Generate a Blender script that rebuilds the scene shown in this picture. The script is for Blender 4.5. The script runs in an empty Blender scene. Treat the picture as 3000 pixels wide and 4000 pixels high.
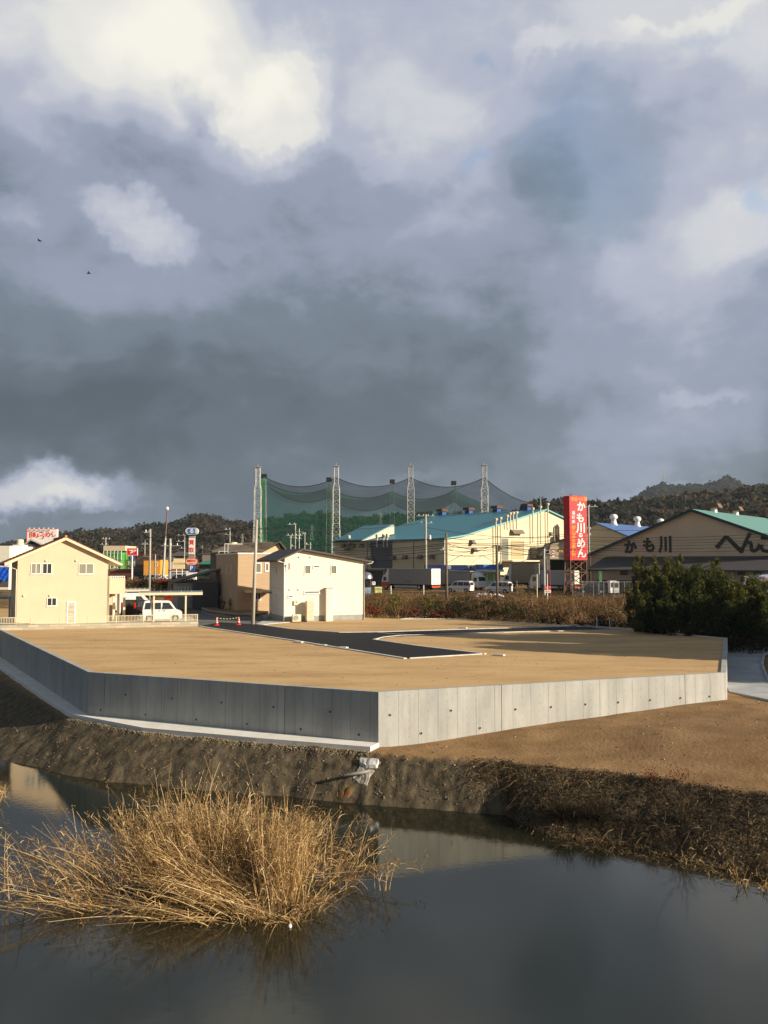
import bpy, bmesh, math, random
import numpy as np
from mathutils import Vector, Matrix
R = math.radians
SC = bpy.context.scene
COL = SC.collection
# ------------------------------------------------------------------ camera
FP = 3237.0; CZ = 5.4; PITCH = math.atan(200 / FP)
cd = bpy.data.cameras.new('camera'); cam = bpy.data.objects.new('camera', cd); COL.objects.link(cam)
cam.location = (0, 0, CZ); cam.rotation_euler = (R(90) + PITCH, 0, 0)
cd.sensor_fit = 'VERTICAL'; cd.sensor_height = 36.0; cd.sensor_width = 27.0; cd.lens = FP / 4000 * 36
cd.clip_start = 0.3; cd.clip_end = 6000
SC.camera = cam
def ray(px, py):
    a = (px - 1500) / FP; b = (2000 - py) / FP; c, s = math.cos(PITCH), math.sin(PITCH)
    return Vector((a, c - b * s, s + b * c))
def at(px, py, Y):
    d = ray(px, py); return Vector((0, 0, CZ)) + d * (Y / d.y)
def gd(px, py, z=0.0):
    d = ray(px, py); return Vector((0, 0, CZ)) + d * ((z - CZ) / d.z)
# ------------------------------------------------------------------ light
SUN_AZ = R(68); SUN_EL = R(20)          # azimuth measured from -Y (behind the camera) towards +X
S = Vector((math.sin(SUN_AZ) * math.cos(SUN_EL), -math.cos(SUN_AZ) * math.cos(SUN_EL), math.sin(SUN_EL)))
ld = bpy.data.lights.new('sun', 'SUN'); ld.energy = 5.0; ld.angle = R(0.6); ld.color = (1.0, 0.87, 0.69)
lo = bpy.data.objects.new('sun', ld); COL.objects.link(lo); lo.rotation_euler = S.to_track_quat('Z', 'Y').to_euler()
SC.view_settings.view_transform = 'Standard'; SC.view_settings.look = 'None'
SC.view_settings.exposure = 0.75; SC.view_settings.gamma = 1.0
# ------------------------------------------------------------------ world : sky with clouds, laid out by direction
W = bpy.data.worlds.new('World'); SC.world = W; W.use_nodes = True
nt = W.node_tree; N = nt.nodes; LK = nt.links; N.clear()
def nd(t, **kw):
    n = N.new(t)
    for k, v in kw.items():
        setattr(n, k, v)
    return n
def lk(a, b): LK.new(a, b)
def mth(op, a, b=None, c=None, clamp=False):
    n = nd('ShaderNodeMath', operation=op); n.use_clamp = clamp
    for i, v in enumerate((a, b, c)):
        if v is None: continue
        if isinstance(v, (int, float)): n.inputs[i].default_value = v
        else: lk(v, n.inputs[i])
    return n.outputs[0]
out = nd('ShaderNodeOutputWorld'); bg = nd('ShaderNodeBackground'); lk(bg.outputs[0], out.inputs[0])
sky = nd('ShaderNodeTexSky', sky_type='NISHITA'); sky.sun_disc = False; sky.sun_elevation = SUN_EL
sky.sun_rotation = math.pi - SUN_AZ; sky.altitude = 50; sky.air_density = 1.0; sky.dust_density = 1.5
tc = nd('ShaderNodeTexCoord'); sep = nd('ShaderNodeSeparateXYZ'); lk(tc.outputs['Generated'], sep.inputs[0])
U = mth('ARCTAN2', sep.outputs[0], sep.outputs[1]); V = mth('ARCSINE', sep.outputs[2])
uv = nd('ShaderNodeCombineXYZ'); lk(U, uv.inputs[0]); lk(V, uv.inputs[1])
def noise(scale, detail, rough, vec=None, off=(0, 0, 0), sc=(1, 1, 1), dist=0.0):
    mp = nd('ShaderNodeMapping'); mp.inputs[1].default_value = off; mp.inputs[3].default_value = sc
    lk(vec or uv.outputs[0], mp.inputs[0])
    n = nd('ShaderNodeTexNoise'); n.inputs['Scale'].default_value = scale; n.inputs['Detail'].default_value = detail
    n.inputs['Roughness'].default_value = rough; n.inputs['Distortion'].default_value = dist
    lk(mp.outputs[0], n.inputs['Vector']); return n
def warp(amount, scale, detail, off):
    w = noise(scale, detail, 0.6, off=off)
    a = nd('ShaderNodeVectorMath', operation='SUBTRACT'); lk(w.outputs['Color'], a.inputs[0]); a.inputs[1].default_value = (.5, .5, .5)
    s = nd('ShaderNodeVectorMath', operation='SCALE'); lk(a.outputs[0], s.inputs[0]); s.inputs['Scale'].default_value = amount
    z = nd('ShaderNodeVectorMath', operation='MULTIPLY'); lk(s.outputs[0], z.inputs[0]); z.inputs[1].default_value = (1, 1, 0)
    d = nd('ShaderNodeVectorMath', operation='ADD'); lk(uv.outputs[0], d.inputs[0]); lk(z.outputs[0], d.inputs[1]); return d.outputs[0]
WS = warp(0.28, 4.5, 3, (3, 1, 0))      # soft, strongly wandering
WH = warp(0.11, 12.0, 6, (0, 7, 0))      # crisp cauliflower edges
def dirs(px, py):
    d = ray(px, py).normalized(); return math.atan2(d.x, d.y), math.asin(d.z)
K = 1 / FP * 0.93
def blob(px, py, rx, ry, amp, rot=0.0, vec=None, power=1.0):
    u, v = dirs(px, py)
    mp = nd('ShaderNodeMapping', vector_type='TEXTURE'); mp.inputs[1].default_value = (u, v, 0)
    mp.inputs[2].default_value = (0, 0, R(rot)); mp.inputs[3].default_value = (rx * K, ry * K, 1)
    lk(vec or WS, mp.inputs[0])
    l = nd('ShaderNodeVectorMath', operation='LENGTH'); lk(mp.outputs[0], l.inputs[0])
    m = nd('ShaderNodeMapRange', interpolation_type='SMOOTHERSTEP'); lk(l.outputs['Value'], m.inputs[0])
    m.inputs[1].default_value = 0.0 if power == 1.0 else power; m.inputs[2].default_value = 1.0
    m.inputs[3].default_value = amp; m.inputs[4].default_value = 0.0
    return m.outputs[0]
def addall(lst):
    a = lst[0]
    for b in lst[1:]: a = mth('ADD', a, b)
    return a
# base luminance rises with elevation (v in radians): dark slab low, pale above
cv = nd('ShaderNodeValToRGB'); cv.color_ramp.interpolation = 'B_SPLINE'
el = cv.color_ramp.elements
pts = [(0.0, .46), (.08, .41), (.17, .39), (.27, .42), (.38, .48), (.50, .585), (.62, .65), (.76, .69), (.88, .5), (1.0, .42)]
while len(el) < len(pts): el.new(0.5)
for e, (p, c) in zip(el, pts): e.position = p; e.color = (c, c, c, 1)
lk(mth('ADD', mth('MULTIPLY', V, 1.25), 0.0), cv.inputs[0])
soft = [blob(*b) for b in [
    (150, -150, 1500, 1000, .12), (600, 40, 700, 520, .17), (900, 200, 620, 560, .12),          # bright mass upper left
    (-100, 560, 900, 420, -.13), (640, 520, 380, 340, -.14), (1000, 800, 600, 260, -.02),
    (2300, 150, 700, 300, .05), (2850, 60, 700, 420, .17), (1900, 120, 1100, 600, .08), (2700, 900, 900, 900, .05), (2200, 560, 700, 500, -.06), (2050, 720, 300, 420, -.06),
    (1600, 640, 560, 330, .12), (2800, 860, 800, 420, .17), (2500, 1150, 900, 420, .12), (2650, 1450, 760, 420, .11),
    (2600, 1700, 800, 300, .10), (2300, 1950, 900, 260, .12), (300, 1650, 1100, 330, -.085), (900, 1500, 900, 420, -.02),
    (1100, 1850, 700, 200, -.03), (450, 1120, 520, 230, .03), (1250, 1150, 700, 300, .02), (1850, 1480, 500, 200, -.05),
]]
hard = [blob(*b[:4], b[4] * .8, *b[5:], vec=WH, power=.22) for b in [
    (540, 860, 360, 170, .26, -20), (1080, 440, 340, 290, .34), (790, 420, 170, 170, -.16), (800, 120, 520, 330, .16), (250, 200, 620, 430, .10), (60, 880, 170, 100, .10),
    (140, 1920, 430, 150, .52), (420, 1960, 330, 90, .12), (1120, 540, 280, 90, .06), (900, 950, 120, 60, .05),
    (2080, 190, 230, 70, .09, 25), (2420, 130, 170, 60, .10), (2780, 90, 330, 90, .12), (1450, 620, 330, 90, .05, -15),
    (2900, 850, 330, 200, .10), (2760, 1555, 230, 60, .09, 15), (2600, 1900, 500, 60, .07, 10), (1420, 60, 230, 120, .05),
    (1620, 1880, 150, 60, .09), (600, 1930, 200, 80, .06),
]]
n1 = noise(5.0, 7, .56, off=(5, 2, 0), sc=(1, 1.7, 1), dist=.35); n2 = noise(14.0, 6, .62, off=(1, 9, 0), sc=(1, 1.5, 1), dist=.3)
lum = addall([cv.outputs[0]] + soft + hard + [mth('MULTIPLY', mth('SUBTRACT', n1.outputs['Fac'], .5), .34), mth('MULTIPLY', mth('SUBTRACT', n2.outputs['Fac'], .5), .16)])
lum = mth('MULTIPLY', mth('MINIMUM', mth('MAXIMUM', lum, .2), 1.15), 1 / 1.15)
cr = nd('ShaderNodeValToRGB'); cr.color_ramp.interpolation = 'EASE'
el = cr.color_ramp.elements
def lin(r, g, b): return tuple(((v / 255) / 12.92 if v <= 10 else ((v / 255 + .055) / 1.055) ** 2.4) for v in (r, g, b)) + (1,)
pts = [(.0, (66, 77, 88)), (.28, (82, 94, 105)), (.36, (94, 107, 119)), (.46, (116, 128, 142)), (.58, (149, 159, 178)), (.70, (178, 184, 201)), (.84, (208, 210, 216)), (.95, (230, 229, 224)), (1.12, (248, 245, 234))]
while len(el) < len(pts): el.new(0.5)
for e, (p, c) in zip(el, pts): e.position = p / 1.15; e.color = lin(*c)
lk(lum, cr.inputs[0])
EXPF = 2 ** 0.75
cl = nd('ShaderNodeVectorMath', operation='SCALE'); lk(cr.outputs[0], cl.inputs[0]); cl.inputs['Scale'].default_value = 1 / EXPF
sk = nd('ShaderNodeVectorMath', operation='SCALE'); lk(sky.outputs[0], sk.inputs[0]); sk.inputs['Scale'].default_value = 0.14
# small breaks of blue between the clouds; more clear sky behind the photographer
brk = addall([blob(2180, 600, 480, 430, .30), blob(1880, 625, 90, 70, .45, 0, WH), blob(1890, 250, 90, 60, .35, 0, WH), blob(2990, 790, 90, 120, .5, 0, WH), blob(2760, 170, 180, 60, .3, 0, WH)])
back = nd('ShaderNodeMapRange'); lk(sep.outputs[1], back.inputs[0]); back.inputs[1].default_value = .45; back.inputs[2].default_value = -.5; back.inputs[3].default_value = 0; back.inputs[4].default_value = .45
dim = nd('ShaderNodeMapRange'); lk(sep.outputs[1], dim.inputs[0]); dim.inputs[1].default_value = .5; dim.inputs[2].default_value = -.3; dim.inputs[3].default_value = 1.0; dim.inputs[4].default_value = .62
mf = mth('ADD', brk, mth('MULTIPLY', back.outputs[0], mth('GREATER_THAN', n1.outputs['Fac'], .47)), clamp=True)
mx = nd('ShaderNodeMix', data_type='RGBA'); lk(mf, mx.inputs[0]); lk(cl.outputs[0], mx.inputs[6]); lk(sk.outputs[0], mx.inputs[7])
lk(mx.outputs[2], bg.inputs[0]); lk(dim.outputs[0], bg.inputs[1])
# ------------------------------------------------------------------ object helpers
def tag(o, label=None, cat=None, group=None, kind=None):
    if label: o['label'] = label
    if cat: o['category'] = cat
    if group: o['group'] = group
    if kind: o['kind'] = kind
    return o
def thing(name, label, cat, loc=(0, 0, 0), rz=0.0, group=None):
    o = bpy.data.objects.new(name, None); COL.objects.link(o); o.location = loc; o.rotation_euler = (0, 0, rz)
    o.empty_display_size = .3; o['_rz'] = rz
    tag(o, label, cat, group); return o
def link(name, me, parent=None):
    o = bpy.data.objects.new(name, me); COL.objects.link(o)
    if parent: o.parent = parent
    return o
def copytree(o, parent=None):
    c = o.copy(); COL.objects.link(c)
    if parent: c.parent = parent
    for ch in list(o.children): copytree(ch, c)
    return c
class MB:
    def __init__(s): s.v = []; s.f = []; s.mi = []; s.m = 0
    def add(s, vs, fs):
        b = len(s.v); s.v += [tuple(p) for p in vs]; s.f += [tuple(b + i for i in f) for f in fs]; s.mi += [s.m] * len(fs); return s
    def box(s, x0, x1, y0, y1, z0, z1):
        return s.add([(x0, y0, z0), (x1, y0, z0), (x1, y1, z0), (x0, y1, z0), (x0, y0, z1), (x1, y0, z1), (x1, y1, z1), (x0, y1, z1)],
                     [(0, 3, 2, 1), (4, 5, 6, 7), (0, 1, 5, 4), (1, 2, 6, 5), (2, 3, 7, 6), (3, 0, 4, 7)])
    def prism(s, poly, d):          # polygon (3-D points, ccw seen from the side opposite to d) pushed along d
        n = len(poly); d = Vector(d); a = [Vector(p) for p in poly]
        return s.add(a + [p + d for p in a], [tuple(range(n - 1, -1, -1)), tuple(range(n, 2 * n))] + [(i, (i + 1) % n, n + (i + 1) % n, n + i) for i in range(n)])
    def tube(s, pts, r, n=6, caps=True):
        pts = [Vector(p) for p in pts]; rs = r if isinstance(r, (list, tuple)) else [r] * len(pts)
        vs = []
        for i, p in enumerate(pts):
            t = (pts[min(i + 1, len(pts) - 1)] - pts[max(i - 1, 0)]).normalized()
            u = t.cross(Vector((0, 0, 1)) if abs(t.z) < .9 else Vector((1, 0, 0))).normalized(); w = t.cross(u)
            for k in range(n):
                a = 2 * math.pi * k / n; vs.append(p + (u * math.cos(a) + w * math.sin(a)) * rs[i])
        fs = [(i * n + k, (i + 1) * n + k, (i + 1) * n + (k + 1) % n, i * n + (k + 1) % n) for i in range(len(pts) - 1) for k in range(n)]
        if caps: fs += [tuple(range(n)), tuple(range((len(pts) - 1) * n + n - 1, (len(pts) - 1) * n - 1, -1))]
        return s.add(vs, fs)
    def lathe(s, prof, n=16, c=(0, 0, 0)):   # prof: (r, z)
        vs = [(c[0] + r * math.cos(2 * math.pi * k / n), c[1] + r * math.sin(2 * math.pi * k / n), c[2] + z) for r, z in prof for k in range(n)]
        fs = [(i * n + k, i * n + (k + 1) % n, (i + 1) * n + (k + 1) % n, (i + 1) * n + k) for i in range(len(prof) - 1) for k in range(n)]
        fs += [tuple(range(n - 1, -1, -1)), tuple(range((len(prof) - 1) * n, len(prof) * n))]
        return s.add(vs, fs)
    def build(s, name, mats, parent=None, smooth=False, bevel=0.0):
        me = bpy.data.meshes.new(name); me.from_pydata(s.v, [], s.f)
        if not isinstance(mats, (list, tuple)): mats = [mats]
        for m in mats: me.materials.append(m)
        if len(mats) > 1: me.polygons.foreach_set('material_index', s.mi)
        bm = bmesh.new(); bm.from_mesh(me); bmesh.ops.recalc_face_normals(bm, faces=bm.faces)
        if bevel:
            es = [e for e in bm.edges if len(e.link_faces) == 2 and e.calc_face_angle(0) > .5]
            bmesh.ops.bevel(bm, geom=es, offset=bevel, segments=2, affect='EDGES', profile=.6)
        bm.to_mesh(me); bm.free()
        if smooth: me.polygons.foreach_set('use_smooth', [True] * len(me.polygons))
        me.update(); return link(name, me, parent)
def npmesh(name, Vs, F, mats, parent=None, mi=None, smooth=False, attr=None):
    """bulk mesh: Vs (n,3), F (m,k) all faces of k corners"""
    me = bpy.data.meshes.new(name); Vs = np.asarray(Vs, dtype=np.float32); F = np.asarray(F, dtype=np.int32); k = F.shape[1]
    me.vertices.add(len(Vs)); me.vertices.foreach_set('co', Vs.ravel())
    me.loops.add(F.size); me.loops.foreach_set('vertex_index', F.ravel())
    me.polygons.add(len(F)); me.polygons.foreach_set('loop_start', np.arange(0, F.size, k, dtype=np.int32))
    if not isinstance(mats, (list, tuple)): mats = [mats]
    for m in mats: me.materials.append(m)
    if mi is not None: me.polygons.foreach_set('material_index', np.asarray(mi, dtype=np.int32))
    if smooth: me.polygons.foreach_set('use_smooth', np.ones(len(F), dtype=bool))
    if attr is not None:
        a = me.attributes.new('tone', 'FLOAT', 'FACE'); a.data.foreach_set('value', np.asarray(attr, dtype=np.float32))
    me.update(calc_edges=True); me.validate(); return link(name, me, parent)
# ------------------------------------------------------------------ materials
def mat(name, c, c2=None, scale=3.0, rough=.85, metal=0.0, bump=0.0, bscale=None, stretch=(1, 1, 1), detail=5, mixp=(.35, .65), spec=.3, c3=None):
    m = bpy.data.materials.new(name); m.use_nodes = True; t = m.node_tree; b = t.nodes['Principled BSDF']
    b.inputs['Roughness'].default_value = rough; b.inputs['Metallic'].default_value = metal; b.inputs['Specular IOR Level'].default_value = spec
    co = t.nodes.new('ShaderNodeTexCoord'); mp = t.nodes.new('ShaderNodeMapping'); mp.inputs[3].default_value = stretch
    t.links.new(co.outputs['Object'], mp.inputs[0])
    def nz(s, d=detail):
        n = t.nodes.new('ShaderNodeTexNoise'); n.inputs['Scale'].default_value = s; n.inputs['Detail'].default_value = d; n.inputs['Roughness'].default_value = .6
        t.links.new(mp.outputs[0], n.inputs['Vector']); return n
    if c2 is None: c2 = tuple(x * .86 for x in c)
    n = nz(scale); r = t.nodes.new('ShaderNodeValToRGB'); e = r.color_ramp.elements
    e[0].position = mixp[0]; e[1].position = mixp[1]; e[0].color = (*c2[:3], 1); e[1].color = (*c[:3], 1)
    if c3 is not None:
        x = e.new((mixp[0] + mixp[1]) / 2); x.color = (*c3[:3], 1)
    t.links.new(n.outputs['Fac'], r.inputs[0]); t.links.new(r.outputs[0], b.inputs['Base Color'])
    if bump:
        n2 = nz(bscale or scale * 4, 8); bp = t.nodes.new('ShaderNodeBump'); bp.inputs['Strength'].default_value = 1.0; bp.inputs['Distance'].default_value = bump
        t.links.new(n2.outputs['Fac'], bp.inputs['Height']); t.links.new(bp.outputs[0], b.inputs['Normal'])
    m['_ramp'] = r.name; return m
def plain(name, c, rough=.6, metal=0.0, **kw): return mat(name, c, tuple(x * .9 for x in c), rough=rough, metal=metal, **kw)
def leafmat(name, cols, trans=.25, rough=.8):
    """foliage / dry stems: colour picked per face from the 'tone' attribute"""
    m = bpy.data.materials.new(name); m.use_nodes = True; t = m.node_tree; b = t.nodes['Principled BSDF']; b.inputs['Roughness'].default_value = rough
    b.inputs['Specular IOR Level'].default_value = .15
    a = t.nodes.new('ShaderNodeAttribute'); a.attribute_name = 'tone'; r = t.nodes.new('ShaderNodeValToRGB'); e = r.color_ramp.elements
    while len(e) < len(cols): e.new(.5)
    for i, c in enumerate(cols): e[i].position = i / max(1, len(cols) - 1); e[i].color = (*c, 1)
    t.links.new(a.outputs['Fac'], r.inputs[0]); t.links.new(r.outputs[0], b.inputs['Base Color'])
    if trans:
        tr = t.nodes.new('ShaderNodeBsdfTranslucent'); t.links.new(r.outputs[0], tr.inputs[0]); mx = t.nodes.new('ShaderNodeMixShader'); mx.inputs[0].default_value = trans
        o = t.nodes['Material Output']; t.links.new(b.outputs[0], mx.inputs[1]); t.links.new(tr.outputs[0], mx.inputs[2]); t.links.new(mx.outputs[0], o.inputs[0])
    return m
def text(name, body, size, m, parent, loc, rot=(math.pi / 2, 0, 0), offset=0.0, ext=.01, sx=1.0, sy=1.0, line=1.0, align='CENTER', shear=0.0, spacing=1.0):
    c = bpy.data.curves.new(name, 'FONT'); c.body = body; c.size = size; c.extrude = ext; c.offset = offset; c.align_x = align; c.align_y = 'CENTER'; c.space_line = line
    c.shear = shear; c.space_character = spacing; c.resolution_u = 2
    o = bpy.data.objects.new(name, c); COL.objects.link(o); bpy.context.view_layer.update()
    me = bpy.data.meshes.new_from_object(o); bpy.data.objects.remove(o); bpy.data.curves.remove(c)
    me.transform(Matrix.Diagonal((sx, sy, 1, 1))); me.materials.clear(); me.materials.append(m)
    o = link(name, me, parent); o.location = loc; o.rotation_euler = rot; return o
class Fr:
    """a facade frame: origin on the ground at one corner, x along the facade, y into the building"""
    def __init__(s, org, rz): s.o = Vector(org); s.rz = rz; s.x = Vector((math.cos(rz), math.sin(rz), 0)); s.y = Vector((-math.sin(rz), math.cos(rz), 0))
    def on(s, px, py, y=0.0):      # local (x, z) where the sight line of a photo point meets the facade plane y
        d = ray(px, py); c = Vector((0, 0, CZ)); p0 = s.o + s.y * y; t = (p0 - c).dot(s.y) / d.dot(s.y); q = c + d * t - s.o
        return q.dot(s.x), q.z
    def onx(s, px, py, x=0.0):     # same on the side wall x = const -> (y, z)
        d = ray(px, py); c = Vector((0, 0, CZ)); p0 = s.o + s.x * x; t = (p0 - c).dot(s.x) / d.dot(s.x); q = c + d * t - s.o
        return q.dot(s.y), q.z
rnd = random.Random(7); rg = np.random.default_rng(7)
# ------------------------------------------------------------------ setting : terrain, water, sheets
WZ = -3.7; BZ = -2.15
wl = [gd(px, py, WZ) for px, py in [(0, 2962), (226, 3019), (389, 3046), (700, 3078), (1302, 3128), (1500, 3146), (1979, 3181), (2060, 3225), (2150, 3262), (2509, 3316), (3000, 3430)]]
wl = [Vector((-90, 95, 0)), Vector((-45, 62, 0)), Vector((-28, 47, 0))] + wl + [Vector((22, 18, 0)), Vector((40, 8, 0))]
bt = [gd(px, py, -2.2) for px, py in [(0, 2640), (271, 2805), (561, 2862), (1000, 2900), (1447, 2938), (2008, 2977), (2422, 3015), (3000, 3097)]]
bt = [Vector((-90, 106, 0)), Vector((-45, 78, 0))] + bt + [Vector((24, 22, 0)), Vector((42, 12, 0))]
WX = np.array([p.x for p in wl]); WY = np.array([p.y for p in wl]); TX = np.array([p.x for p in bt]); TY = np.array([p.y for p in bt])
def sstep(a): a = np.clip(a, 0, 1); return a * a * (3 - 2 * a)
def vnoise(x, y, seed=0):
    """cheap smooth value noise"""
    r = np.random.default_rng(seed); g = r.random((64, 64)); xi = np.floor(x).astype(int); yi = np.floor(y).astype(int); fx = sstep(x - xi); fy = sstep(y - yi)
    a = g[xi % 64, yi % 64]; b = g[(xi + 1) % 64, yi % 64]; c = g[xi % 64, (yi + 1) % 64]; d = g[(xi + 1) % 64, (yi + 1) % 64]
    return (a * (1 - fx) + b * fx) * (1 - fy) + (c * (1 - fx) + d * fx) * fy - .5
def height(x, y, rough=True):
    x = np.asarray(x, dtype=float); y = np.asarray(y, dtype=float)
    yw = np.interp(x, WX, WY) + .35 * vnoise(x * .8, x * 0 + 3.3, 5) + .18 * vnoise(x * 2.7, x * 0 + 1.3, 6); yt = np.interp(x, TX, TY); t = (y - yw) / (yt - yw)
    zp = BZ + .9 * np.clip(x + .2, 0, 17) / 17
    zt = np.where(x > 0, -2.24 + 0 * x, -2.22)
    z = np.where(t < 0, WZ + np.maximum(t * 1.1, -1.6), np.where(t < 1, WZ + (zt - WZ) * np.clip(t, 0, 1) ** .85, zt + (zp - zt) * sstep((y - yt) / 6)))
    b = sstep((y - 70) / 12); z = z * (1 - b) + (-.12) * b; z = z + .75 * sstep((y - 95) / 50)
    if rough:
        bank = np.clip(np.minimum(t * 5, (1.15 - t) * 5), 0, 1) * (y < 75)
        q = (x - (y - yt) * .35) * 1.55 + vnoise(x * .9, y * .9, 11) * 2.2 + vnoise(x * 2.6, y * 1.6, 15) * .7; rid = 1 - np.abs(np.sin(q * math.pi)) ** .22; str_ = sstep((x + 6) / 4) * .8 + .2; fur = -rid * .13 * str_ * (.4 + vnoise(x * .8, y * .5, 12) + .5) + vnoise(x * 1.5, y * 1.5, 2) * .07 + vnoise(x * 4.5, y * 4.5, 3) * .06 + vnoise(x * 9, y * 9, 13) * .035
        z = z + bank * fur + np.where((t >= 1) & (y < 75), vnoise(x * .7, y * .7, 4) * .06, 0)
        far = sstep((y - 84) / 10); z = z + far * (vnoise(x * .25, y * .2, 8) * .7 + vnoise(x * .9, y * .8, 9) * .25) * (1 - sstep((y - 128) / 12))
    return z, t
def grid(name, xs, ys, m, fn, keep=None):
    X, Y = np.meshgrid(xs, ys); Z, t = fn(X, Y); V3 = np.stack([X, Y, Z], -1).reshape(-1, 3); nx = len(xs); ny = len(ys)
    i = (np.arange(ny - 1)[:, None] * nx + np.arange(nx - 1)[None, :]).ravel(); F = np.stack([i, i + 1, i + 1 + nx, i + nx], 1)
    o = npmesh(name, V3, F, m, smooth=True)
    zone = np.clip(np.minimum((t + .5) * 8, (1.06 - t) * 7), 0, 1) * (Y < 75); a = o.data.attributes.new('zone', 'FLOAT', 'POINT'); a.data.foreach_set('value', zone.ravel().astype(np.float32))
    a = o.data.attributes.new('back', 'FLOAT', 'POINT'); a.data.foreach_set('value', sstep((Y - 78) / 6).ravel().astype(np.float32)); return o
def C(r, g, b): return lin(r, g, b)[:3]
m_ground = mat('earth', C(152, 123, 87), C(122, 95, 65), scale=.5, bump=.035, bscale=7, rough=.95, spec=.1)
t = m_ground.node_tree; b = t.nodes['Principled BSDF']; ramp = t.nodes[m_ground['_ramp']]
def addmix(t, fac_attr, base_out, colA, colB, scale, stretch=(1, 1, 1), rot=0, det=8, pos=(.38, .62)):
    a = t.nodes.new('ShaderNodeAttribute'); a.attribute_name = fac_attr; co = t.nodes.new('ShaderNodeTexCoord'); mp = t.nodes.new('ShaderNodeMapping'); mp.inputs[3].default_value = stretch; mp.inputs[2].default_value = (0, 0, rot)
    n = t.nodes.new('ShaderNodeTexNoise'); n.inputs['Scale'].default_value = scale; n.inputs['Detail'].default_value = det; n.inputs['Roughness'].default_value = .65
    r = t.nodes.new('ShaderNodeValToRGB'); e = r.color_ramp.elements; e[0].position, e[1].position = pos; e[0].color = (*colA, 1); e[1].color = (*colB, 1)
    mx = t.nodes.new('ShaderNodeMix'); mx.data_type = 'RGBA'; L = t.links.new
    L(co.outputs['Object'], mp.inputs[0]); L(mp.outputs[0], n.inputs['Vector']); L(n.outputs['Fac'], r.inputs[0]); L(a.outputs['Fac'], mx.inputs[0]); L(base_out, mx.inputs[6]); L(r.outputs[0], mx.inputs[7]); return mx.outputs[2]
o1 = addmix(t, 'zone', ramp.outputs[0], C(58, 52, 42), C(104, 93, 74), 2.2, (1.6, .6, 1), R(-20), pos=(.34, .66))
o2 = addmix(t, 'back', o1, C(88, 70, 46), C(134, 112, 74), .6)
t.links.new(o2, b.inputs['Base Color'])
xs = np.concatenate([[-1800, -900, -500, -300, -200, -150, -110, -80, -60, -50], np.arange(-44, -24, .3), np.arange(-24, 14, .125), np.arange(14, 30, .3), np.arange(30, 60, 1.5), [70, 85, 110, 150, 220, 350, 600, 1000, 1800]])
ys = np.concatenate([[-60, -20, 0, 10, 15], np.arange(18, 26, .2), np.arange(26, 42, .125), np.arange(42, 64, .25), np.arange(64, 150, .9), [160, 180, 210, 260, 340, 480, 700, 1000, 1500, 2400]])
tag(grid('ground', xs, ys, m_ground, height), kind='structure')
# water
m_water = bpy.data.materials.new('water'); m_water.use_nodes = True; t = m_water.node_tree; b = t.nodes['Principled BSDF']
b.inputs['Base Color'].default_value = (.014, .015, .009, 1); b.inputs['Roughness'].default_value = .012; b.inputs['IOR'].default_value = 1.5; b.inputs['Specular Tint'].default_value = (.74, .76, .54, 1)
co = t.nodes.new('ShaderNodeTexCoord'); mp = t.nodes.new('ShaderNodeMapping'); mp.inputs[3].default_value = (1, 1.6, 1)
n = t.nodes.new('ShaderNodeTexNoise'); n.inputs['Scale'].default_value = 3.0; n.inputs['Detail'].default_value = 6; n.inputs['Roughness'].default_value = .62; bp = t.nodes.new('ShaderNodeBump'); bp.inputs['Distance'].default_value = .0018
L = t.links.new; L(co.outputs['Object'], mp.inputs[0]); L(mp.outputs[0], n.inputs['Vector']); L(n.outputs['Fac'], bp.inputs['Height']); L(bp.outputs[0], b.inputs['Normal'])
w = MB(); w.add([(-200, -200, WZ), (200, -200, WZ), (200, 100, WZ), (-200, 100, WZ)], [(0, 1, 2, 3)]); tag(w.build('water', m_water), kind='structure')
# ---- platform outline (world, on the ground)
A = gd(1478, 2708); B_ = gd(345, 2629); C_ = gd(0, 2463); C2 = C_ + (C_ - B_).normalized() * 16; D_ = gd(2838, 2631); E_ = gd(2842, 2495); F_ = [gd(2502, 2464), gd(2234, 2446), gd(1766, 2417), gd(1564, 2419)]
for p in (A, B_, C_, C2, D_, E_): p.z = 0
def sheet(name, pts, z, m, thick=0.0, parent=None):
    me = MB(); q = [Vector((p[0], p[1], z)) for p in pts]
    if thick: me.prism(q, (0, 0, -thick))
    else: me.add(q, [tuple(range(len(q)))])
    return me.build(name, m, parent)
m_soil = mat('decomposed_granite', C(196, 166, 122), C(172, 140, 98), scale=.30, stretch=(.45, 1.6, 1), bump=.012, bscale=9, rough=.95, spec=.1, detail=9, mixp=(.3, .62), c3=C(189, 158, 114))
t = m_soil.node_tree; b = t.nodes['Principled BSDF']; L = t.links.new; co = t.nodes.new('ShaderNodeTexCoord'); prev = t.nodes[m_soil['_ramp']].outputs[0]
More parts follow.
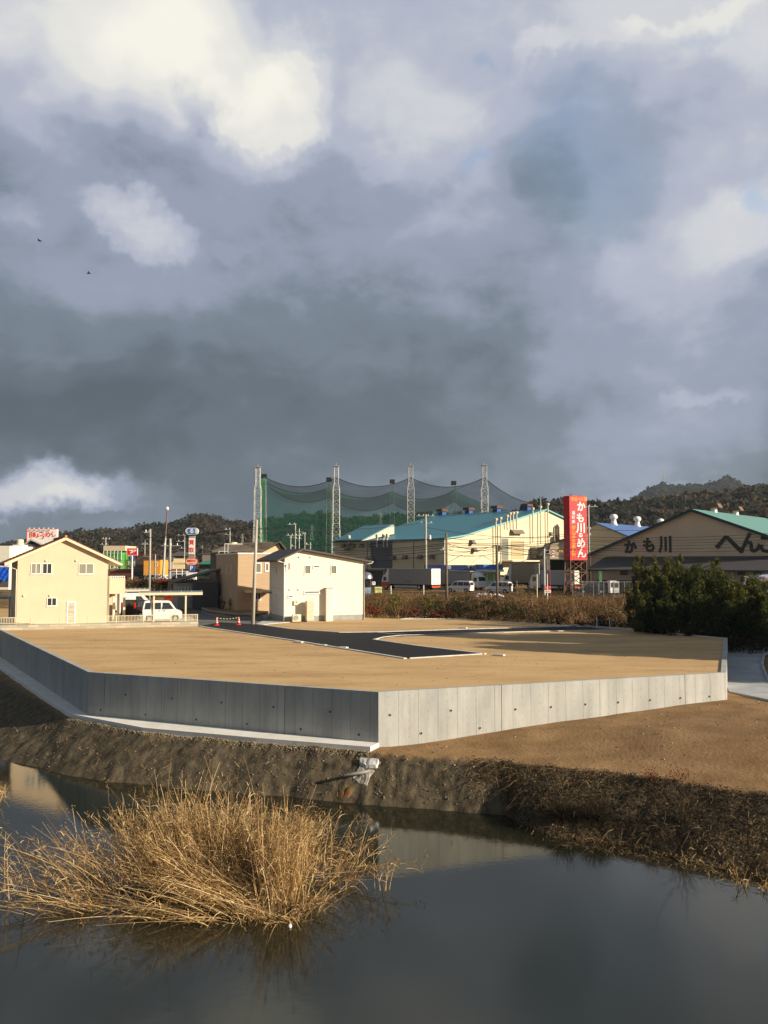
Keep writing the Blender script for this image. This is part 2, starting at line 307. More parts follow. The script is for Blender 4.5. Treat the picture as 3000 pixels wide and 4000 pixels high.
for sc_, st_, lo_, hi_, col_, am_ in [(1.1, (.35, 2.2, 1), .56, .70, (.56, .50, .44, 1), .8), (2.6, (.5, 2.6, 1), .60, .70, (.5, .45, .40, 1), .7), (14, (1, 1.6, 1), .55, .72, (.72, .68, .62, 1), .5), (.12, (1, 1, 1), .45, .7, (.84, .80, .76, 1), .8), (5, (.6, 3.5, 1), .62, .72, (1.16, 1.14, 1.12, 1), .6)]:
    mp = t.nodes.new('ShaderNodeMapping'); mp.inputs[3].default_value = st_; mp.inputs[2].default_value = (0, 0, R(12)); L(co.outputs['Object'], mp.inputs[0]); n = t.nodes.new('ShaderNodeTexNoise'); n.inputs['Scale'].default_value = sc_; n.inputs['Detail'].default_value = 6; n.inputs['Roughness'].default_value = .65; n.inputs['Distortion'].default_value = .4; L(mp.outputs[0], n.inputs['Vector'])
    mr = t.nodes.new('ShaderNodeMapRange'); mr.inputs[1].default_value = lo_; mr.inputs[2].default_value = hi_; mr.inputs[4].default_value = am_; L(n.outputs['Fac'], mr.inputs[0]); mx = t.nodes.new('ShaderNodeMix'); mx.data_type = 'RGBA'; mx.blend_type = 'MULTIPLY'; L(mr.outputs[0], mx.inputs[0]); L(prev, mx.inputs[6]); mx.inputs[7].default_value = col_; prev = mx.outputs[2]
L(prev, b.inputs['Base Color'])
back = [(-10.5, 96), (-26, 92), gd(774, 2447, 0)]
tag(sheet('platform_ground', [C2 + Vector((.1, 0, 0)), C_, B_, A, D_, E_] + F_ + [(4.2, 84), (3, 96), (-12, 100), (-60, 100)], -.01, m_soil), kind='structure')
m_asph = mat('fresh_asphalt', (.017, .017, .019), (.012, .012, .014), scale=6, rough=.9, bump=.004, bscale=60, spec=.2)
m_asph2 = mat('worn_asphalt', (.14, .14, .135), (.11, .11, .107), scale=1.2, rough=.9, bump=.004, bscale=40)
m_kerb = mat('kerb_concrete', (.62, .61, .56), (.46, .45, .41), scale=3, rough=.9, bump=.003)
m_conc = mat('pale_concrete', (.55, .54, .50), (.43, .42, .385), scale=1.1, rough=.9, bump=.003, bscale=20)
m_concr = mat('road_concrete', (.42, .43, .43), (.30, .31, .32), scale=.7, rough=.9, bump=.004, bscale=20)
g = lambda *a: [gd(x, y) for x, y in a]
road = g((860, 2431), (999, 2440), (1134, 2459), (1327, 2472), (1477, 2470), (1800, 2460), (2234, 2448), (2400, 2458), (2335, 2462), (2046, 2468), (1530, 2487), (1462, 2498), (1640, 2524), (1882, 2554), (1583, 2572), (1150, 2503), (778, 2447))
tag(sheet('road', road, .012, m_asph, .05), kind='structure')
tag(sheet('street', [gd(778, 2447), gd(860, 2431), gd(999, 2440), gd(1010, 2436), gd(1100, 2427), gd(1005, 2412), gd(950, 2404), (-17.5, 86), (-15, 100), (-26, 104), (-30, 90), (-21, 80), gd(772, 2436)], .004, m_asph2, .05), kind='structure')
def kerb(pts, w=.16, z=.045, name='kerb', m=None, th=.15):
    pts = [Vector((p[0], p[1], 0)) for p in pts]; mb = MB(); L_ = []; R_ = []
    for i, p in enumerate(pts):
        d = Vector((0, 0, 0))
        if i: d += (p - pts[i - 1]).normalized()
        if i < len(pts) - 1: d += (pts[i + 1] - p).normalized()
        d.normalize(); nrm = Vector((-d.y, d.x, 0)); L_.append(p + nrm * w / 2 + Vector((0, 0, z))); R_.append(p - nrm * w / 2 + Vector((0, 0, z)))
    for i in range(len(pts) - 1):
        mb.prism([R_[i], R_[i + 1], L_[i + 1], L_[i]], (0, 0, -th))
    return tag(mb.build(name, m or m_kerb), kind='structure')
kerb(g((778, 2447), (1150, 2503), (1583, 2573)), .22); kerb(g((1600, 2572), (1882, 2555)), .14)
kerb(g((1896, 2555), (1640, 2525), (1460, 2499), (1500, 2489), (1560, 2483), (2046, 2468), (2335, 2462), (2420, 2458)), .2)
kerb(g((1012, 2440), (1134, 2458), (1327, 2471), (1477, 2469), (1800, 2459), (2234, 2447)), .18)
kerb(g((1470, 2471), (1520, 2476), (1610, 2481)), .12)
kerb([F_[1], F_[0] + Vector((-.1, 0, 0))], .3, .14); kerb([F_[1] - Vector((1.2, 0, 0)), F_[1]], .6, .06)
kerb([F_[3], F_[2], F_[1]], .14, .06); kerb([F_[0], E_ - Vector((.15, .15, 0))], .14, .07); kerb([F_[3], (4.2, 84)], .12, .06)
tag(sheet('entrance_slab', g((999, 2438), (1030, 2425), (1100, 2424), (1145, 2430), (1060, 2437), (1020, 2442)), .035, m_conc, .1), kind='structure')
# drain covers and small things along the kerb
m_steel = plain('galvanised_steel', (.55, .56, .57), rough=.45, metal=.6)
for i, (px, py, lab) in enumerate([(1167, 2510, 'pale concrete drain lid let into the kerb nearest the traffic cones'), (1258, 2522, 'pale concrete drain lid second from the cones along the near kerb'),
                                   (1340, 2531, 'pale concrete drain lid third from the cones along the near kerb'), (1950, 2561, 'pale drain lid on the soil beyond the blunt end of the black asphalt'), (1810, 2454, 'small white marker block on the soil behind the narrow black lane')]):
    p = gd(px, py); mb = MB(); mb.box(-.32, .32, -.17, .17, 0, .07); mb.box(-.26, .26, -.11, .11, .07, .085)
    o = mb.build('drain_box', m_kerb, bevel=.01); o.location = p; o.rotation_euler[2] = -.5; tag(o, lab, 'drain', 'drain boxes beside the new asphalt')
m_apron = mat('apron_concrete', (.76, .74, .68), (.64, .62, .56), scale=.9, rough=.9, bump=.003, bscale=20)
# ---- concrete apron at the wall foot
ap_in = [C2, C_, B_, A]; n1_ = Vector((B_.y - A.y, A.x - B_.x, 0)).normalized()
ap_out = [gd(271, 2797, BZ), gd(561, 2853, BZ), gd(1000, 2893, BZ), gd(1447, 2929, BZ)]
oc = [gd(0, 2614, BZ)]; oc2 = oc[0] + (oc[0] - ap_out[0]).normalized() * 14
tag(sheet('apron_path', [oc2, oc[0], gd(120, 2698, BZ), ap_out[0], ap_out[1], ap_out[2], ap_out[3], A + Vector((.02, .01, 0)), B_ + Vector((.1, .1, 0)), C_ + Vector((.15, 0, 0)), C2], BZ + .12, m_apron, .35), kind='structure')
# concrete lane on the right
tag(sheet('lane', [gd(2790, 2528, -1.2), gd(2847, 2702, -1.2), gd(3000, 2734, -1.2), gd(3200, 2780, -1.2), (30, 40), (30, 47), gd(2995, 2660, -1.2), gd(2977, 2600, -1.2), gd(2982, 2560, -1.2), gd(3050, 2540, -1.2), gd(3050, 2520, -1.2)], -1.17, m_concr, .2), kind='structure')
kerb([(28.6, 46), gd(3000, 2664, -1.2), gd(2977, 2604, -1.2), gd(2985, 2563, -1.2), gd(3040, 2548, -1.2)], .16, -1.0, m=m_concr)
# ---- retaining wall
def formwork(name, c, c2):
    m = mat(name, c, c2, scale=.9, rough=.88, bump=.002, bscale=30, stretch=(1, 1, .45), detail=8); t = m.node_tree; b = t.nodes['Principled BSDF']; L = t.links.new
    co = t.nodes.new('ShaderNodeTexCoord'); sp = t.nodes.new('ShaderNodeSeparateXYZ'); L(co.outputs['Object'], sp.inputs[0])
    def M(op, a, bb=None):
        n = t.nodes.new('ShaderNodeMath'); n.operation = op
        for i, v in enumerate((a, bb)):
            if v is None: continue
            if isinstance(v, (int, float)): n.inputs[i].default_value = v
            else: L(v, n.inputs[i])
        return n.outputs[0]
    fx = M('PINGPONG', sp.outputs[0], .45); seam = M('LESS_THAN', fx, .013)
    hx = M('LESS_THAN', M('ABSOLUTE', M('SUBTRACT', M('PINGPONG', M('ADD', sp.outputs[0], .22), .45), .225)), .016); hz = M('LESS_THAN', M('ABSOLUTE', M('SUBTRACT', M('PINGPONG', sp.outputs[2], .34), .17)), .016)
    hole = M('MULTIPLY', hx, hz); fac = M('MAXIMUM', M('MULTIPLY', seam, .38), M('MULTIPLY', hole, .6))
    # each formed panel took the cement a little differently
    wn = t.nodes.new('ShaderNodeTexWhiteNoise'); wn.noise_dimensions = '1D'; L(M('FLOOR', M('DIVIDE', M('ADD', sp.outputs[0], .45), .9)), wn.inputs['W'])
    mx = t.nodes.new('ShaderNodeMix'); mx.data_type = 'RGBA'; r = t.nodes[m['_ramp']]; tone = t.nodes.new('ShaderNodeMix'); tone.data_type = 'RGBA'; tone.blend_type = 'MULTIPLY'
    L(M('MULTIPLY', wn.outputs['Value'], .16), tone.inputs[0]); L(r.outputs[0], tone.inputs[6]); tone.inputs[7].default_value = (.3, .3, .3, 1)
    mp2 = t.nodes.new('ShaderNodeMapping'); mp2.inputs[3].default_value = (3.2, 1, .22); L(co.outputs['Object'], mp2.inputs[0]); n2 = t.nodes.new('ShaderNodeTexNoise'); n2.inputs['Scale'].default_value = 1.6; n2.inputs['Detail'].default_value = 7; n2.inputs['Roughness'].default_value = .7; L(mp2.outputs[0], n2.inputs['Vector'])
    mr = t.nodes.new('ShaderNodeMapRange'); mr.inputs[1].default_value = .5; mr.inputs[2].default_value = .72; mr.inputs[4].default_value = .55; L(n2.outputs['Fac'], mr.inputs[0]); st = t.nodes.new('ShaderNodeMix'); st.data_type = 'RGBA'; st.blend_type = 'MULTIPLY'; L(mr.outputs[0], st.inputs[0]); L(tone.outputs[2], st.inputs[6]); st.inputs[7].default_value = (.70, .68, .62, 1); tone = st
    L(fac, mx.inputs[0]); L(tone.outputs[2], mx.inputs[6]); mx.inputs[7].default_value = (.04, .04, .038, 1); L(mx.outputs[2], b.inputs['Base Color']); return m
m_wall = formwork('formed_concrete', (.43, .43, .40), (.33, .335, .32))
m_dark = plain('joint_and_hole_dark', (.012, .012, .012), rough=.9)
m_pvc = plain('grey_pvc', (.35, .35, .36), rough=.5)
wall = thing('retaining_wall', 'grey formed concrete retaining wall with weep holes wrapping round the raised sandy plot', 'retaining wall')
TH = .26
def wall_run(P, Q, cuts, holes, top=.05, zb=-3.2, prev=None, nxt=None):
    """front face from P to Q (left to right seen from outside)"""
    d = (Q - P); Ln = d.length; rz = math.atan2(d.y, d.x); f = Fr(P, rz)
    def mitre(end, other):
        if other is None: return 0.0
        d2 = (other - end).normalized(); d1 = (P - Q if end is Q else Q - P).normalized()
        ang = math.acos(max(-1, min(1, d1.dot(d2)))); return TH / math.tan(ang / 2)
    s0 = mitre(P, prev); s1 = mitre(Q, nxt); c = [0] + [q if isinstance(q, float) else f.on(*q)[0] for q in cuts] + [Ln]
    for i in range(len(c) - 1):
        a = c[i] + (.014 if i else 0); e = c[i + 1] - (.014 if i < len(c) - 2 else 0); ba = a + (s0 if i == 0 else 0); be = e - (s1 if i == len(c) - 2 else 0)
        mb = MB(); mb.prism([(a, 0, top), (e, 0, top), (be, TH, top), (ba, TH, top)], (0, 0, zb - top)); o = mb.build('wall_section', m_wall, wall); o.location = P; o.rotation_euler[2] = rz
        if i:
            mb = MB(); mb.box(-.014, .014, .03, TH - .02, zb, top - .01); j = mb.build('joint', m_dark, wall); j.location = f.o + f.x * c[i]; j.rotation_euler[2] = rz
    for px, py in holes:
        x, z = f.on(px, py); mb = MB(); n = 14
        vs = []; 
        for rr, yy in ((.058, .0), (.058, -.022), (.045, -.022), (.045, .03)):
            vs += [(rr * math.cos(2 * math.pi * k / n), yy, rr * math.sin(2 * math.pi * k / n)) for k in range(n)]
        mb.add(vs, [(i * n + k, i * n + (k + 1) % n, (i + 1) * n + (k + 1) % n, (i + 1) * n + k) for i in range(3) for k in range(n)]); mb.m = 1
        mb.add([(.046 * math.cos(2 * math.pi * k / n), -.004, .046 * math.sin(2 * math.pi * k / n)) for k in range(n)], [tuple(range(n))])  # black disc stands in for the unlit bore of the pipe
        o = mb.build('weep_hole', [m_pvc, m_dark], wall); o.location = f.o + f.x * x + Vector((0, 0, z)); o.rotation_euler[2] = rz
r5 = lambda x, y: (x * .9042, 2400 + y * .9042); r6 = lambda x, y: (1400 + x * .9644, 2350 + y * .9644)
wall_run(C2, B_, [(120, 2560), (222, 2620)], [r5(120, 175), r5(220, 240)], nxt=A)
wall_run(B_, A, [r5(450, 350), r5(1230, 420)], [r5(*p) for p in [(435, 413), (543, 347), (629, 433), (743, 364), (848, 454), (957, 381), (1067, 474), (1182, 400), (1300, 496), (1426, 421), (1551, 520)]], prev=C2, nxt=D_)
wall_run(A, D_, [r6(580, 420), r6(1323, 350)], [r6(*p) for p in [(128, 459), (254, 533), (375, 441), (492, 512), (636, 436), (780, 427), (919, 416), (1052, 408), (1181, 399), (1304, 390), (1422, 384)]], prev=B_, nxt=E_)
wall_run(D_, E_, [6.5, 13.0], [], prev=A)
# ------------------------------------------------------------------ shared paints
m_cream = mat('cream_render', C(206, 186, 158), C(200, 180, 152), scale=.8, rough=.9, bump=.002, bscale=40)
m_barge = plain('cream_paint', C(222, 208, 176), rough=.6)
m_white = plain('white_siding', C(222, 217, 200), rough=.8)
m_wht = plain('white_paint', C(236, 234, 228), rough=.5)
m_found = mat('grey_foundation', C(158, 158, 150), C(142, 142, 136), scale=2, rough=.9)
m_tile = mat('orange_tile', C(196, 128, 86), C(160, 92, 62), scale=5, rough=.8, bump=.01)
m_broof = mat('brown_roofing', C(92, 84, 78), C(80, 72, 66), scale=2, rough=.7, stretch=(4, .3, 1))
m_glass = plain('dark_glass', (.035, .04, .042), rough=.08, spec=.6)
m_curt = mat('curtained_glass', C(150, 148, 130), C(112, 112, 98), scale=3, stretch=(9, 1, .2), rough=.25, spec=.6)
m_frost = plain('frosted_glass', C(120, 122, 108), rough=.3, spec=.6)
m_tan = mat('tan_siding', C(188, 162, 130), C(174, 149, 118), scale=1.5, rough=.85, stretch=(.4, .4, 7))
m_block = None
def blocks(name, c1, c2, bw=.4, bh=.2):
    m = mat(name, c1, c2, scale=3, rough=.92, bump=.003); t = m.node_tree; b = t.nodes['Principled BSDF']; L = t.links.new
    co = t.nodes.new('ShaderNodeTexCoord'); mp = t.nodes.new('ShaderNodeMapping'); mp.inputs[2].default_value = (R(90), 0, 0); L(co.outputs['Object'], mp.inputs[0])
    br = t.nodes.new('ShaderNodeTexBrick'); br.inputs['Scale'].default_value = 1; br.inputs['Brick Width'].default_value = bw; br.inputs['Row Height'].default_value = bh; br.inputs['Mortar Size'].default_value = .008
    br.inputs['Color1'].default_value = (*c1, 1); br.inputs['Color2'].default_value = (*c2, 1); br.inputs['Mortar'].default_value = (*[x * .55 for x in c2], 1); L(mp.outputs[0], br.inputs['Vector']); L(br.outputs['Color'], b.inputs['Base Color']); return m
m_block = blocks('concrete_block', C(190, 182, 160), C(164, 158, 142), .8, .2)
m_pole = mat('concrete_pole', C(176, 172, 158), C(150, 146, 134), scale=2, rough=.9, stretch=(1, 1, .2))
m_brownpole = mat('weathered_pole', C(120, 108, 92), C(96, 86, 72), scale=3, rough=.9)
m_black = plain('black_plastic', (.02, .02, .02), rough=.5)
m_rubber = plain('tyre_rubber', (.018, .018, .018), rough=.9)
m_red = plain('red_paint', C(200, 32, 30), rough=.5)
m_blue = plain('blue_paint', C(40, 78, 150), rough=.6)
m_orange = plain('orange_paint', C(226, 84, 28), rough=.5)
m_green = plain('green_paint', C(60, 140, 90), rough=.6)
m_lat = plain('white_lattice_paint', C(178, 177, 170), rough=.6)
def win(par, c, w, h, rz=0.0, glass=None, frame=None, split=0, fr=.05, hint='window', sill=True):
    """window: frame (part) with its pane (sub-part); local facade faces -y"""
    glass = glass or m_glass; frame = frame or m_wht; mb = MB(); a, b = w / 2, h / 2
    mb.box(-a - fr, -a, -.05, .02, -b - fr, b + fr); mb.box(a, a + fr, -.05, .02, -b - fr, b + fr); mb.box(-a, a, -.05, .02, b, b + fr); mb.box(-a, a, -.05, .02, -b - fr, -b)
    for i in range(split): x = -a + w * (i + 1) / (split + 1); mb.box(x - .025, x + .025, -.042, .02, -b, b)
    if sill: mb.box(-a - fr - .05, a + fr + .05, -.09, -.0505, -b - fr - .035, -b - fr + .01)
    o = mb.build(hint, frame, par); o.location = c; o.rotation_euler[2] = rz
    g_ = MB(); g_.box(-a, a, -.012, .015, -b, b); g_.build('pane', glass, o); return o
def winp(par, f, p0, p1, y=0.0, **k):      # from two photo corners on facade f
    x0, z1 = f.on(*p0, y); x1, z0 = f.on(*p1, y); return win(par, ((x0 + x1) / 2, y, (z0 + z1) / 2), abs(x1 - x0), abs(z1 - z0), **k)
def hood(par, x, z, m, s=.09):
    mb = MB(); mb.lathe([(s * .2, .0), (s * .8, .02), (s, .06), (s, .10)], 10); o = mb.build('vent_hood', m, par); o.location = (x, -.0, z); o.rotation_euler = (R(90), 0, 0); return o
def gable(par, pts, y0, y1, m, name='wall'):      # pts (x,z) around, pushed from y0 to y1
    mb = MB(); mb.prism([(x, y0, z) for x, z in pts], (0, y1 - y0, 0)); return mb.build(name, m, par)
def roof_slab(par, pts, y0, y1, th, m, name='roof', smooth=False):     # pts: profile (x,z) left to right along the top
    mb = MB(); lo_ = [(x, z - th) for x, z in pts][::-1]; mb.prism([(x, y0, z) for x, z in list(pts) + lo_], (0, y1 - y0, 0)); return mb.build(name, m, par)
def pipe(par, pts, r, m, name='downpipe', n=6): return MB().tube(pts, r, n).build(name, m, par, smooth=True)
# ================================================================== cream house on the left
r1 = lambda x, y: (x * .4822, 1950 + y * .4822)
rl = lambda x, y: (x * .2411, 2050 + y * .2411)
F1 = Fr((-30.15, 68.3, 0), R(27))
h1 = thing('house', 'cream two-storey house with orange tiled gable roof behind the low block wall', 'house', F1.o, F1.rz)
xl, zl = F1.on(*r1(145, 492)); xr, zr = F1.on(*r1(879, 492)); xa, za = F1.on(*r1(530, 330))
gable(h1, [(xl, .1), (xr, .1), (xr, zr), (xa, za), (xl, zl)], 0, 9.0, m_cream)
sl = (za - zl) / (xa - xl); sr = (za - zr) / (xr - xa); ov = 1.0
prof = [(xl - ov, zl - sl * ov + .22), (xa, za + .22), (xr + ov, zr - sr * ov + .22)]
roof_slab(h1, prof, -.42, 9.4, .24, m_barge, 'bargeboard')
top = [(x, z + .003) for x, z in prof]; top[0] = (top[0][0] - .05, top[0][1] - .02); top[2] = (top[2][0] + .05, top[2][1] - .02)
mb = MB()
for side in (0, 1):         # rows of round tiles running down each slope
    (x0, z0), (x1, z1) = (top[0], top[1]) if side == 0 else (top[1], top[2]); L_ = math.hypot(x1 - x0, z1 - z0); n = 17
    for i in range(n):
        a, b = i / n, (i + 1) / n; lift = .055
        lo_i, hi_i = (a, b) if side == 0 else (b, a)
        P0 = (x0 + (x1 - x0) * lo_i, z0 + (z1 - z0) * lo_i + lift); P1 = (x0 + (x1 - x0) * hi_i, z0 + (z1 - z0) * hi_i + .012)
        mb.prism([(P0[0], -.46, P0[1]), (P1[0], -.46, P1[1]), (P1[0], -.46, P1[1] - .012), (P0[0], -.46, P0[1] - lift + .002)], (0, 9.9, 0))
mb.tube([(xa, -.5, za + .30), (xa, 9.45, za + .30)], .11, 8)
mb.build('roof', m_tile, h1)
for s, x, z in ((-1, xl - ov - .07, zl - sl * ov + .08), (1, xr + ov + .07, zr - sr * ov + .08)):
    pipe(h1, [(x, -.3, z), (x, 9.3, z)], .07, m_broof if s < 0 else m_wht, 'gutter')
    xw = xl - .08 if s < 0 else xr + .06
    pipe(h1, [(x, -.1, z - .05), (x * .5 + xw * .5, -.06, z - .22), (xw, -.06, z - .4), (xw, -.06, .1)], .045, m_barge)
for p0, p1, sp, gl in [((257, 524), (325, 601), 1, m_curt), ((349, 524), (415, 601), 1, m_glass), ((642, 526), (751, 602), 1, m_curt), ((386, 803), (453, 860), 1, m_glass)]:
    winp(h1, F1, r1(*p0), r1(*p1), split=sp, glass=gl)
x0, z1 = F1.on(*r1(551, 838)); x1, z0 = F1.on(*r1(600, 1000))
o = win(h1, ((x0 + x1) / 2, 0, (z0 + z1) / 2), x1 - x0, z1 - z0, fr=.1, hint='louvred_door', sill=False); mb = MB(); k = 16
for i in range(k): z = (z0 - z1) / 2 + (z1 - z0) * (i + .5) / k; mb.prism([(-(x1 - x0) / 2, -.045, z - .03), (-(x1 - x0) / 2, -.02, z + .03), (-(x1 - x0) / 2, -.013, z + .03), (-(x1 - x0) / 2, -.038, z - .03)], (x1 - x0, 0, 0))
mb.build('louvre', m_barge, o)
for p in [(376, 497), (620, 497), (195, 780), (407, 780)]:
    x, z = F1.on(*r1(*p)); hood(h1, x, z, m_barge, .1)
for px, p0, p1 in [(107, 622, 702), (119, 795, 842), (101, 862, 958)]:
    y = {107: 3.6, 119: 1.6, 101: 4.6}[px]; za_ = 5.4 - (r1(0, p0)[1] - 2200) * (68.3 + y) / FP; zb_ = 5.4 - (r1(0, p1)[1] - 2200) * (68.3 + y) / FP; win(h1, (0, y, (za_ + zb_) / 2), .5 if px != 119 else .35, za_ - zb_, rz=R(-90), frame=m_barge)
# balcony annex
ya = 1.2; xb0 = xr - .02; xb1 = F1.on(*r1(1014, 700), ya)[0]
zt = F1.on(*r1(950, 641), ya)[1]; zm = F1.on(*r1(950, 766), ya)[1]
MB().box(xb0, xb1, ya, 5.5, zm, zt).build('balcony', m_cream, h1)
mb = MB(); mb.box(xb0, xb1 - .02, ya + .02, ya + .06, zt + .16, zt + .2)
n = 11
for i in range(n): x = xb0 + .05 + (xb1 - xb0 - .12) * i / (n - 1); mb.box(x - .03, x + .03, ya + .02, ya + .05, zt, zt + .16)
mb.build('balcony_rail', m_wht, h1)
for i, px in enumerate((868, 924, 960, 1000)):
    x = F1.on(*r1(px + 6, 880), ya)[0]; MB().box(max(x - .09, xb0), x + .1, ya + .01 + .5 * (i in (1, 2)), ya + .22 + .5 * (i in (1, 2)), .1, zm).build('column', m_barge, h1)
MB().box(xb0, xb1 - .3, 4.2, 4.4, .1, zm).build('porch_wall', m_cream, h1)
# lot, block wall and fence
Fb = Fr(gd(*r1(10, 1063)), 0); pe = gd(774, 2446.5); Fb = Fr(Fb.o, math.atan2(pe.y - Fb.o.y, pe.x - Fb.o.x)); Lb = (pe - Fb.o).length
zb = Fb.on(400, 2430)[1]
bw = thing('block_wall', 'low grey concrete block wall under the white picket fence of the cream house', 'wall', Fb.o, Fb.rz)
MB().box(-14, Lb, 0, .15, -.6, .42).build('masonry', m_block, bw); MB().box(Lb - .15, Lb, .15, 2.4, -.6, .42).build('masonry', m_block, bw); MB().box(-14, Lb, -.02, .17, .42, .45).build('coping', m_block, bw)
fe = thing('fence', 'white low vertical-bar fence on top of the grey block wall', 'fence', Fb.o, Fb.rz)
mb = MB(); n = 0
for x0, x1 in ((-.3, 2.2), (2.2, 4.4), (4.4, 6.6), (6.6, 8.8), (8.8, 11), (11, 13.2), (13.2, Lb - .06)):
    mb = MB(); mb.box(x0 + .03, x1 - .03, .04, .09, .98, 1.03); mb.box(x0 + .03, x1 - .03, .04, .09, .52, .56)
    k = int((x1 - x0) / .115)
    for i in range(k): x = x0 + (x1 - x0) * (i + .5) / k; mb.box(x - .017, x + .017, .05, .08, .56, .98)
    mb.build('fence_panel', m_barge, fe)
    MB().box(x1 - .03, x1 + .03, .03, .10, .45, 1.04).build('post', m_barge, fe)
tag(sheet('house_lot', [Fb.o + Fb.x * (-14) + Fb.y * .1, Fb.o + Fb.x * (Lb - .05) + Fb.y * .1, Fb.o + Fb.x * (Lb - .05) + Fb.y * 9, Fb.o + Fb.x * (-14) + Fb.y * 16], .28, m_found, .3), kind='structure')
# carports
def carport(name, label, org, rz, w, d, h, m_edge, m_top, posts, curve=.22):
    t = thing(name, label, 'carport', org, rz, 'carports beside the cream house'); mb = MB(); n = 8; lo_ = []; up = []
    for i in range(n + 1):
        y = d * i / n; z = h + curve * math.sin(math.pi * (.12 + .8 * i / n)); lo_.append((0, y, z)); up.append((0, y, z + .05))
    mb.prism(lo_ + up[::-1], (w, 0, 0)); mb.build('roof', m_top, t); MB().box(-.03, w + .03, -.06, 0, h - .06, h + .16).build('roof_beam', m_edge, t)
    mb = MB()
    for i in range(7): x = w * i / 6; mb.prism([(x - .02, a[1], a[2] + .053) for a in lo_] + [(x - .02, a[1], a[2] + .075) for a in lo_][::-1], (.04, 0, 0))
    mb.build('roof_rib', m_edge, t)
    for x in posts: MB().box(x - .07, x + .07, .05, .2, 0, h - .04).build('post', m_edge, t)
    MB().box(-.03, .03, 0, d, h - .06, h + .0).build('roof_beam', m_edge, t)
    return t
c0 = at(543, 2330, 72.0); c0.z = .28
carport('carport', 'white-framed carport with grey translucent roof sheltering the small silver van', c0, R(15), 5.35, 2.6, 2.4, m_barge, plain('polycarbonate_sheet', C(120, 128, 134), rough=.3), (1.25, 3.95))
c0 = at(470, 2320, 88.0); c0.z = .1
carport('carport', 'grey-roofed carport further back beside the balcony of the cream house', c0, R(15), 2.9, 3.2, 2.35, m_barge, plain('grey_sheet', C(130, 130, 130), rough=.5), (.6, 2.1))
c0 = at(-60, 2360, 80.0); c0.z = .1
carport('carport', 'grey-edged carport roof at the left edge of the photo behind the fence', c0, R(15), 2.6, 3.5, 1.9, m_pole, plain('grey_sheet_roof', C(120, 124, 128), rough=.5), (.5, 2.2))
# ================================================================== white house in the middle
r4 = lambda x, y: (1000 + x * .27125, 2100 + y * .27125)
F2 = Fr(gd(1110.7, 2430), R(22)); h2 = thing('house', 'white two-storey house with brown shed-like gable roof in the centre beside the tall pole', 'house', F2.o, F2.rz)
xr, zr = F2.on(1420, 2194); xa, za = F2.on(1178, 2151.5); zl = F2.on(1110.7, 2181)[1]; ym = F2.onx(1062, 2300)[0]; ye = F2.onx(1041, 2300)[0]
gable(h2, [(0, .52), (xr, .52), (xr, zr), (xa, za), (0, zl)], 0, ym, m_white)
gable(h2, [(.55, .52), (xr, .52), (xr, zr), (xa, za), (.55, zl + .55 * (za - zl) / xa)], ym + .003, ye + 1.0, m_white)
gable(h2, [(0, .0), (xr, .0), (xr, .52), (0, .52)], .02, ym - .01, m_found, 'foundation'); gable(h2, [(.57, .0), (xr, .0), (xr, .52), (.57, .52)], ym, ye + .98, m_found, 'foundation')
MB().box(-.004, xr + .004, -.006, ym, 2.98, 3.0).build('siding_joint', m_found, h2)
sl = (za - zl) / xa; sr = (za - zr) / (xr - xa); roof_slab(h2, [(-.85, zl - sl * .85 + .2), (xa, za + .2), (xr + .75, zr - sr * .75 + .2)], -.45, ye + 1.5, .15, m_broof)
pipe(h2, [(-.88, -.4, zl - sl * .85 + .12), (-.88, ye + 1.4, zl - sl * .85 + .12)], .06, m_broof, 'gutter'); pipe(h2, [(xr + .8, -.4, zr - sr * .75 + .1), (xr + .8, ye + 1.4, zr - sr * .75 + .1)], .06, m_wht, 'gutter')
pipe(h2, [(-.86, -.35, zl - .22), (-.5, -.2, zl - .3), (-.06, -.06, zl - .42), (-.06, -.06, .05)], .045, m_wht); pipe(h2, [(xr + .8, -.3, zr - .1), (xr + .4, -.2, zr - .2), (xr + .05, -.06, zr - .3), (xr + .05, -.06, .05)], .045, m_wht)
for p0, p1, gl in [((707, 405), (780, 516), m_frost), ((831, 405), (905, 430), m_frost), ((1083, 408), (1153, 516), m_frost), ((700, 777), (905, 798), m_frost), ((465, 836), (526, 857), m_frost)]:
    winp(h2, F2, r4(*p0), r4(*p1), glass=gl, fr=.07)
winp(h2, F2, r4(474, 370), r4(490, 455), glass=m_tile, fr=.02, sill=False)
for p in [(625, 278), (790, 278), (490, 748), (618, 748)]: hood(h2, *F2.on(*r4(*p)), m_wht, .08)
for pa, pb, w in [((295, 402), (295, 518), .28), ((288, 826), (288, 858), .28)]:
    y, z1 = F2.onx(*r4(*pa)); _, z0 = F2.onx(*r4(*pb)); win(h2, (0, y, (z0 + z1) / 2), w, z1 - z0, rz=R(-90), glass=m_glass, fr=.07)
MB().box(-.35, .6, ym + .1, ye + .3, 2.45, 2.58).build('porch_canopy', m_found, h2); MB().box(.515, .55, ym + .5, ym + 1.4, .52, 2.4).build('door', m_broof, h2); MB().box(-.5, .5, ym + .1, ye + .5, 0, .25).build('porch_step', m_found, h2)
x0, z1 = F2.on(*r4(990, 725)); x1, _ = F2.on(*r4(1095, 725)); mb = MB(); mb.box(x0, x1 - .08, -.52, 0, .0, z1 - .03); mb.build('service_shaft', m_white, h2); MB().box(x0 - .03, x1 - .05, -.56, 0, z1 - .03, z1 + .03).build('shaft_cap', m_found, h2)
hood(h2, x1 + .04, z1 - .12, m_wht, .07)
x, z = F2.on(*r4(565, 940)); MB().box(x - .16, x + .14, -.14, 0, z - .2, z + .2).build('electric_meter', m_barge, h2); MB().box(x + .02, x + .1, -.16, -.1401, z, z + .14).build('meter_window', m_glass, h2)
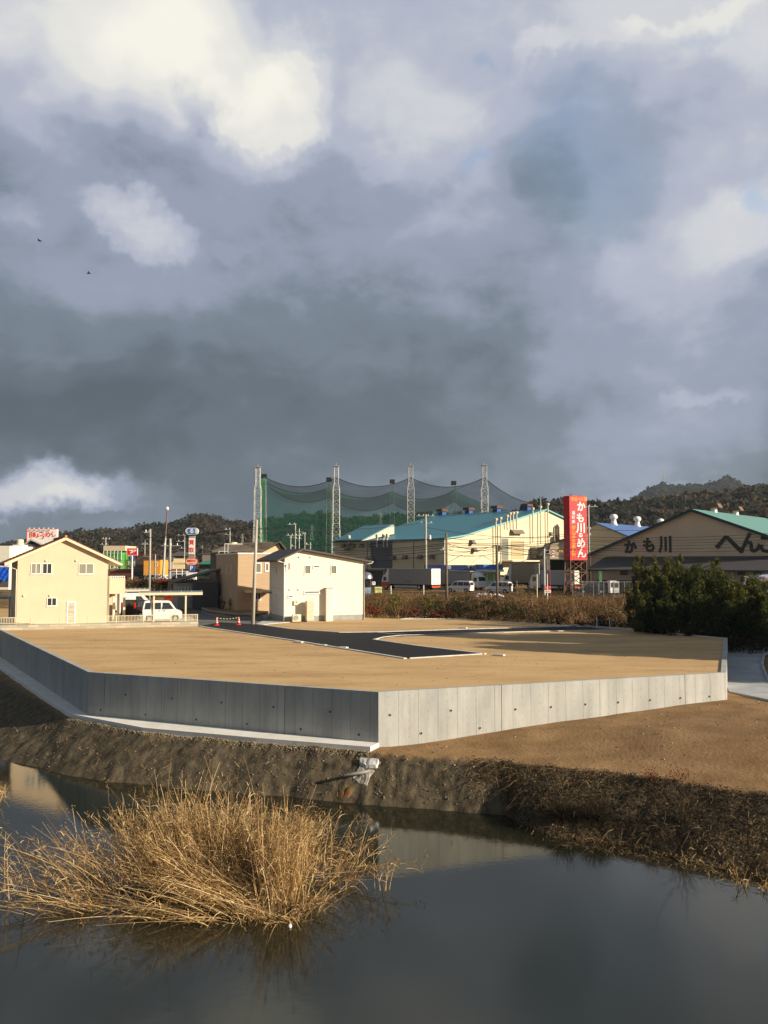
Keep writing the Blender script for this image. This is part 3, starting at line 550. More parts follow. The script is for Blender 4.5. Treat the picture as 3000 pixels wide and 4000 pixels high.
x, z = F2.on(*r4(430, 400)); mb = MB(); mb.tube([(x, 0, z), (x, -.3, z + .02), (x - .15, -.4, z + .1)], .02); mb.tube([(x, 0, z - .5), (x + .2, -.25, z - .5)], .02); mb.tube([(x, -.02, z - .5), (x, -.02, z + .1)], .02); mb.box(x - .05, x + .05, -.2, 0, z - .12, z + .08); mb.build('wire_bracket', m_steel, h2)
# air conditioner and water heater
def px_box(f, p0, p1): x0, z1 = f.on(*p0); x1, z0 = f.on(*p1); return x0, x1, z0, z1
x0, x1, z0, z1 = px_box(F2, r4(503, 1105), r4(625, 1210)); L0 = F2.o + F2.x * ((x0 + x1) / 2 - .05) - F2.y * .75
ac = thing('air_conditioner', 'pale air conditioner outdoor unit standing against the white house foundation', 'air conditioner', L0, F2.rz); w = (x1 - x0) / 2 * .98
MB().box(-w, w, 0, .32, .06, .72).build('casing', m_barge, ac, bevel=.02); mb = MB(); mb.lathe([(.24, 0), (.25, .02), (.24, .03)], 20); o = mb.build('fan_grille', m_found, ac); o.location = (-.08, 0, .40); o.rotation_euler[0] = R(90)
MB().box(-w + .1, -w + .2, 0, .32, 0, .06).build('foot', m_black, ac); MB().box(w - .2, w - .1, 0, .32, 0, .06).build('foot', m_black, ac)
x0, x1, z0, z1 = px_box(F2, r4(713, 948), r4(815, 1215)); L0 = F2.o + F2.x * ((x0 + x1) / 2 - .12) - F2.y * .85; w = (x1 - x0) / 2
wh = thing('water_heater', 'tall beige hot water tank standing against the white house', 'water heater', L0, F2.rz); MB().box(-w, w, 0, .6, .12, 1.92).build('tank_casing', plain('beige_enamel', C(214, 192, 166), rough=.5), wh, bevel=.02); MB().box(-w + .03, w - .03, .03, .57, 0, .12).build('base', m_found, wh)
# antenna on its ridge
at0 = F2.o + F2.x * xa + F2.y * .8; t = thing('antenna', 'thin roof aerial on the ridge of the white house', 'antenna', (at0.x, at0.y, za + .2)); MB().tube([(0, 0, 0), (0, 0, 1.9)], .025).build('mast', m_steel, t); mb = MB(); mb.tube([(-.35, 0, 1.6), (.35, .1, 1.6)], .015)
for i in range(5): mb.tube([(-.3 + .15 * i, -.2, 1.6), (-.3 + .15 * i, .2, 1.6)], .008)
mb.build('aerial', m_steel, t)
# ================================================================== tan flat-roofed house
r3 = lambda x, y: (780 + x * .2411, 2050 + y * .2411)
p = at(927.6, 2396, 89.5); F3 = Fr((p.x, p.y, 0), R(22)); h3 = thing('house', 'tan flat-roofed two-storey house half hidden behind the tall pole and white house', 'house', F3.o, F3.rz)
zt = F3.on(927.6, 2164)[1]; xr = 7.5; yl = F3.onx(843.5, 2300)[0]
MB().box(0, xr, 0, yl, 0, zt).build('wall', m_tan, h3); mb = MB(); mb.box(-.06, xr + .05, -.06, yl + .05, zt, zt + .14); mb.build('parapet', m_wht, h3)
winp(h3, F3, r3(905, 630), r3(985, 768), glass=m_frost, fr=.1); winp(h3, F3, r3(1072, 632), r3(1110, 740), glass=m_frost, fr=.1); winp(h3, F3, r3(898, 1105), r3(984, 1210), glass=m_glass, fr=.07, split=1)
x, z = F3.on(*r3(950, 1085)); mb = MB(); mb.prism([(x - 1.6, 0, z + .1), (x - 1.6, -1.1, z - .12), (x - 1.6, -1.1, z - .06), (x - 1.6, 0, z + .22)], (3.0, 0, 0)); mb.build('awning', m_tan, h3)
for px, a, b, w in [(345, 648, 788, .5), (448, 650, 785, .28), (512, 650, 785, .28), (272, 1145, 1210, .3), (338, 1150, 1212, .3), (505, 1085, 1190, .3)]:
    y, z1 = F3.onx(*r3(px, a)); _, z0 = F3.onx(*r3(px, b)); win(h3, (0, y, (z0 + z1) / 2), w, z1 - z0, rz=R(-90), glass=m_glass if px != 505 else m_frost, fr=.05)
hood(h3, *F3.on(*r3(930, 600)), m_tan, .09); hood(h3, *F3.on(*r3(985, 1045)), m_tan, .09)
# planter wall with young shrubs
pl = thing('planter_wall', 'dark low kerb wall of the planting bed in front of the tan house', 'wall'); pts = [gd(*r3(30, 1400)), gd(*r3(120, 1445)), gd(*r3(500, 1500)), gd(*r3(850, 1515)), gd(*r3(1060, 1470))]
mb = MB()
for a, b in zip(pts, pts[1:]):
    d = (b - a).normalized(); nn = Vector((-d.y, d.x, 0)) * .18; mb.prism([a, b, b + nn, a + nn], (0, 0, .42))
mb.build('kerb_wall', m_found, pl); pts2 = pts + [pts[-1] + Vector((0, 2.6, 0)), pts[0] + Vector((0, 2.6, 0))]; sheet('planting_soil', pts2, .30, m_ground, .2, pl)
# ================================================================== brown-roofed house behind
p = at(848, 2330, 118); F4 = Fr((p.x, p.y, 0), R(20)); h4 = thing('house', 'house with wide brown hip-and-gable roof rising behind the tan flat-roofed house', 'house', F4.o, F4.rz)
ze = F4.on(848, 2157)[1]; x1 = F4.on(*r3(1015, 430))[0]; x2 = F4.on(*r3(1420, 385))[0]; zrdg = F4.on(*r3(1290, 325), 3)[1] + .3
MB().box(0, x1, 0, 7, 0, ze - .05).build('wall', plain('dark_timber', C(74, 68, 62)), h4); m_lc = plain('light_clay_wall', C(206, 186, 150)); mb = MB(); mb.prism([(x1 + .003, -.3, 0), (x2 - .8, -.3, 0), (x2 - .8, -.3, ze), ((x1 + x2) / 2 + .5, -.3, zrdg - .25), (x1 + .003, -.3, ze)], (0, 7.3, 0)); mb.build('gable_wall', m_lc, h4)
mb = MB(); rx0 = F4.on(*r3(545, 350), 3)[0]; rx1 = (x1 + x2) / 2 + .5
mb.add([(-.9, -.9, ze), (x1, -.9, ze + .1), (rx1, -.9, zrdg), (rx0, 3.2, zrdg - .25), (-.9, 7.9, ze), (rx1, 7.9, zrdg), (x2, -.9, ze - .1), (x2, 7.9, ze - .1), (rx1, 3.2, zrdg)], [(0, 1, 2, 8, 3), (0, 3, 4), (3, 8, 5, 4), (2, 6, 7, 5)])
o = mb.build('roof', mat('weathered_brown_roof', C(112, 100, 84), C(90, 80, 66), scale=1.5), h4); md = o.modifiers.new('t', 'SOLIDIFY'); md.thickness = .15; md.offset = 1
x, z = F4.on(*r3(548, 320), 3); MB().lathe([(.35, 0), (.35, .5), (.55, .8), (.55, 1.1), (.2, 1.15)], 12, (x, 3.0, z - .8)).build('roof_tank', m_barge, h4)
t = thing('pipe_rack', 'pale steel service frame standing above the tan house roof', 'frame', F3.o + F3.y * (yl - .5), F3.rz); mb = MB(); zt2 = F3.on(*r3(370, 310), yl)[1]
for x in (.9, 1.3): mb.tube([(x, 0, zt + .1), (x, 0, zt2)], .05)
mb.tube([(.9, 0, zt2), (3.2, .5, zt2)], .05); mb.tube([(.2, 0, zt2 - .9), (1.3, 0, zt2 - .9)], .04); mb.tube([(.2, 0, zt2 - .9), (.2, 0, zt2 - 1.3)], .04); mb.build('frame', m_lat, t)
# small dark sheds left of the tan house
p = at(838, 2390, 97); F5 = Fr((p.x - 1.2, p.y, 0), R(22)); t = thing('shed', 'dark grey shed with sloping roof left of the tan house', 'shed', F5.o, F5.rz); MB().box(-1.2, 1.6, 0, 5, 0, 3.2).build('wall', plain('charcoal_cladding', C(84, 84, 84)), t)
mb = MB(); mb.prism([(-3.4, .6, 3.1), (2.0, .6, 4.6), (2.0, .6, 4.75), (-3.4, .6, 3.25)], (0, 5, 0)); mb.build('roof', m_broof, t); MB().box(-2.9, -1.203, 1, 5, 0, 3.1).build('wall', m_found, t)
for i in range(4): win(t, (-2.7 + i * .38, 1, 2.1), .22, 1.0, glass=m_curt, fr=.04)
# ------------------------------------------------------------------ teal-roofed factory
def gz(x, y): return float(height(np.array([x]), np.array([y]), False)[0][0])
r3b = lambda x, y: (1200 + x * .6028, 1750 + y * .6028)
r6b = lambda x, y: (1750 + x * .3014, 2050 + y * .3014)
r5b = lambda x, y: (1400 + x * .2411, 2100 + y * .2411)
r7b = lambda x, y: (2200 + x * .2411, 1900 + y * .2411)
r4b = lambda x, y: (2100 + x * .5425, 1800 + y * .5425)
def corrug(name, c, sc=1.0, axis='X', dark=.82, bump=.03, rough=.7, stain=None):
    m = mat(name, c, tuple(v * .9 for v in c), scale=.35, rough=rough, stretch=(1, 1, .5)); t = m.node_tree; b = t.nodes['Principled BSDF']; L = t.links.new
    co = t.nodes.new('ShaderNodeTexCoord'); w = t.nodes.new('ShaderNodeTexWave'); w.wave_type = 'BANDS'; w.bands_direction = axis; w.inputs['Scale'].default_value = sc; L(co.outputs['Object'], w.inputs['Vector'])
    bp = t.nodes.new('ShaderNodeBump'); bp.inputs['Distance'].default_value = bump; L(w.outputs['Fac'], bp.inputs['Height']); L(bp.outputs[0], b.inputs['Normal'])
    return m
m_fac = corrug('cream_metal_siding', C(208, 196, 162), 1.2, bump=.012); m_teal = corrug('teal_roofing', C(54, 120, 134), .9, 'X', bump=.02, rough=.45)
m_fsteel = corrug('grey_metal_siding', C(186, 180, 162), 1.2, bump=.012)
p = at(1737, 2300, 165); FF = Fr((p.x, p.y, .6), R(44.5)); fac = thing('factory', 'huge cream factory with teal gable roof behind the parked trucks', 'factory', FF.o, FF.rz)
Z0 = FF.on(1737, 2103)[1]; xe, zE = FF.on(1809, 2092); xR, zR = FF.on(2129, 1991); LB = 33; x2 = 2 * xR - xe
mb = MB(); mb.prism([(0, 0, 3.2), (x2, 0, 0), (x2, 0, zE), (xR, 0, zR), (xe, 0, zE), (0, 0, Z0)], (0, LB, 0)); mb.build('wall', m_fac, fac)
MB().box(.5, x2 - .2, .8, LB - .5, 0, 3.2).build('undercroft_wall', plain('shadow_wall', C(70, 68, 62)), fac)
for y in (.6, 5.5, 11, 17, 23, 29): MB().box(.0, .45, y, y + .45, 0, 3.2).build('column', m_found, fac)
mb = MB(); mb.prism([(-.5, -.5, Z0 + .02), (xe, -.5, zE + .12), (xR, -.5, zR + .15), (x2 + .8, -.5, zE - .1), (x2 + .8, -.5, zE - .4), (xR, -.5, zR - .15), (xe, -.5, zE - .18), (-.5, -.5, Z0 - .28)], (0, LB + 1, 0)); mb.build('roof', m_teal, fac)
mb = MB(); mb.prism([(-.5, -.56, Z0 + .04), (xe, -.56, zE + .14), (xR, -.56, zR + .17), (x2 + .8, -.56, zE - .08), (x2 + .8, -.56, zE - .35), (xR, -.56, zR - .1), (xe, -.56, zE - .13), (-.5, -.56, Z0 - .23)], (0, .055, 0)); mb.build('roof_edge', plain('pale_cyan_trim', C(120, 176, 180)), fac)
m_rust = plain('rusty_vent', C(96, 66, 52), rough=.8)
for k, px in enumerate((1727, 1831, 1940, 2058)):
    y = max(1.0, min(LB - 1, FF.onx(px, 2010, xR)[0])); mb = MB(); mb.box(-.7, .7, -.7, .7, 0, .9); mb.build('vent_base', m_blue, fac).location = (xR, y, zR - .1); MB().prism([(-1.3, -1, 1.0), (1.3, -1, 1.0), (.9, -1, 1.6), (-.9, -1, 1.6)], (0, 2, 0)).build('ridge_vent', m_rust, fac).location = (xR, y, zR - .05)
m_duct = plain('grey_duct', C(116, 108, 94), rough=.6); m_stack = plain('pale_stack', C(204, 196, 176), rough=.5)
for px, pa, pb in [(1928, 2035, 2210), (1946, 2030, 2210), (1972, 2022, 2064), (1984, 2012, 2066), (1996, 2010, 2068), (2009, 2008, 2068), (2072, 1993, 2120), (2102, 1986, 2125), (2131, 1975, 2130)]:
    x, z1 = FF.on(px, pa); _, z0 = FF.on(px, pb); mb = MB(); mb.tube([(x, -.6, z0), (x, -.6, z1)], .16, 8); mb.lathe([(.3, 0), (.42, .25), (.42, .5), (.1, .6)], 8, (x, -.6, z1)); mb.build('exhaust_stack', m_stack, fac, smooth=False)
for px, py in [(1840, 2117), (1848, 2148), (1950, 2139), (2146, 2085)] + [(1998 + 11 * i, 2077) for i in range(4)]:
    x, z = FF.on(px, py); mb = MB(); mb.box(-.45, .45, -.5, 0, -.4, .4); mb.prism([(-.5, -.5, .4), (.5, -.5, .4), (.5, -1.1, -.45), (-.5, -1.1, -.45)], (0, .05, -.05)); mb.build('vent_hood', m_duct, fac).location = (x, 0, z)
x, z1 = FF.on(2165, 2058); _, z0 = FF.on(2165, 2112); x3 = FF.on(2174, 2058)[0]; MB().tube([(x, -.5, z0), (x, -.5, z1), ((x + x3) / 2, -.5, z1 + .4), (x3, -.5, z1), (x3, -.5, z0)], .3, 8).build('curved_duct', m_duct, fac, smooth=True)
for (p0, p1), m_ in [(((1958, 2104), (1985, 2186)), m_frost), (((1996, 2112), (2046, 2184)), plain('dirty_shutter', C(178, 160, 122)))]:
    winp(fac, FF, p0, p1, glass=m_, frame=m_duct, hint='shutter_door', sill=False)
for px in (2080, 2098, 2118): x, z = FF.on(px, 2160); mb = MB(); mb.box(-.9, .9, -1.6, 0, -1.2, 1.2); mb.tube([(0, -1.6, 0), (0, -2.0, 0)], .9, 12); mb.build('fan_unit', m_duct, fac).location = (x, 0, z)
x0, z0 = FF.on(1955, 2190); x1_, _ = FF.on(2101, 2190); MB().box(x0, x1_, -3.2, 0, z0 - .2, z0 + .1).build('loading_canopy', m_stack, fac)
for (p0, p1) in [((1990, 2215), (2048, 2262)), ((2050, 2200), (2100, 2300)), ((2104, 2185), (2220, 2300))]:
    x0, z1 = FF.on(*p0); x1_, z0 = FF.on(*p1); MB().box(x0, x1_, -.06, 0, .1, z1).build('loading_bay', m_black if p0[0] > 2100 else m_rust, fac)
for pb in [((1508, 2118), (1560, 2192))]:
    pass
def side_pt(px, py): return FF.onx(px, py, 0)
y, z = side_pt(1489, 2164); MB().box(-.06, 0, y - 3.4, y + 3.2, z - 3.0, z + 2.6).build('roller_shutter', corrug('grey_shutter', C(104, 108, 112), 3, 'Z'), fac)
for px, py in [(1348, 2133), (1372, 2131), (1385, 2133), (1418, 2132), (1448, 2131), (1440, 2187), (1458, 2185), (1542, 2178), (1588, 2177), (1646, 2176), (1693, 2175), (1362, 2142)]:
    y, z = side_pt(px, py); mb = MB(); mb.box(-.5, 0, -.4, .4, -.4, .4); mb.prism([(-.5, -.5, .45), (-.5, .5, .45), (-1.15, .5, -.4), (-1.15, -.5, -.4)], (.05, 0, -.05)); mb.build('vent_hood', m_duct, fac).location = (0, y, z)
for px in (1369, 1480, 1505, 1520): y, z = side_pt(px, 2115); mb = MB(); mb.tube([(-.5, y, Z0 - 1.5), (-.5, y, Z0 + .5)], .15, 8); mb.lathe([(.25, 0), (.38, .2), (.38, .7), (.1, .8)], 8, (-.5, y, Z0 + .5)); mb.build('exhaust_stack', m_stack, fac)
for px in (1436, 1508, 1616): y, z = side_pt(px, 2150); MB().box(-.08, 0, y - .08, y + .08, 3.2, Z0 - .3).build('downpipe', m_duct, fac)
mb = MB(); mb.box(-.05, 0, 0, LB, 3.15, 3.5); mb.build('base_flashing', m_duct, fac)
# little monitor roof on the far end of the teal roof
yy = LB * .62; ml = lambda px, py, X: FF.onx(px, py, X)
x0 = xe * .4; zb1 = Z0 + .3
o = MB(); o.prism([(x0, LB - 12, zb1), (x0, LB - 1, zb1), (x0 + 6.5, LB - 1, zb1 + 3.6), (x0 + 6.5, LB - 12, zb1 + 3.6)], (0, 0, -2.5)); mb = MB()
mb.prism([(-1.0, LB - 1, Z0 - .1), (9, LB - 1, zE + 1.0), (9, LB - 1, zE + 2.9), (8.2, LB - 1, zE + 2.9)], (0, -9, 0)); mb.build('monitor_wall', m_fsteel, fac)
mb = MB(); mb.prism([(-1.2, LB - .8, Z0 + .02), (8.2, LB - .8, zE + 3.0), (8.5, LB - .8, zE + 3.0), (8.5, LB - .8, zE + 3.2), (8.2, LB - .8, zE + 3.2), (-1.2, LB - .8, Z0 + .2)], (0, -9.5, 0)); mb.build('monitor_roof', m_teal, fac)
# ------------------------------------------------------------------ low office with blue fascia
p = at(1668, 2300, 156); Fo = Fr((p.x, p.y, .62), R(0)); of = thing('office', 'low white office with long dark blue fascia in front of the factory', 'office', Fo.o, Fo.rz)
x1_ = Fo.on(1884, 2207)[0]; zt = Fo.on(1700, 2207)[1]; zf = Fo.on(1700, 2226)[1]
MB().box(0, x1_, 0, 5, 0, zf).build('wall', m_wht, of); MB().box(-.3, x1_, -.6, 5, zf, zt).build('fascia', plain('navy_fascia', C(36, 52, 104)), of)
for p0, p1 in [((1704, 2245), (1715, 2266)), ((1790, 2236), (1818, 2246)), ((1822, 2236), (1848, 2246)), ((1852, 2236), (1880, 2252))]: winp(of, Fo, p0, p1, fr=.05, glass=m_green if p0[0] > 1780 else m_glass)
m_ltxt = plain('white_lettering', C(230, 230, 225)); x, z = Fo.on(1840, 2217); text('lettering', '工場', .95, m_ltxt, of, (x, -.62, z)); x, z = Fo.on(1753, 2217); text('lettering', '岡', .8, m_ltxt, of, (x, -.62, z))
p = at(1886, 2300, 152); Fs = Fr((p.x, p.y, .62), R(12)); sh = thing('shop', 'small shop with bright blue fascia and lime green glazing beside the navy office', 'shop', Fs.o, Fs.rz)
x1_ = Fs.on(1954, 2207)[0]; zt = Fs.on(1900, 2205)[1]; zf = Fs.on(1900, 2225)[1]
MB().box(0, x1_, 0, 4, 0, zf - .4).build('wall', m_wht, sh); MB().box(-.1, x1_ + .2, -.9, 4, zf, zt).build('fascia', plain('sky_blue_fascia', C(60, 120, 196)), sh); MB().box(-.1, x1_ + .3, -1.1, 4, zf - .4, zf).build('awning', m_wht, sh)
m_lime = plain('lime_film', C(150, 190, 60))
for p0, p1 in [((1891, 2240), (1900, 2268)), ((1905, 2240), (1927, 2268)), ((1932, 2240), (1941, 2268))]: winp(sh, Fs, p0, p1, fr=.08, glass=m_lime, split=1 if p0[0] == 1905 else 0, sill=False)
# ------------------------------------------------------------------ golf net towers and nets
def lattice(mb, base, z1, w0, w1, r=.07, n=None, steps=None):
    x, y, z0 = base; n = n or int((z1 - z0) / 1.6); prev = None
    for i in range(n + 1):
        z = z0 + (z1 - z0) * i / n; f = i / n; w = (steps(f) if steps else w0 + (w1 - w0) * f) / 2; c = [(x - w, y - w, z), (x + w, y - w, z), (x + w, y + w, z), (x - w, y + w, z)]
        if prev:
            for k in range(4):
                mb.tube([prev[k], c[k]], r, 4, False); mb.tube([prev[k], c[(k + 1) % 4]] if i % 2 else [prev[(k + 1) % 4], c[k]], r * .6, 3, False)
        for k in range(4): mb.tube([c[k], c[(k + 1) % 4]], r * .6, 3, False)
        prev = c
m_grn = plain('green_steel', C(112, 138, 118)); tops = []
for i, (px, py) in enumerate([(1008, 1825), (1314, 1822), (1604, 1820), (1892, 1818)]):
    q = at(px, py, 230); t = thing('lattice_tower', ['white lattice tower at the left end of the golf net', 'white lattice tower in front of the first net bay, second from the left end', 'tall white lattice tower rising behind the middle of the teal roof', 'rightmost white lattice tower of the golf net, above the teal roof ridge'][i], 'tower', (q.x, q.y, .5), 0, 'white front towers of the golf net'); mb = MB()
    lattice(mb, (0, 0, 0), q.z - .5, 2.2, 1.1, .085, 20, lambda f: 2.5 - .5 * min(1, f / .45) if f < .5 else (1.8 if f < .82 else 1.15)); mb.build('lattice', m_lat, t); mb = MB(); mb.box(-.9, .9, -.9, .9, 0, .1); mb.tube([(0, 0, 0), (0, 0, .9)], .05)
    o = mb.build('head_platform', m_lat, t); o.location = (0, 0, q.z - .5); tops.append(at(px, 1865, 230))
btops = []
for i, (px, py, D) in enumerate([(1032, 1855, 247), (1285, 1868, 253), (1532, 1876, 259), (1772, 1882, 264)]):
    q = at(px, py, D); t = thing('lattice_tower', ['green and white lattice tower holding the left corner of the golf net', 'thin greenish lattice tower just left of the second white tower', 'thin greenish lattice tower behind the net midway between two white towers', 'thin greenish lattice tower behind the net, last before the right end'][i], 'tower', (q.x, q.y, .5), 0, 'greenish rear towers of the golf net'); mb = MB()
    lattice(mb, (0, 0, 0), q.z - .5, 1.9, 1.1, .045, 14); mb.build('lattice', m_grn if i else m_lat, t); mb = MB(); mb.box(-.8, .8, -.8, .8, -.6, .6); o = mb.build('head_platform', m_black, t); o.location = (0, 0, q.z - .9); btops.append(q)
def netmat(name, c, a):
    m = bpy.data.materials.new(name); m.use_nodes = True; t = m.node_tree; b = t.nodes['Principled BSDF']; b.inputs['Base Color'].default_value = (*c, 1); b.inputs['Roughness'].default_value = .9; b.inputs['Specular IOR Level'].default_value = 0
    n = t.nodes.new('ShaderNodeTexNoise'); n.inputs['Scale'].default_value = .15; co = t.nodes.new('ShaderNodeTexCoord'); t.links.new(co.outputs['Object'], n.inputs['Vector']); mr = t.nodes.new('ShaderNodeMapRange'); mr.inputs[3].default_value = a * .8; mr.inputs[4].default_value = a * 1.2
    t.links.new(n.outputs['Fac'], mr.inputs[0]); t.links.new(mr.outputs[0], b.inputs['Alpha']); return m
net = thing('golf_net', 'green and grey practice-range netting sagging between the lattice towers', 'net')
def surf(name, P, Q, nu, nv, sag, m, edge=None):     # ruled net between two cables given as lists of support points
    def cable(pts, u):
        k = min(int(u * (len(pts) - 1)), len(pts) - 2); f = u * (len(pts) - 1) - k; a, b, s = pts[k], pts[k + 1], sag[k] if isinstance(sag, list) else sag
        p = a.lerp(b, f); return Vector((p.x, p.y, p.z - 4 * s * f * (1 - f)))
    n = nu * (len(P) - 1); V_ = []; 
    for i in range(n + 1):
        u = i / n; a = cable(P, u); b = Q(u, a) if callable(Q) else cable(Q, u)
        for j in range(nv + 1): V_.append(a.lerp(b, j / nv))
    F_l = [(i * (nv + 1) + j, (i + 1) * (nv + 1) + j, (i + 1) * (nv + 1) + j + 1, i * (nv + 1) + j + 1) for i in range(n) for j in range(nv)]
    o = npmesh(name, [tuple(v) for v in V_], F_l, m, net, smooth=True)
    return [V_[i * (nv + 1)] for i in range(n + 1)], [V_[i * (nv + 1) + nv] for i in range(n + 1)]
m_ng = netmat('green_netting', (.015, .085, .06), .62); m_ngd = netmat('dense_green_netting', (.02, .13, .05), .85); m_nk = netmat('grey_netting', (.045, .06, .056), .48)
lm = btops[0] + Vector((.2, 0, -.2)); rr_ = at(2100, 1965, 250)
front = [at(1038, 1866, 236)] + tops[1:] + [at(2095, 1967, 236)]
rear = [at(1037, 1880, 247), at(1285, 1905, 253), at(1532, 1920, 259), at(1772, 1915, 264), at(2080, 2010, 268)]
low = [at(1037, 1890, 247), at(1285, 1942, 253), at(1532, 1965, 259), at(1772, 1958, 264), at(2080, 2040, 268)]
a_, b_ = surf('roof_net', front, rear, 12, 5, [2.6, 2.6, 2.7, 1.5], m_nk); cab = MB(); cab.tube(a_, .09, 4); cab.tube(b_, .06, 4)
c_, d_ = surf('hanging_net', rear, lambda u, a: (lambda k, f: Vector((a.x, a.y, (low[k].z + (low[k + 1].z - low[k].z) * f) - 4 * 3.3 * f * (1 - f))))(min(int(u * 4), 3), u * 4 - min(int(u * 4), 3)), 12, 3, [2.4, 2.4, 2.5, 1.5], m_nk); cab.tube(d_, .07, 4)
surf('back_net', [v + Vector((0, 1.2, 0)) for v in rear], lambda u, a: Vector((a.x, a.y, .6)), 12, 8, [2.4, 2.4, 2.5, 1.5], m_ng)
mb = MB(); L1 = at(1015, 1880, 232); L2 = at(1036, 1862, 247); mb.add([(L1.x, L1.y, .6), (L2.x, L2.y, .6), tuple(L2), tuple(L1)], [(0, 1, 2, 3)]); mb.build('side_net', m_ngd, net); cab.build('net_cable', plain('cable_black', (.03, .035, .03)), net)
# ------------------------------------------------------------------ utility poles
def pole(name, label, px, py0, py1, D, r0, r1, m, arms=(), group='utility poles', gear=(), lean=0.0):
    b = at(px, py0, D); zt = at(px, py1, D).z; t = thing(name, label, 'pole', (b.x, b.y, b.z), 0, group); h = zt - b.z
    MB().tube([(0, 0, -.5), (lean * .5 * h, 0, h * .5), (lean * h, 0, h)], [r0, (r0 + r1) / 2, r1], 10).build('shaft', m, t, smooth=True)
    for (dz, xa_, xb_) in arms:
        mb = MB(); z = h - dz; mb.box(xa_ + lean * z, xb_ + lean * z, -.06, .06, z - .05, z + .05); mb.build('crossarm', m_steel, t)
        k = max(2, int((xb_ - xa_) / .7)); 
        for i in range(k): x = xa_ + (xb_ - xa_) * (i + .5) / k; MB().lathe([(.05, 0), (.09, .06), (.05, .12), (.09, .18), (.04, .26)], 7, (x + lean * z, 0, z + .05)).build('insulator', m_wht, t)
    for (dz, x, s) in gear: MB().lathe([(s * .5, 0), (s * .55, .1), (s * .55, s * 1.6), (s * .4, s * 1.8)], 10, (x, 0, h - dz)).build('transformer', m_steel, t)
    return t, Vector((b.x + lean * h, b.y, zt))
pole('utility_pole', 'tall plain grey concrete pole standing by the traffic cones in front of the tan house', 987, 2437, 2030, 74, .17, .12, m_pole, lean=.03)
pole('utility_pole', 'brown pole in the brush left of the nearer parked white minivan', 1745, 2357, 2083, 110, .19, .15, m_brownpole, [(2.2, -.9, .9)])
pole('utility_pole', 'brown pole with lamp and bracket between the two parked white minivans and the white shop', 1943, 2357, 2128, 110, .18, .14, m_brownpole)
pole('utility_pole', 'grey pole with crossarms and transformer rising behind the long grey truck', 1664, 2290, 2009, 152, .24, .17, m_pole, [(.3, -1.7, 1.7), (1.6, -1.2, 1.4)], gear=[(4.7, .7, .5)])
pole('utility_pole', 'thin pole with crossarm close behind the tall red sign', 2303, 2295, 1974, 140, .17, .13, m_pole, [(.2, -.3, 1.6), (4, -.5, .5), (5, -.5, .5), (6, -.6, .3)])
pole('utility_pole', 'grey steel pole above the far end of the white-framed carport roof', 583, 2325, 2066, 92, .14, .09, m_pole, [(.4, -.7, .1)])
pole('utility_pole', 'sunlit concrete pole standing left of the two-post signboard', 662, 2315, 2104, 105, .17, .13, m_pole, [(.9, -1.1, 1.3)])
for i, (px, y0, y1, D, arms, lab) in enumerate([
        (411, 2210, 2100, 190, [(.3, -1, 1.2), (1.6, -1.3, .7)], 'far pole with crossarms above the cream roof edge of the green-netted site'), (564, 2250, 2110, 200, [(1, -1, 1)], 'faint thin pole with one crossarm on the hillside right of the red logo sign'),
        (719, 2260, 2088, 180, [(.2, -1.8, .2), (1.5, -1.8, .2), (3, -1, .3)], 'far pole with white insulators just left of the blue oval sign'), (897, 2200, 2065, 170, [(.2, -1.2, .3), (1.2, -1.2, .3)], 'pole with two short crossarms behind the tan house'),
        (1153, 2180, 2045, 160, [(.2, -1.5, .2), (2.3, -1.8, 1.4), (2.9, -.2, 1.2)], 'pole crowded with crossarms and insulators above the white house roof'), (1135, 2180, 2093, 160, [(.3, -.3, 1.2), (2, 0, 1)], 'short thin pole paired with the crowded pole above the white house'),
        (1190, 2170, 2080, 175, [(.3, -.6, .3)], 'slim pole behind the roof aerial of the white house'), (1212, 2170, 2118, 150, [(.4, -1, .3)], 'stubby pole behind the white house ridge, right of the roof aerial'), (2112, 1985, 1946, 200, [], 'thin mast standing up behind the teal roof ridge'), (505, 2290, 2180, 190, [], 'thin steel post below the red logo sign'), (605, 2272, 2165, 150, [], 'thin post in front of the yellow building')]):
    pole('utility_pole', lab, px, y0, y1, D, .14, .1, m_pole, arms, group='distant utility poles')
# catenary brackets beside the railway
for i, (px, py, sx, lab) in enumerate([(1745, 2200, 1, 'thin steel railway bracket reaching right from the pole left of the white minivan'), (1943, 2202, -1, 'thin steel railway bracket reaching left from the pole near the white shop')]):
    q = at(px, py, 110); t = thing('railway_bracket', lab, 'bracket', tuple(q), 0, 'railway overhead brackets'); mb = MB(); mb.tube([(0, 0, 0), (sx * 2.0, 0, 1.1)], .04, 5); mb.tube([(sx * 2.0, 0, 1.1), (sx * 3.4, 0, .1)], .03, 5); mb.tube([(sx * .2, 0, 1.0), (sx * 3.6, 0, 1.0)], .025, 5); mb.tube([(sx * 1.5, 0, 1.0), (sx * 1.2, 0, .6)], .02, 4); mb.build('strut', m_steel, t)
m_wire = plain('wire_black', (.02, .02, .02), rough=.6)
def wire(label, pts, r=.022, D=None, sag=0.0):
    q = []
    for a, b in zip(pts, pts[1:]):
        A_, B2 = at(*a), at(*b); k = 10
        for i in range(k): f = i / k; p = A_.lerp(B2, f); p.z -= 4 * sag * f * (1 - f); q.append(p)
    q.append(at(*pts[-1])); o = MB().tube(q, r, 4, False).build('power_line', m_wire); tag(o, label, 'power line', 'power lines')
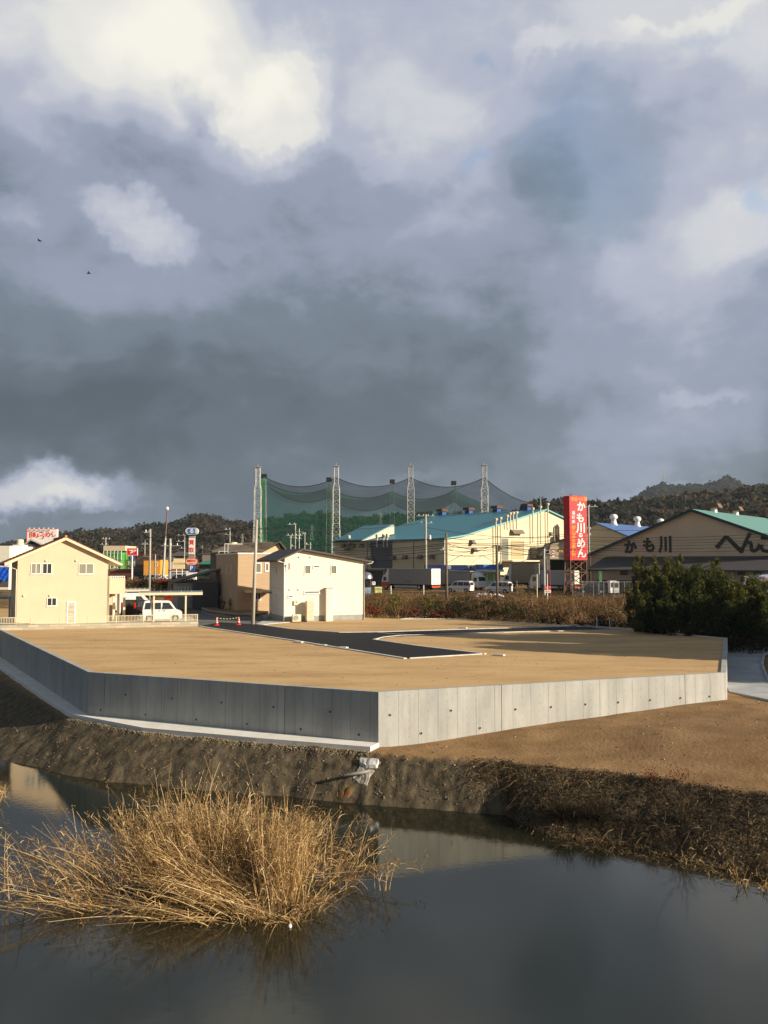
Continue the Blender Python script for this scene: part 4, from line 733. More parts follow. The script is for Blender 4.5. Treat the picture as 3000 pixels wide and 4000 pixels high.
wires = [
    ([(1200, 2150, 118), (1745, 2122, 110), (2300, 2098, 118), (3020, 2082, 118)], 'upper power line crossing the blue-roofed building and the big dark lettering wall'),
    ([(1150, 2160, 118), (1745, 2128, 110), (2300, 2108, 118), (3020, 2094, 118)], 'power line just below the topmost one over the long tan gable wall'),
    ([(1120, 2170, 118), (1745, 2137, 110), (2300, 2114, 118), (3020, 2108, 118)], 'power line through the heads of the dark gable lettering'),
    ([(1120, 2182, 118), (1745, 2148, 110), (1943, 2140, 110), (2300, 2140, 114), (3020, 2128, 114)], 'thick power line dipping over the grey factory side wall'),
    ([(1750, 2132, 112), (1943, 2133, 110), (2300, 2146, 116), (3020, 2146, 116)], 'power line over the middle of the dark gable lettering'),
    ([(1745, 2122, 110), (1943, 2152, 110), (2300, 2168, 114), (3020, 2170, 114)], 'lowest power line under the dark gable lettering'),
    ([(1664, 2060, 152), (2020, 2100, 150), (2303, 2070, 140), (3020, 2058, 150)], 'thin line from the transformer pole across the teal roof'),
    ([(1000, 2100, 118), (1130, 2080, 130), (1664, 2020, 152)], 'line rising from the tall plain pole across the green net'),
    ([(640, 2090, 130), (987, 2060, 110), (1290, 2068, 130), (1664, 2040, 152)], 'long dark line across the green net at hilltop height'),
    ([(420, 2110, 150), (800, 2098, 140), (1153, 2062, 160)], 'line crossing the hillside left of the green net'),
    ([(583, 2100, 92), (987, 2050, 74)], 'short line between the carport pole and the tall plain pole'),
    ([(719, 2100, 180), (897, 2070, 170), (1153, 2050, 160)], 'far line linking the oval-sign pole with the pole behind the tan house'),
    ([(411, 2105, 190), (564, 2115, 200), (719, 2105, 180)], 'faint far line over the green-netted building'),
    ([(2303, 1978, 140), (2480, 1984, 150), (3020, 1990, 180)], 'brownish line leading right from the pole behind the red sign over the hill'),
    ([(1745, 2230, 110), (1943, 2222, 110), (2126, 2148, 112)], 'slack line between the two brown poles above the minivans'),
    ([(2126, 2143, 112), (2300, 2128, 118), (3020, 2116, 118)], 'line from the speed sign pole behind the tall red sign'),
    ([(1150, 2128, 122), (1745, 2100, 112), (1943, 2098, 112), (2300, 2084, 120)], 'line skimming the gutter of the teal-roofed factory'),
    ([(1745, 2165, 110), (1943, 2160, 110), (2128, 2156, 112)], 'short low line between the two brown poles and the speed sign'),
    ([(1300, 2196, 118), (1745, 2160, 110), (1943, 2128, 110), (2300, 2122, 118)], 'line climbing from above the long grey truck to the brown pole by the shop'),
    ([(1100, 2150, 125), (1664, 2108, 152), (2060, 2130, 150)], 'line from the transformer pole down over the stained factory doors'),
    ([(1943, 2132, 110), (2300, 2178, 114), (3020, 2184, 114)], 'line passing just above the dark tiled eaves roof'),
]
for pts, lab in wires: wire(lab, pts, .030 if pts[0][2] < 125 else .036, sag=.35)
# ------------------------------------------------------------------ tall red sign
m_sred = mat('red_sign_face', C(204, 38, 46), C(190, 30, 40), scale=1, rough=.5); m_yel = plain('yellow_lettering', C(250, 160, 40))
p = at(2229, 2300, 126); q = at(2296, 2300, 127.2); Fg = Fr((p.x, p.y, .3), math.atan2(q.y - p.y, q.x - p.x) - 0); sg = thing('roadside_sign', 'tall red roadside sign with large white brush lettering on a rusty lattice base', 'sign', Fg.o, Fg.rz)
w = (q - p).xy.length; z1 = Fg.on(2262, 1937)[1]; z0 = Fg.on(2262, 2188)[1]
MB().box(-.0, w, 0, 1.6, z0, z1).build('sign_box', m_sred, sg)
def big(ch, px, py, s, m=m_ltxt, off=.03, sx=1.0, sy=1.0): x, z = Fg.on(px, py); text('lettering', ch, s, m, sg, (x, -.012, z), offset=off, sx=sx, sy=sy)
for ch, px, py, s in [('か', 2270, 1981, 1.25), ('も', 2267, 2025, 1.25), ('川', 2269, 2064, 1.35), ('の', 2268, 2091, .62), ('め', 2270, 2124, 1.35), ('ん', 2272, 2163, 1.4)]: big(ch, px, py, s * 1.25, off=.045)
for i, ch in enumerate('手延べの里'): big(ch, 2236 + i * 12.5, 1951, .62, m_yel, .012)
for i, ch in enumerate('遥町庵'): big(ch, 2240, 2004 + i * 18, .62, m_ltxt, .008)
for i, ch in enumerate('岡山手延素麺㈱'): big(ch, 2241, 2063 + i * 18.0, .72, m_yel, .012)
m_rs = plain('rusty_steel', C(120, 92, 76), rough=.9); mb = MB()
for x, y in ((.1, .1), (w - .1, .1), (w - .1, 1.5), (.1, 1.5)): mb.tube([(x, y, 0), (x, y, z0)], .09, 5)
for k in range(3):
    a, b = z0 * k / 3, z0 * (k + 1) / 3
    for (xa_, ya_), (xb_, yb_) in (((.1, .1), (w - .1, .1)), ((.1, .1), (.1, 1.5)), ((.1, 1.5), (w - .1, 1.5)), ((w - .1, .1), (w - .1, 1.5))): mb.tube([(xa_, ya_, a), (xb_, yb_, b)], .06, 4); mb.tube([(xb_, yb_, a), (xa_, ya_, b)], .06, 4); mb.tube([(xa_, ya_, b), (xb_, yb_, b)], .06, 4)
mb.tube([(-.6, .5, z0 - .3), (-.9, .5, 0)], .08, 5); mb.build('lattice_base', m_rs, sg)
# ------------------------------------------------------------------ big tan gabled hall with black lettering, tiled eaves building, blue roof hall
m_hall = corrug('tan_metal_siding', C(214, 197, 164), 1.5, bump=.01); m_teal2 = plain('sea_green_roof', C(100, 146, 138), rough=.5); m_trim = plain('dark_teal_trim', C(26, 66, 70))
p = at(2311, 2310, 141); Fh = Fr((p.x, p.y, .5), R(-42)); hall = thing('noodle_hall', 'wide tan gabled hall with sea-green roof and large black brush lettering', 'building', Fh.o, Fh.rz)
zl = Fh.on(2311, 2161)[1]; xa, za = Fh.on(2705, 1993); x2 = 2 * xa; LH = 34
gable(hall, [(0, 0), (x2, 0), (x2, zl), (xa, za), (0, zl)], 0, LH, m_hall); roof_slab(hall, [(-.6, zl - .2), (xa, za + .2), (x2 + .6, zl - .2)], -.5, LH + .4, .25, m_teal2); roof_slab(hall, [(-.65, zl - .22), (xa, za + .22), (x2 + .65, zl - .22)], -.58, -.505, .45, m_trim, 'roof_edge')
for px in (2855, 2985): mb = MB(); y = {2855: 9, 2985: 19}[px]; mb.tube([(xa, y, za), (xa, y, za + .8)], .5, 10); mb.build('vent_base', m_wht, hall); MB().prism([(xa - 1.2, y - .8, za + .8), (xa + 1.2, y - .8, za + .8), (xa + .8, y - .8, za + 1.5), (xa - .8, y - .8, za + 1.5)], (0, 1.6, 0)).build('ridge_vent', m_rs, hall)
for ch, px, py, s, sx in [('か', 2463, 2140, 2.2, 1.0), ('も', 2536, 2134, 2.5, .9), ('川', 2600, 2130, 2.8, .8), ('へ', 2848, 2130, 4.2, 1.05), ('ん', 2930, 2126, 3.4, .95), ('こ', 2998, 2130, 3.1, .95)]:
    x, z = Fh.on(px, py); text('lettering', ch, s, m_black, hall, (x, -.06, z), offset=.12, ext=.05, sx=sx)
zt = Fh.on(2700, 2173)[1]; ze = Fh.on(2700, 2224, -4)[1]; xs0 = Fh.on(2366, 2175)[0]
ev = thing('tiled_building', 'low building with long dark grey ribbed tile roof in front of the tan hall', 'building', Fh.o - Fh.y * 7, Fh.rz)
m_tiles = corrug('dark_roof_tile', C(70, 68, 70), 1.6, 'X', bump=.08, rough=.6); xs1 = Fh.on(2298, 2226, -7)[0]; ze = Fh.on(2700, 2226, -7.6)[1]
mb = MB(); mb.prism([(xs1, -.8, ze), (x2 + 6, -.8, ze), (x2 + 6, 6.9, zt), (xs0, 6.9, zt)], (0, 0, -.2)); mb.build('roof', m_tiles, ev); MB().box(xs1, xs1 + .3, -.6, 6.9, ze - .3, ze - .2).build('eave_beam', m_rs, ev)
MB().box(xs1 + .6, x2 + 6, 0, .2, ze - 1.7, ze - .25).build('fascia_band', plain('grey_band', C(150, 142, 126)), ev); MB().box(xs1 + 1.2, x2 + 6, .5, 6.9, 0, ze - .5).build('wall', plain('dark_shopfront', C(40, 38, 36)), ev)
for px in (2438, 2897, 2962): x, z = Fh.on(px, 2237, -7); MB().box(x - .5, x + .5, -.35, 0, z - .35, z + .35).build('vent_hood', m_black, ev)
for px, py, ww, hh in [(2386, 2263, .9, .55), (2525, 2257, 1.6, .5)]: x, z = Fh.on(px, py, -7); MB().box(x - ww, x + ww, .3, .45, z - hh, z + hh).build('notice_board', m_ltxt if px < 2400 else m_black, ev)
x, z = Fh.on(2386, 2263, -7); text('lettering', 'お知らせ', .5, m_black, ev, (x, .285, z))
for px, py in [(2470, 2315), (2530, 2300)]: x, z = Fh.on(px, 2300, -7); winp(ev, Fr(Fh.o - Fh.y * 7, Fh.rz), (px - 20, 2265), (px + 20, 2300), y=.49, split=1)
p = at(2290, 2300, 182); F7 = Fr((p.x, p.y, .6), R(-42)); bh = thing('blue_roof_hall', 'tan gabled hall with bright blue roof between the red sign and the big lettered hall', 'building', F7.o, F7.rz)
xa, za = F7.on(2331, 2045); xl_, zl_ = F7.on(2215, 2110); xr_, zr_ = F7.on(2475, 2102); s_ = (za - zr_) / (xr_ - xa); zl_ = za - s_ * (xa - xl_)
gable(bh, [(xl_, 0), (2 * xa - xl_, 0), (2 * xa - xl_, zl_), (xa, za), (xl_, zl_)], 0, 40, m_hall); roof_slab(bh, [(xl_ - .5, zl_ - .1), (xa, za + .2), (2 * xa - xl_ + .5, zl_ - .1)], -.5, 40, .25, plain('blue_roofing', C(74, 104, 156), rough=.5))
for px in (2408, 2493, 2572):
    y = {2408: 8, 2493: 20, 2572: 33}[px]; MB().lathe([(.9, -.2), (.6, .5), (.5, 1.3), (.8, 1.4), (.9, 1.9), (.6, 2.3), (.1, 2.4)], 12, (xa, y, za)).build('roof_ventilator', m_wht, bh, smooth=True)
# dark loading shed between factory and red sign
p = at(2132, 2300, 142); F8 = Fr((p.x, p.y, .6), R(-6)); ls = thing('loading_shed', 'open dark loading shed between the factory and the tall red sign', 'shed', F8.o, F8.rz)
x1_, z1_ = F8.on(2300, 2080); _, z0_ = F8.on(2132, 2184); xm, zm_ = F8.on(2150, 2125)
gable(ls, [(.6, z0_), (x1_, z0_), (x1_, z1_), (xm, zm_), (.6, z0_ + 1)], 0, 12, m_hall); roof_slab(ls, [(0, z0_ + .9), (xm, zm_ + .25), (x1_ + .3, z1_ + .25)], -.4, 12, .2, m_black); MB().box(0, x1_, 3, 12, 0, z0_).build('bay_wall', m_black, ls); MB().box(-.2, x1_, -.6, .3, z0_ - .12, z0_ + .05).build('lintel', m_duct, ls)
for x in (.4, x1_ * .5, x1_ - .4): MB().box(x - .15, x + .15, 0, .3, 0, z0_).build('column', m_duct, ls)
# ------------------------------------------------------------------ vehicles (local: nose towards +x, wheels on z = 0)
m_lamp_r = plain('red_lens', C(200, 40, 24), rough=.3); m_lamp_w = plain('clear_lens', C(220, 220, 214), rough=.2); m_silv = plain('silver_paint', C(176, 180, 182), rough=.35, spec=.5); m_wcar = plain('white_car_paint', C(226, 226, 222), rough=.3, spec=.5); m_kcar = plain('black_car_paint', (.012, .012, .014), rough=.3, spec=.5); m_plate = plain('number_plate', C(214, 200, 90))
def wheel(t, x, y, r, w=.2):
    o = MB().tube([(0, -w / 2, 0), (0, w / 2, 0)], r, 16).build('wheel', m_rubber, t); o.location = (x, y, r); s = -1 if y < 0 else 1; MB().tube([(0, s * w / 2, 0), (0, s * (w / 2 + .01), 0)], r * .58, 12).build('rim', m_steel, o)
def car(name, label, cat, loc, rz, L_, W_, H, paint, prof, glass, group=None, r=.29, wb=None, dims=None):
    """prof: side outline (x,z); glass: list of side-window quads (x,z)"""
    t = thing(name, label, cat, loc, rz, group); mb = MB(); hw = W_ / 2; n = len(prof); inset = lambda z: hw - max(0, z - H * .52) * .17
    vs = [(x, -inset(z), z) for x, z in prof] + [(x, inset(z), z) for x, z in prof]
    mb.add(vs, [tuple(range(n)), tuple(range(2 * n - 1, n - 1, -1))] + [(i, n + i, n + (i + 1) % n, (i + 1) % n) for i in range(n)]); mb.build('body', paint, t, bevel=.03)
    for q in glass:
        for s in (-1, 1):
            vs = [(x, s * (inset(z) + .006), z) for x, z in q] + [(x, s * (inset(z) - .05), z) for x, z in q]; k = len(q); mb = MB(); mb.add(vs, [tuple(range(k)), tuple(range(2 * k - 1, k - 1, -1))] + [(i, (i + 1) % k, k + (i + 1) % k, k + i) for i in range(k)]); mb.build('side_window', m_glass, t)
    wb = wb or (L_ * -.32, L_ * .33)
    for x in wb:
        for s in (-1, 1):
            wheel(t, x, s * (hw - .09), r); mb = MB(); k = 10; pts = [(x + (r + .06) * math.cos(math.pi * i / k), s * (hw + .003), r + (r + .06) * math.sin(math.pi * i / k)) for i in range(k + 1)]; mb.prism(pts, (0, -s * .03, 0)); mb.build('wheel_arch', m_rubber, t)
    return t
def glassbar(t, name, a, b, c, d, m=None): # quad panel with thickness along x
    MB().prism([a, b, c, d], (.03, 0, 0)).build(name, m or m_glass, t)
# small silver van under the carport
q = at(628, 2431, 72.8); t = car('parked_van', 'small silver-white van parked under the white-framed carport', 'van', (q.x, q.y + .5, .29), R(14), 3.35, 1.45, 1.88, m_wcar,
        [(-1.66, .22), (1.5, .22), (1.66, .34), (1.66, .78), (1.56, .92), (1.18, 1.06), (.72, 1.72), (.5, 1.84), (-1.2, 1.88), (-1.5, 1.82), (-1.66, 1.2)],
        [[(-1.5, 1.12), (-1.42, 1.66), (-.98, 1.68), (-.98, 1.12)], [(-.88, 1.12), (-.88, 1.68), (-.12, 1.68), (-.12, 1.12)], [(0, 1.12), (0, 1.68), (.56, 1.66), (.98, 1.12)]])
glassbar(t, 'windscreen', (1.16, -.6, 1.08), (1.16, .6, 1.08), (.76, .55, 1.68), (.76, -.55, 1.68)); MB().box(-1.685, -1.66, -.6, .6, 1.15, 1.65).build('rear_window', m_glass, t)
for s in (-1, 1): MB().box(1.6, 1.672, s * .5 - .14, s * .5 + .14, .6, .8).build('headlight', m_lamp_w, t); MB().box(-1.68, -1.62, s * .62 - .06, s * .62 + .06, .9, 1.3).build('tail_light', m_lamp_r, t)
for x in (-.3, .1): MB().box(x, x + .13, -.755, -.72, .96, 1.0).build('door_handle', m_black, t)
q = at(530, 2420, 79); t = car('parked_car', 'dark estate car with red tail lamp parked left of the small silver-white van', 'car', (q.x + .6, q.y, .25), R(68), 4.2, 1.7, 1.75, m_kcar,
        [(-2.1, .25), (1.9, .25), (2.1, .6), (1.9, .9), (1.2, 1.05), (.5, 1.65), (-1.6, 1.75), (-2.0, 1.1)], [[(-1.8, 1.1), (-1.5, 1.6), (-.3, 1.6), (-.3, 1.1)], [(-.2, 1.1), (-.2, 1.6), (.4, 1.55), (.95, 1.1)]], r=.32)
for s in (-1, 1): MB().box(-2.08, -1.95, s * .7 - .08, s * .7 + .08, .95, 1.5).build('tail_light', m_lamp_r, t)
MB().prism([(-2.06, -.6, 1.1), (-2.06, .6, 1.1), (-1.74, .55, 1.62), (-1.74, -.55, 1.62)], (.03, 0, 0)).build('rear_window', m_glass, t)
q = at(512, 2415, 84); t = car('parked_van', 'tall white delivery van with red round mark showing beside the balcony columns', 'van', (q.x, q.y, .1), R(12), 4.6, 1.8, 2.3, m_wcar,
        [(-2.3, .3), (2.2, .3), (2.3, .9), (2.1, 1.3), (1.7, 1.45), (1.1, 2.15), (.8, 2.3), (-2.2, 2.3), (-2.3, 2.2)], [[(.5, 1.4), (.5, 2.0), (1.0, 2.0), (1.5, 1.4)]])
text('lettering', 'e', 1.1, m_lamp_r, t, (.55, -.905, .95), offset=.03)
def minivan(label, px, py, D, rz):
    q = at(px, py, D); t = car('minivan', label, 'minivan', tuple(q), rz, 4.3, 1.68, 1.85, m_wcar,
        [(-2.12, .28), (1.95, .28), (2.12, .5), (2.1, .85), (1.75, 1.02), (1.4, 1.1), (.75, 1.78), (.4, 1.85), (-1.8, 1.85), (-2.02, 1.75), (-2.12, 1.1)],
        [[(-1.95, 1.12), (-1.85, 1.66), (-.95, 1.7), (-.95, 1.12)], [(-.85, 1.12), (-.85, 1.7), (.1, 1.7), (.1, 1.12)], [(.2, 1.12), (.2, 1.7), (.7, 1.66), (1.2, 1.12)]], group='white minivans parked by the road', r=.31)
    MB().prism([(-2.14, -.62, 1.15), (-2.14, .62, 1.15), (-2.04, .58, 1.66), (-2.04, -.58, 1.66)], (.05, 0, 0)).build('rear_window', m_glass, t)
    MB().box(-2.15, -2.1, -.26, .26, .5, .66).build('number_plate', m_plate, t); MB().box(-2.1, 2.0, -.85, .85, .56, .6).build('side_moulding', m_black, t)
    for s in (-1, 1): MB().box(-2.16, -2.06, s * .74 - .07, s * .74 + .07, .8, 1.5).build('tail_light', m_lamp_r if s > 0 else m_wht, t)
minivan('white minivan parked between the two brown poles, near the cab of the grey box truck', 1798, 2313, 138, R(150)); minivan('white minivan partly hidden behind the brown pole above the heap of white bags', 1948, 2316, 137, R(150))
def truck(label, px, py, D, rz, L_, H, cabcol, cabcol2, boxm, doorm, cabside=1, txt=None, group='box trucks parked outside the factory'):
    """box truck, nose towards +x"""
    q = at(px, py, D); t = thing('box_truck', label, 'truck', tuple(q), rz, group); hw = 1.22; cl = 1.75; bx0 = -L_ / 2; bx1 = L_ / 2 - cl - .15
    MB().box(bx0 + .04, bx1, -hw, hw, .98, H).build('cargo_box', boxm, t)
    d = MB(); d.box(bx0, bx0 + .04, -hw, hw, 1.0, H); d.build('rear_doors', doorm, t)
    for y in (-.45, .45): MB().tube([(bx0 - .03, y, 1.1), (bx0 - .03, y, H - .1)], .025, 5).build('door_bar', m_steel, t)
    mb = MB(); mb.box(bx0, bx1 + .3, -.45, .45, .7, .95); mb.build('chassis', m_black, t); MB().box(bx0 - .05, bx0 + .1, -1.15, 1.15, .5, .68).build('rear_bumper', m_orange, t)
    for s in (-1, 1): MB().box(bx0 - .07, bx0, s * .95 - .2, s * .95 + .2, .72, .88).build('tail_light', m_lamp_r, t); MB().box(bx0 + 2.8, bx1 - 1.3, s * 1.1 - .03, s * 1.1 + .03, .45, .75).build('side_guard', m_steel, t)
    c0 = L_ / 2 - cl; c1 = L_ / 2; mb = MB()
    up = [(c0, 1.35), (c1, 1.35), (c1 - .08, 1.6), (c1 - .35, 2.45), (c1 - .6, 2.55), (c0, 2.6)]; lw = [(c0, .5), (c1, .5), (c1, 1.35), (c0, 1.35)]
    mb.prism([(x, -1.12, z) for x, z in up], (0, 2.24, 0)); mb.build('cab', cabcol, t, bevel=.03); MB().prism([(x, -1.14, z) for x, z in lw], (0, 2.28, 0)).build('cab_front', cabcol2, t)
    if H > 3.3: MB().prism([(c0, -1.0, 2.6), (c1 - .7, -1.0, 2.58), (c0 + .3, -1.0, H - .1), (c0, -1.0, H - .05)], (0, 2.0, 0)).build('wind_deflector', m_wht, t)
    for s in (-1, 1): MB().box(c0 + .55, c1 - .5, s * 1.125 - .01, s * 1.125 + .01, 1.55, 2.25).build('cab_window', m_glass, t); MB().box(c1 - .06, c1 + .02, s * .85 - .18, s * .85 + .18, .75, .95).build('headlight', m_lamp_w, t)
    MB().prism([(c1 - .07, -1.0, 1.62), (c1 - .07, 1.0, 1.62), (c1 - .34, .95, 2.36), (c1 - .34, -.95, 2.36)], (.03, 0, 0)).build('windscreen', m_glass, t)
    for x in ([bx0 + 1.9, bx0 + 2.95] if L_ > 8 else [bx0 + 1.5]) + [c1 - 1.1]:
        for s in (-1, 1): wheel(t, x, s * 1.0, .45 if L_ > 8 else .38, .28)
    if txt: text('lettering', txt, .32, m_duct, t, (-L_ * .05, hw + .012, 1.55), rot=(R(90), 0, math.pi))
    return t
m_boxg = corrug('grey_truck_panel', C(150, 148, 144), 2, bump=.006); m_boxw = plain('white_truck_door', C(228, 224, 206), rough=.5)
truck('long grey box truck with orange and white cab and white rear doors', 1602, 2303, 149, R(137), 12, 3.75, m_wht, m_orange, m_boxg, m_boxw, txt='LINE SERVICE')
truck('grey box truck with white cab facing right, behind the left white minivan', 1808, 2303, 152, R(-43), 9, 3.4, m_wht, m_wht, m_boxg, m_boxg)
truck('white box truck with rear doors lit, parked beside the red construction notice', 2165, 2308, 132, R(150), 7.4, 3.2, m_wht, m_wht, plain('pale_truck_panel', C(170, 172, 174)), m_boxw)
truck('weathered beige box truck backed up to the factory loading canopy', 2040, 2296, 158, R(140), 7.0, 4.6, m_wht, m_wht, plain('beige_truck_panel', C(176, 156, 124)), m_boxw)
q = at(2312, 2318, 126); t = car('parked_car', 'black car parked in shade left of the vending machines under the tiled eaves', 'car', tuple(q), R(172), 4.0, 1.68, 1.6, m_kcar, [(-2.0, .25), (1.95, .25), (2.0, .7), (1.3, .95), (.6, 1.5), (-1.4, 1.6), (-1.9, 1.1)], [[(-1.6, 1.0), (-1.3, 1.48), (-.3, 1.5), (-.3, 1.0)], [(-.2, 1.0), (-.2, 1.5), (.5, 1.42), (1.0, 1.0)]])
# tanker at the right edge
q = at(2990, 2318, 108); t = thing('tank_truck', 'polished steel tank truck end showing above the bamboo at the right edge', 'tank truck', tuple(q), R(100)); m_chr = plain('chrome', (.8, .8, .82), rough=.12, metal=1.0)
MB().lathe([(.1, 0), (.7, .1), (1.05, .35), (1.1, .8), (1.1, 5.5), (.9, 5.9), (.1, 6)], 24).build('tank', m_chr, t, smooth=True); t.children[0].location = (-3, 0, 2.3); t.children[0].rotation_euler = (0, R(90), 0)
MB().box(-3.2, 4.2, -.5, .5, .8, 1.15).build('chassis', m_black, t); MB().box(-3.4, -3.1, -1.2, .4, .85, 1.15).build('rear_bumper', m_silv, t); MB().box(-3.42, -3.2, -1.3, -.7, .5, .9).build('tail_light', m_orange, t); MB().box(3.2, 4.9, -1.15, 1.15, .6, 2.9).build('cab', m_wht, t, bevel=.06)
for x in (-2.2, -1.1, 3.9):
    for s in (-1, 1): wheel(t, x, s * .95, .48, .28)
t.scale = (.75, .75, .75)
# cars in the far lot on the left
for i, (px, py, D, rz, m_, lab) in enumerate([(592, 2274, 165, 170, m_silv, 'silver hatchback in the far lot left of the thin post'), (700, 2275, 160, 185, m_kcar, 'dark car in the far lot below the two-post signboard'), (648, 2277, 158, 95, m_wcar, 'white car facing the camera in the far lot between the poles'), (790, 2266, 170, 20, m_silv, 'pale car parked in the far lot right of the P sign'), (560, 2262, 172, 0, m_kcar, 'black van in front of the salmon building')]):
    q = at(px, py, D); car('parked_car', lab, 'car', tuple(q), R(rz), 4.1, 1.7, 1.55, m_, [(-2.0, .25), (1.95, .25), (2.0, .7), (1.3, .95), (.6, 1.5), (-1.4, 1.55), (-1.9, 1.1)], [[(-1.6, 1.0), (-1.3, 1.42), (-.3, 1.45), (-.3, 1.0)], [(-.2, 1.0), (-.2, 1.45), (.5, 1.38), (1.0, 1.0)]], group='cars in the far lot')
# ------------------------------------------------------------------ traffic cones and chain bar
m_cone = plain('cone_orange', C(240, 78, 48), rough=.5)
def cone(label, px, py):
    p = gd(px, py); t = thing('traffic_cone', label, 'traffic cone', tuple(p), 0, 'traffic cones'); MB().box(-.19, .19, -.19, .19, 0, .04).build('base', m_cone, t)
    MB().lathe([(.15, .04), (.028, .72)], 16).build('cone_body', m_cone, t, smooth=True)
    for z0, z1 in ((.22, .32), (.42, .50), (.58, .64)): f = lambda z: .15 - (.15 - .028) * (z - .04) / .68 + .003; MB().lathe([(f(z0), z0), (f(z1), z1)], 16).build('reflective_band', m_ltxt, t, smooth=True)
    return p
pa = cone('orange and white traffic cone at the left end of the striped bar', 846.5, 2443); pb = cone('orange and white traffic cone nearest the tall grey pole', 932.5, 2441)
t = thing('barrier_bar', 'black and yellow striped bar hung between the two traffic cones', 'barrier', (0, 0, 0)); A1 = pa + Vector((0, 0, .66)); A2 = pb + Vector((0, 0, .66)); k = 14
for i in range(k):
    f = lambda u: A1.lerp(A2, u) - Vector((0, 0, .12 * 4 * u * (1 - u)))
    MB().tube([f(i / k), f((i + 1) / k)], .028, 6).build('black_band' if i % 2 else 'yellow_band', m_black if i % 2 else plain('safety_cream', C(226, 214, 120)) if i == 0 else bpy.data.materials['safety_cream'], t)
for i, px in enumerate((2332, 2382)):    # delineator posts
    p = at(px, 2449 if i == 0 else 2452, 69); t = thing('delineator_post', ['white marker post with amber head, left of the pair at the back of the plot', 'white marker post with amber head, right of the pair at the back of the plot'][i], 'marker post', tuple(p), 0, 'amber-headed marker posts')
    MB().tube([(0, 0, -.1), (0, 0, .85)], .035, 8).build('post', m_wht, t); MB().tube([(0, -.04, .95), (0, .04, .95)], .11, 14).build('reflector', m_orange, t)
# ------------------------------------------------------------------ broken slab, drain pipe and rust stain on the bank
def onbank(px, py, dz=0.0):       # where the sight line meets the terrain
    d = ray(px, py); c = Vector((0, 0, CZ)); t = 15.0
    while t < 90:
        q = c + d * t
        if q.z < float(height(np.array([q.x]), np.array([q.y]))[0][0]): break
        t += .05
    return q + Vector((0, 0, dz))
m_rub = mat('broken_concrete', (.38, .35, .29), (.24, .21, .17), scale=6, rough=.95, bump=.03, bscale=9)
def slab(name, pxs, th, label, cat, m=m_rub, lift=.09, group=None, rough=1.0):
    P = [onbank(*p) for p in pxs]; c = sum(P, Vector()) / len(P); n = len(P); r_ = random.Random(len(label)); K = 7; V_ = [(0, 0, lift + .03)]
    for k in range(1, K + 1):       # rings from the middle to a ragged rim that dips into the mud
        for i in range(n * 3):
            a, b, f = P[i // 3], P[(i // 3 + 1) % n], (i % 3) / 3; e = a.lerp(b, f) - c; s = k / K * (1 + (r_.uniform(-.07, .07) if k == K else 0)); q = e * s; x, y = c.x + q.x, c.y + q.y
            zz = float(height(np.array([x]), np.array([y]))[0][0]) - c.z; V_.append((q.x, q.y, zz + (lift if k < K else -th * .5) + r_.uniform(-.02, .02) * (rough if k < K else 1)))
    m_ = n * 3; F_l = [(0, 1 + i, 1 + (i + 1) % m_) for i in range(m_)]; mb = MB(); mb.add(V_, F_l + [(1 + (k - 1) * m_ + i, 1 + k * m_ + i, 1 + k * m_ + (i + 1) % m_, 1 + (k - 1) * m_ + (i + 1) % m_) for k in range(1, K) for i in range(m_)])
    o = mb.build(name, m); o.location = c; return tag(o, label, cat, group)
slab('concrete_slab', [(1400, 2978), (1404, 2968), (1484, 2978), (1478, 3000), (1472, 3008), (1428, 3006), (1405, 2992)], .22, 'pale broken concrete slab poking out of the bank below the wall corner', 'slab', m_conc, .12, rough=.1)
slab('rubble_patch', [(1392, 3010), (1402, 2995), (1428, 3008), (1470, 3010), (1450, 3040), (1434, 3078), (1400, 3070), (1372, 3040)], .2, 'grey rubble patch of spilled concrete around the drain pipe', 'rubble', m_rub, .03, rough=.6)
m_stain = mat('rust_stain', C(112, 62, 36), C(74, 64, 44), scale=2.2, rough=.7, bump=.01, mixp=(.38, .62), c3=C(98, 84, 46))
slab('rust_stain', [(1330, 3085), (1350, 3068), (1378, 3064), (1388, 3070), (1380, 3100), (1362, 3126), (1325, 3132), (1308, 3118), (1312, 3100)], .1, 'orange-brown rust stained mud below the mouth of the drain pipe', 'stain', m_stain, .015, rough=.15)
p1_ = onbank(1436, 3014, .0); p0_ = onbank(1342, 3072, .42); d = (p0_ - p1_).normalized(); t = thing('drain_pipe', 'grey plastic drain pipe sticking out of the muddy bank', 'pipe', tuple(p1_)); n = 18; Lp = (p0_ - p1_).length
mb = MB(); u = d.cross(Vector((0, 0, 1))).normalized(); v = d.cross(u); vs = []
for s, r_ in ((-.35, .068), (Lp, .068), (Lp, .056), (Lp - .5, .056)): vs += [d * s + (u * math.cos(2 * math.pi * k / n) + v * math.sin(2 * math.pi * k / n)) * r_ for k in range(n)]
mb.add(vs, [(i * n + k, i * n + (k + 1) % n, (i + 1) * n + (k + 1) % n, (i + 1) * n + k) for i in range(3) for k in range(n)]); mb.build('pipe_barrel', m_pole, t, smooth=True)
# ------------------------------------------------------------------ left background : commercial strip
ra = lambda x, y: (380 + x * .2532, 2050 + y * .2532)
def panel(name, label, cat, px0, py0, px1, py1, D, th, m, rz=0.0, group=None):
    a = at(px0, py1, D); b = at(px1, py0, D); t = thing(name, label, cat, (a.x, a.y, a.z), rz, group); w = (b.x - a.x) / max(.3, math.cos(rz)); h = b.z - a.z
    MB().box(0, w, 0, th, 0, h).build('panel', m, t); return t, w, h
def post(t, x, z0, z1, r=.08, m=None, y=.1, name='post'): MB().tube([(x, y, z0), (x, y, z1)], r, 8).build(name, m or m_wht, t)
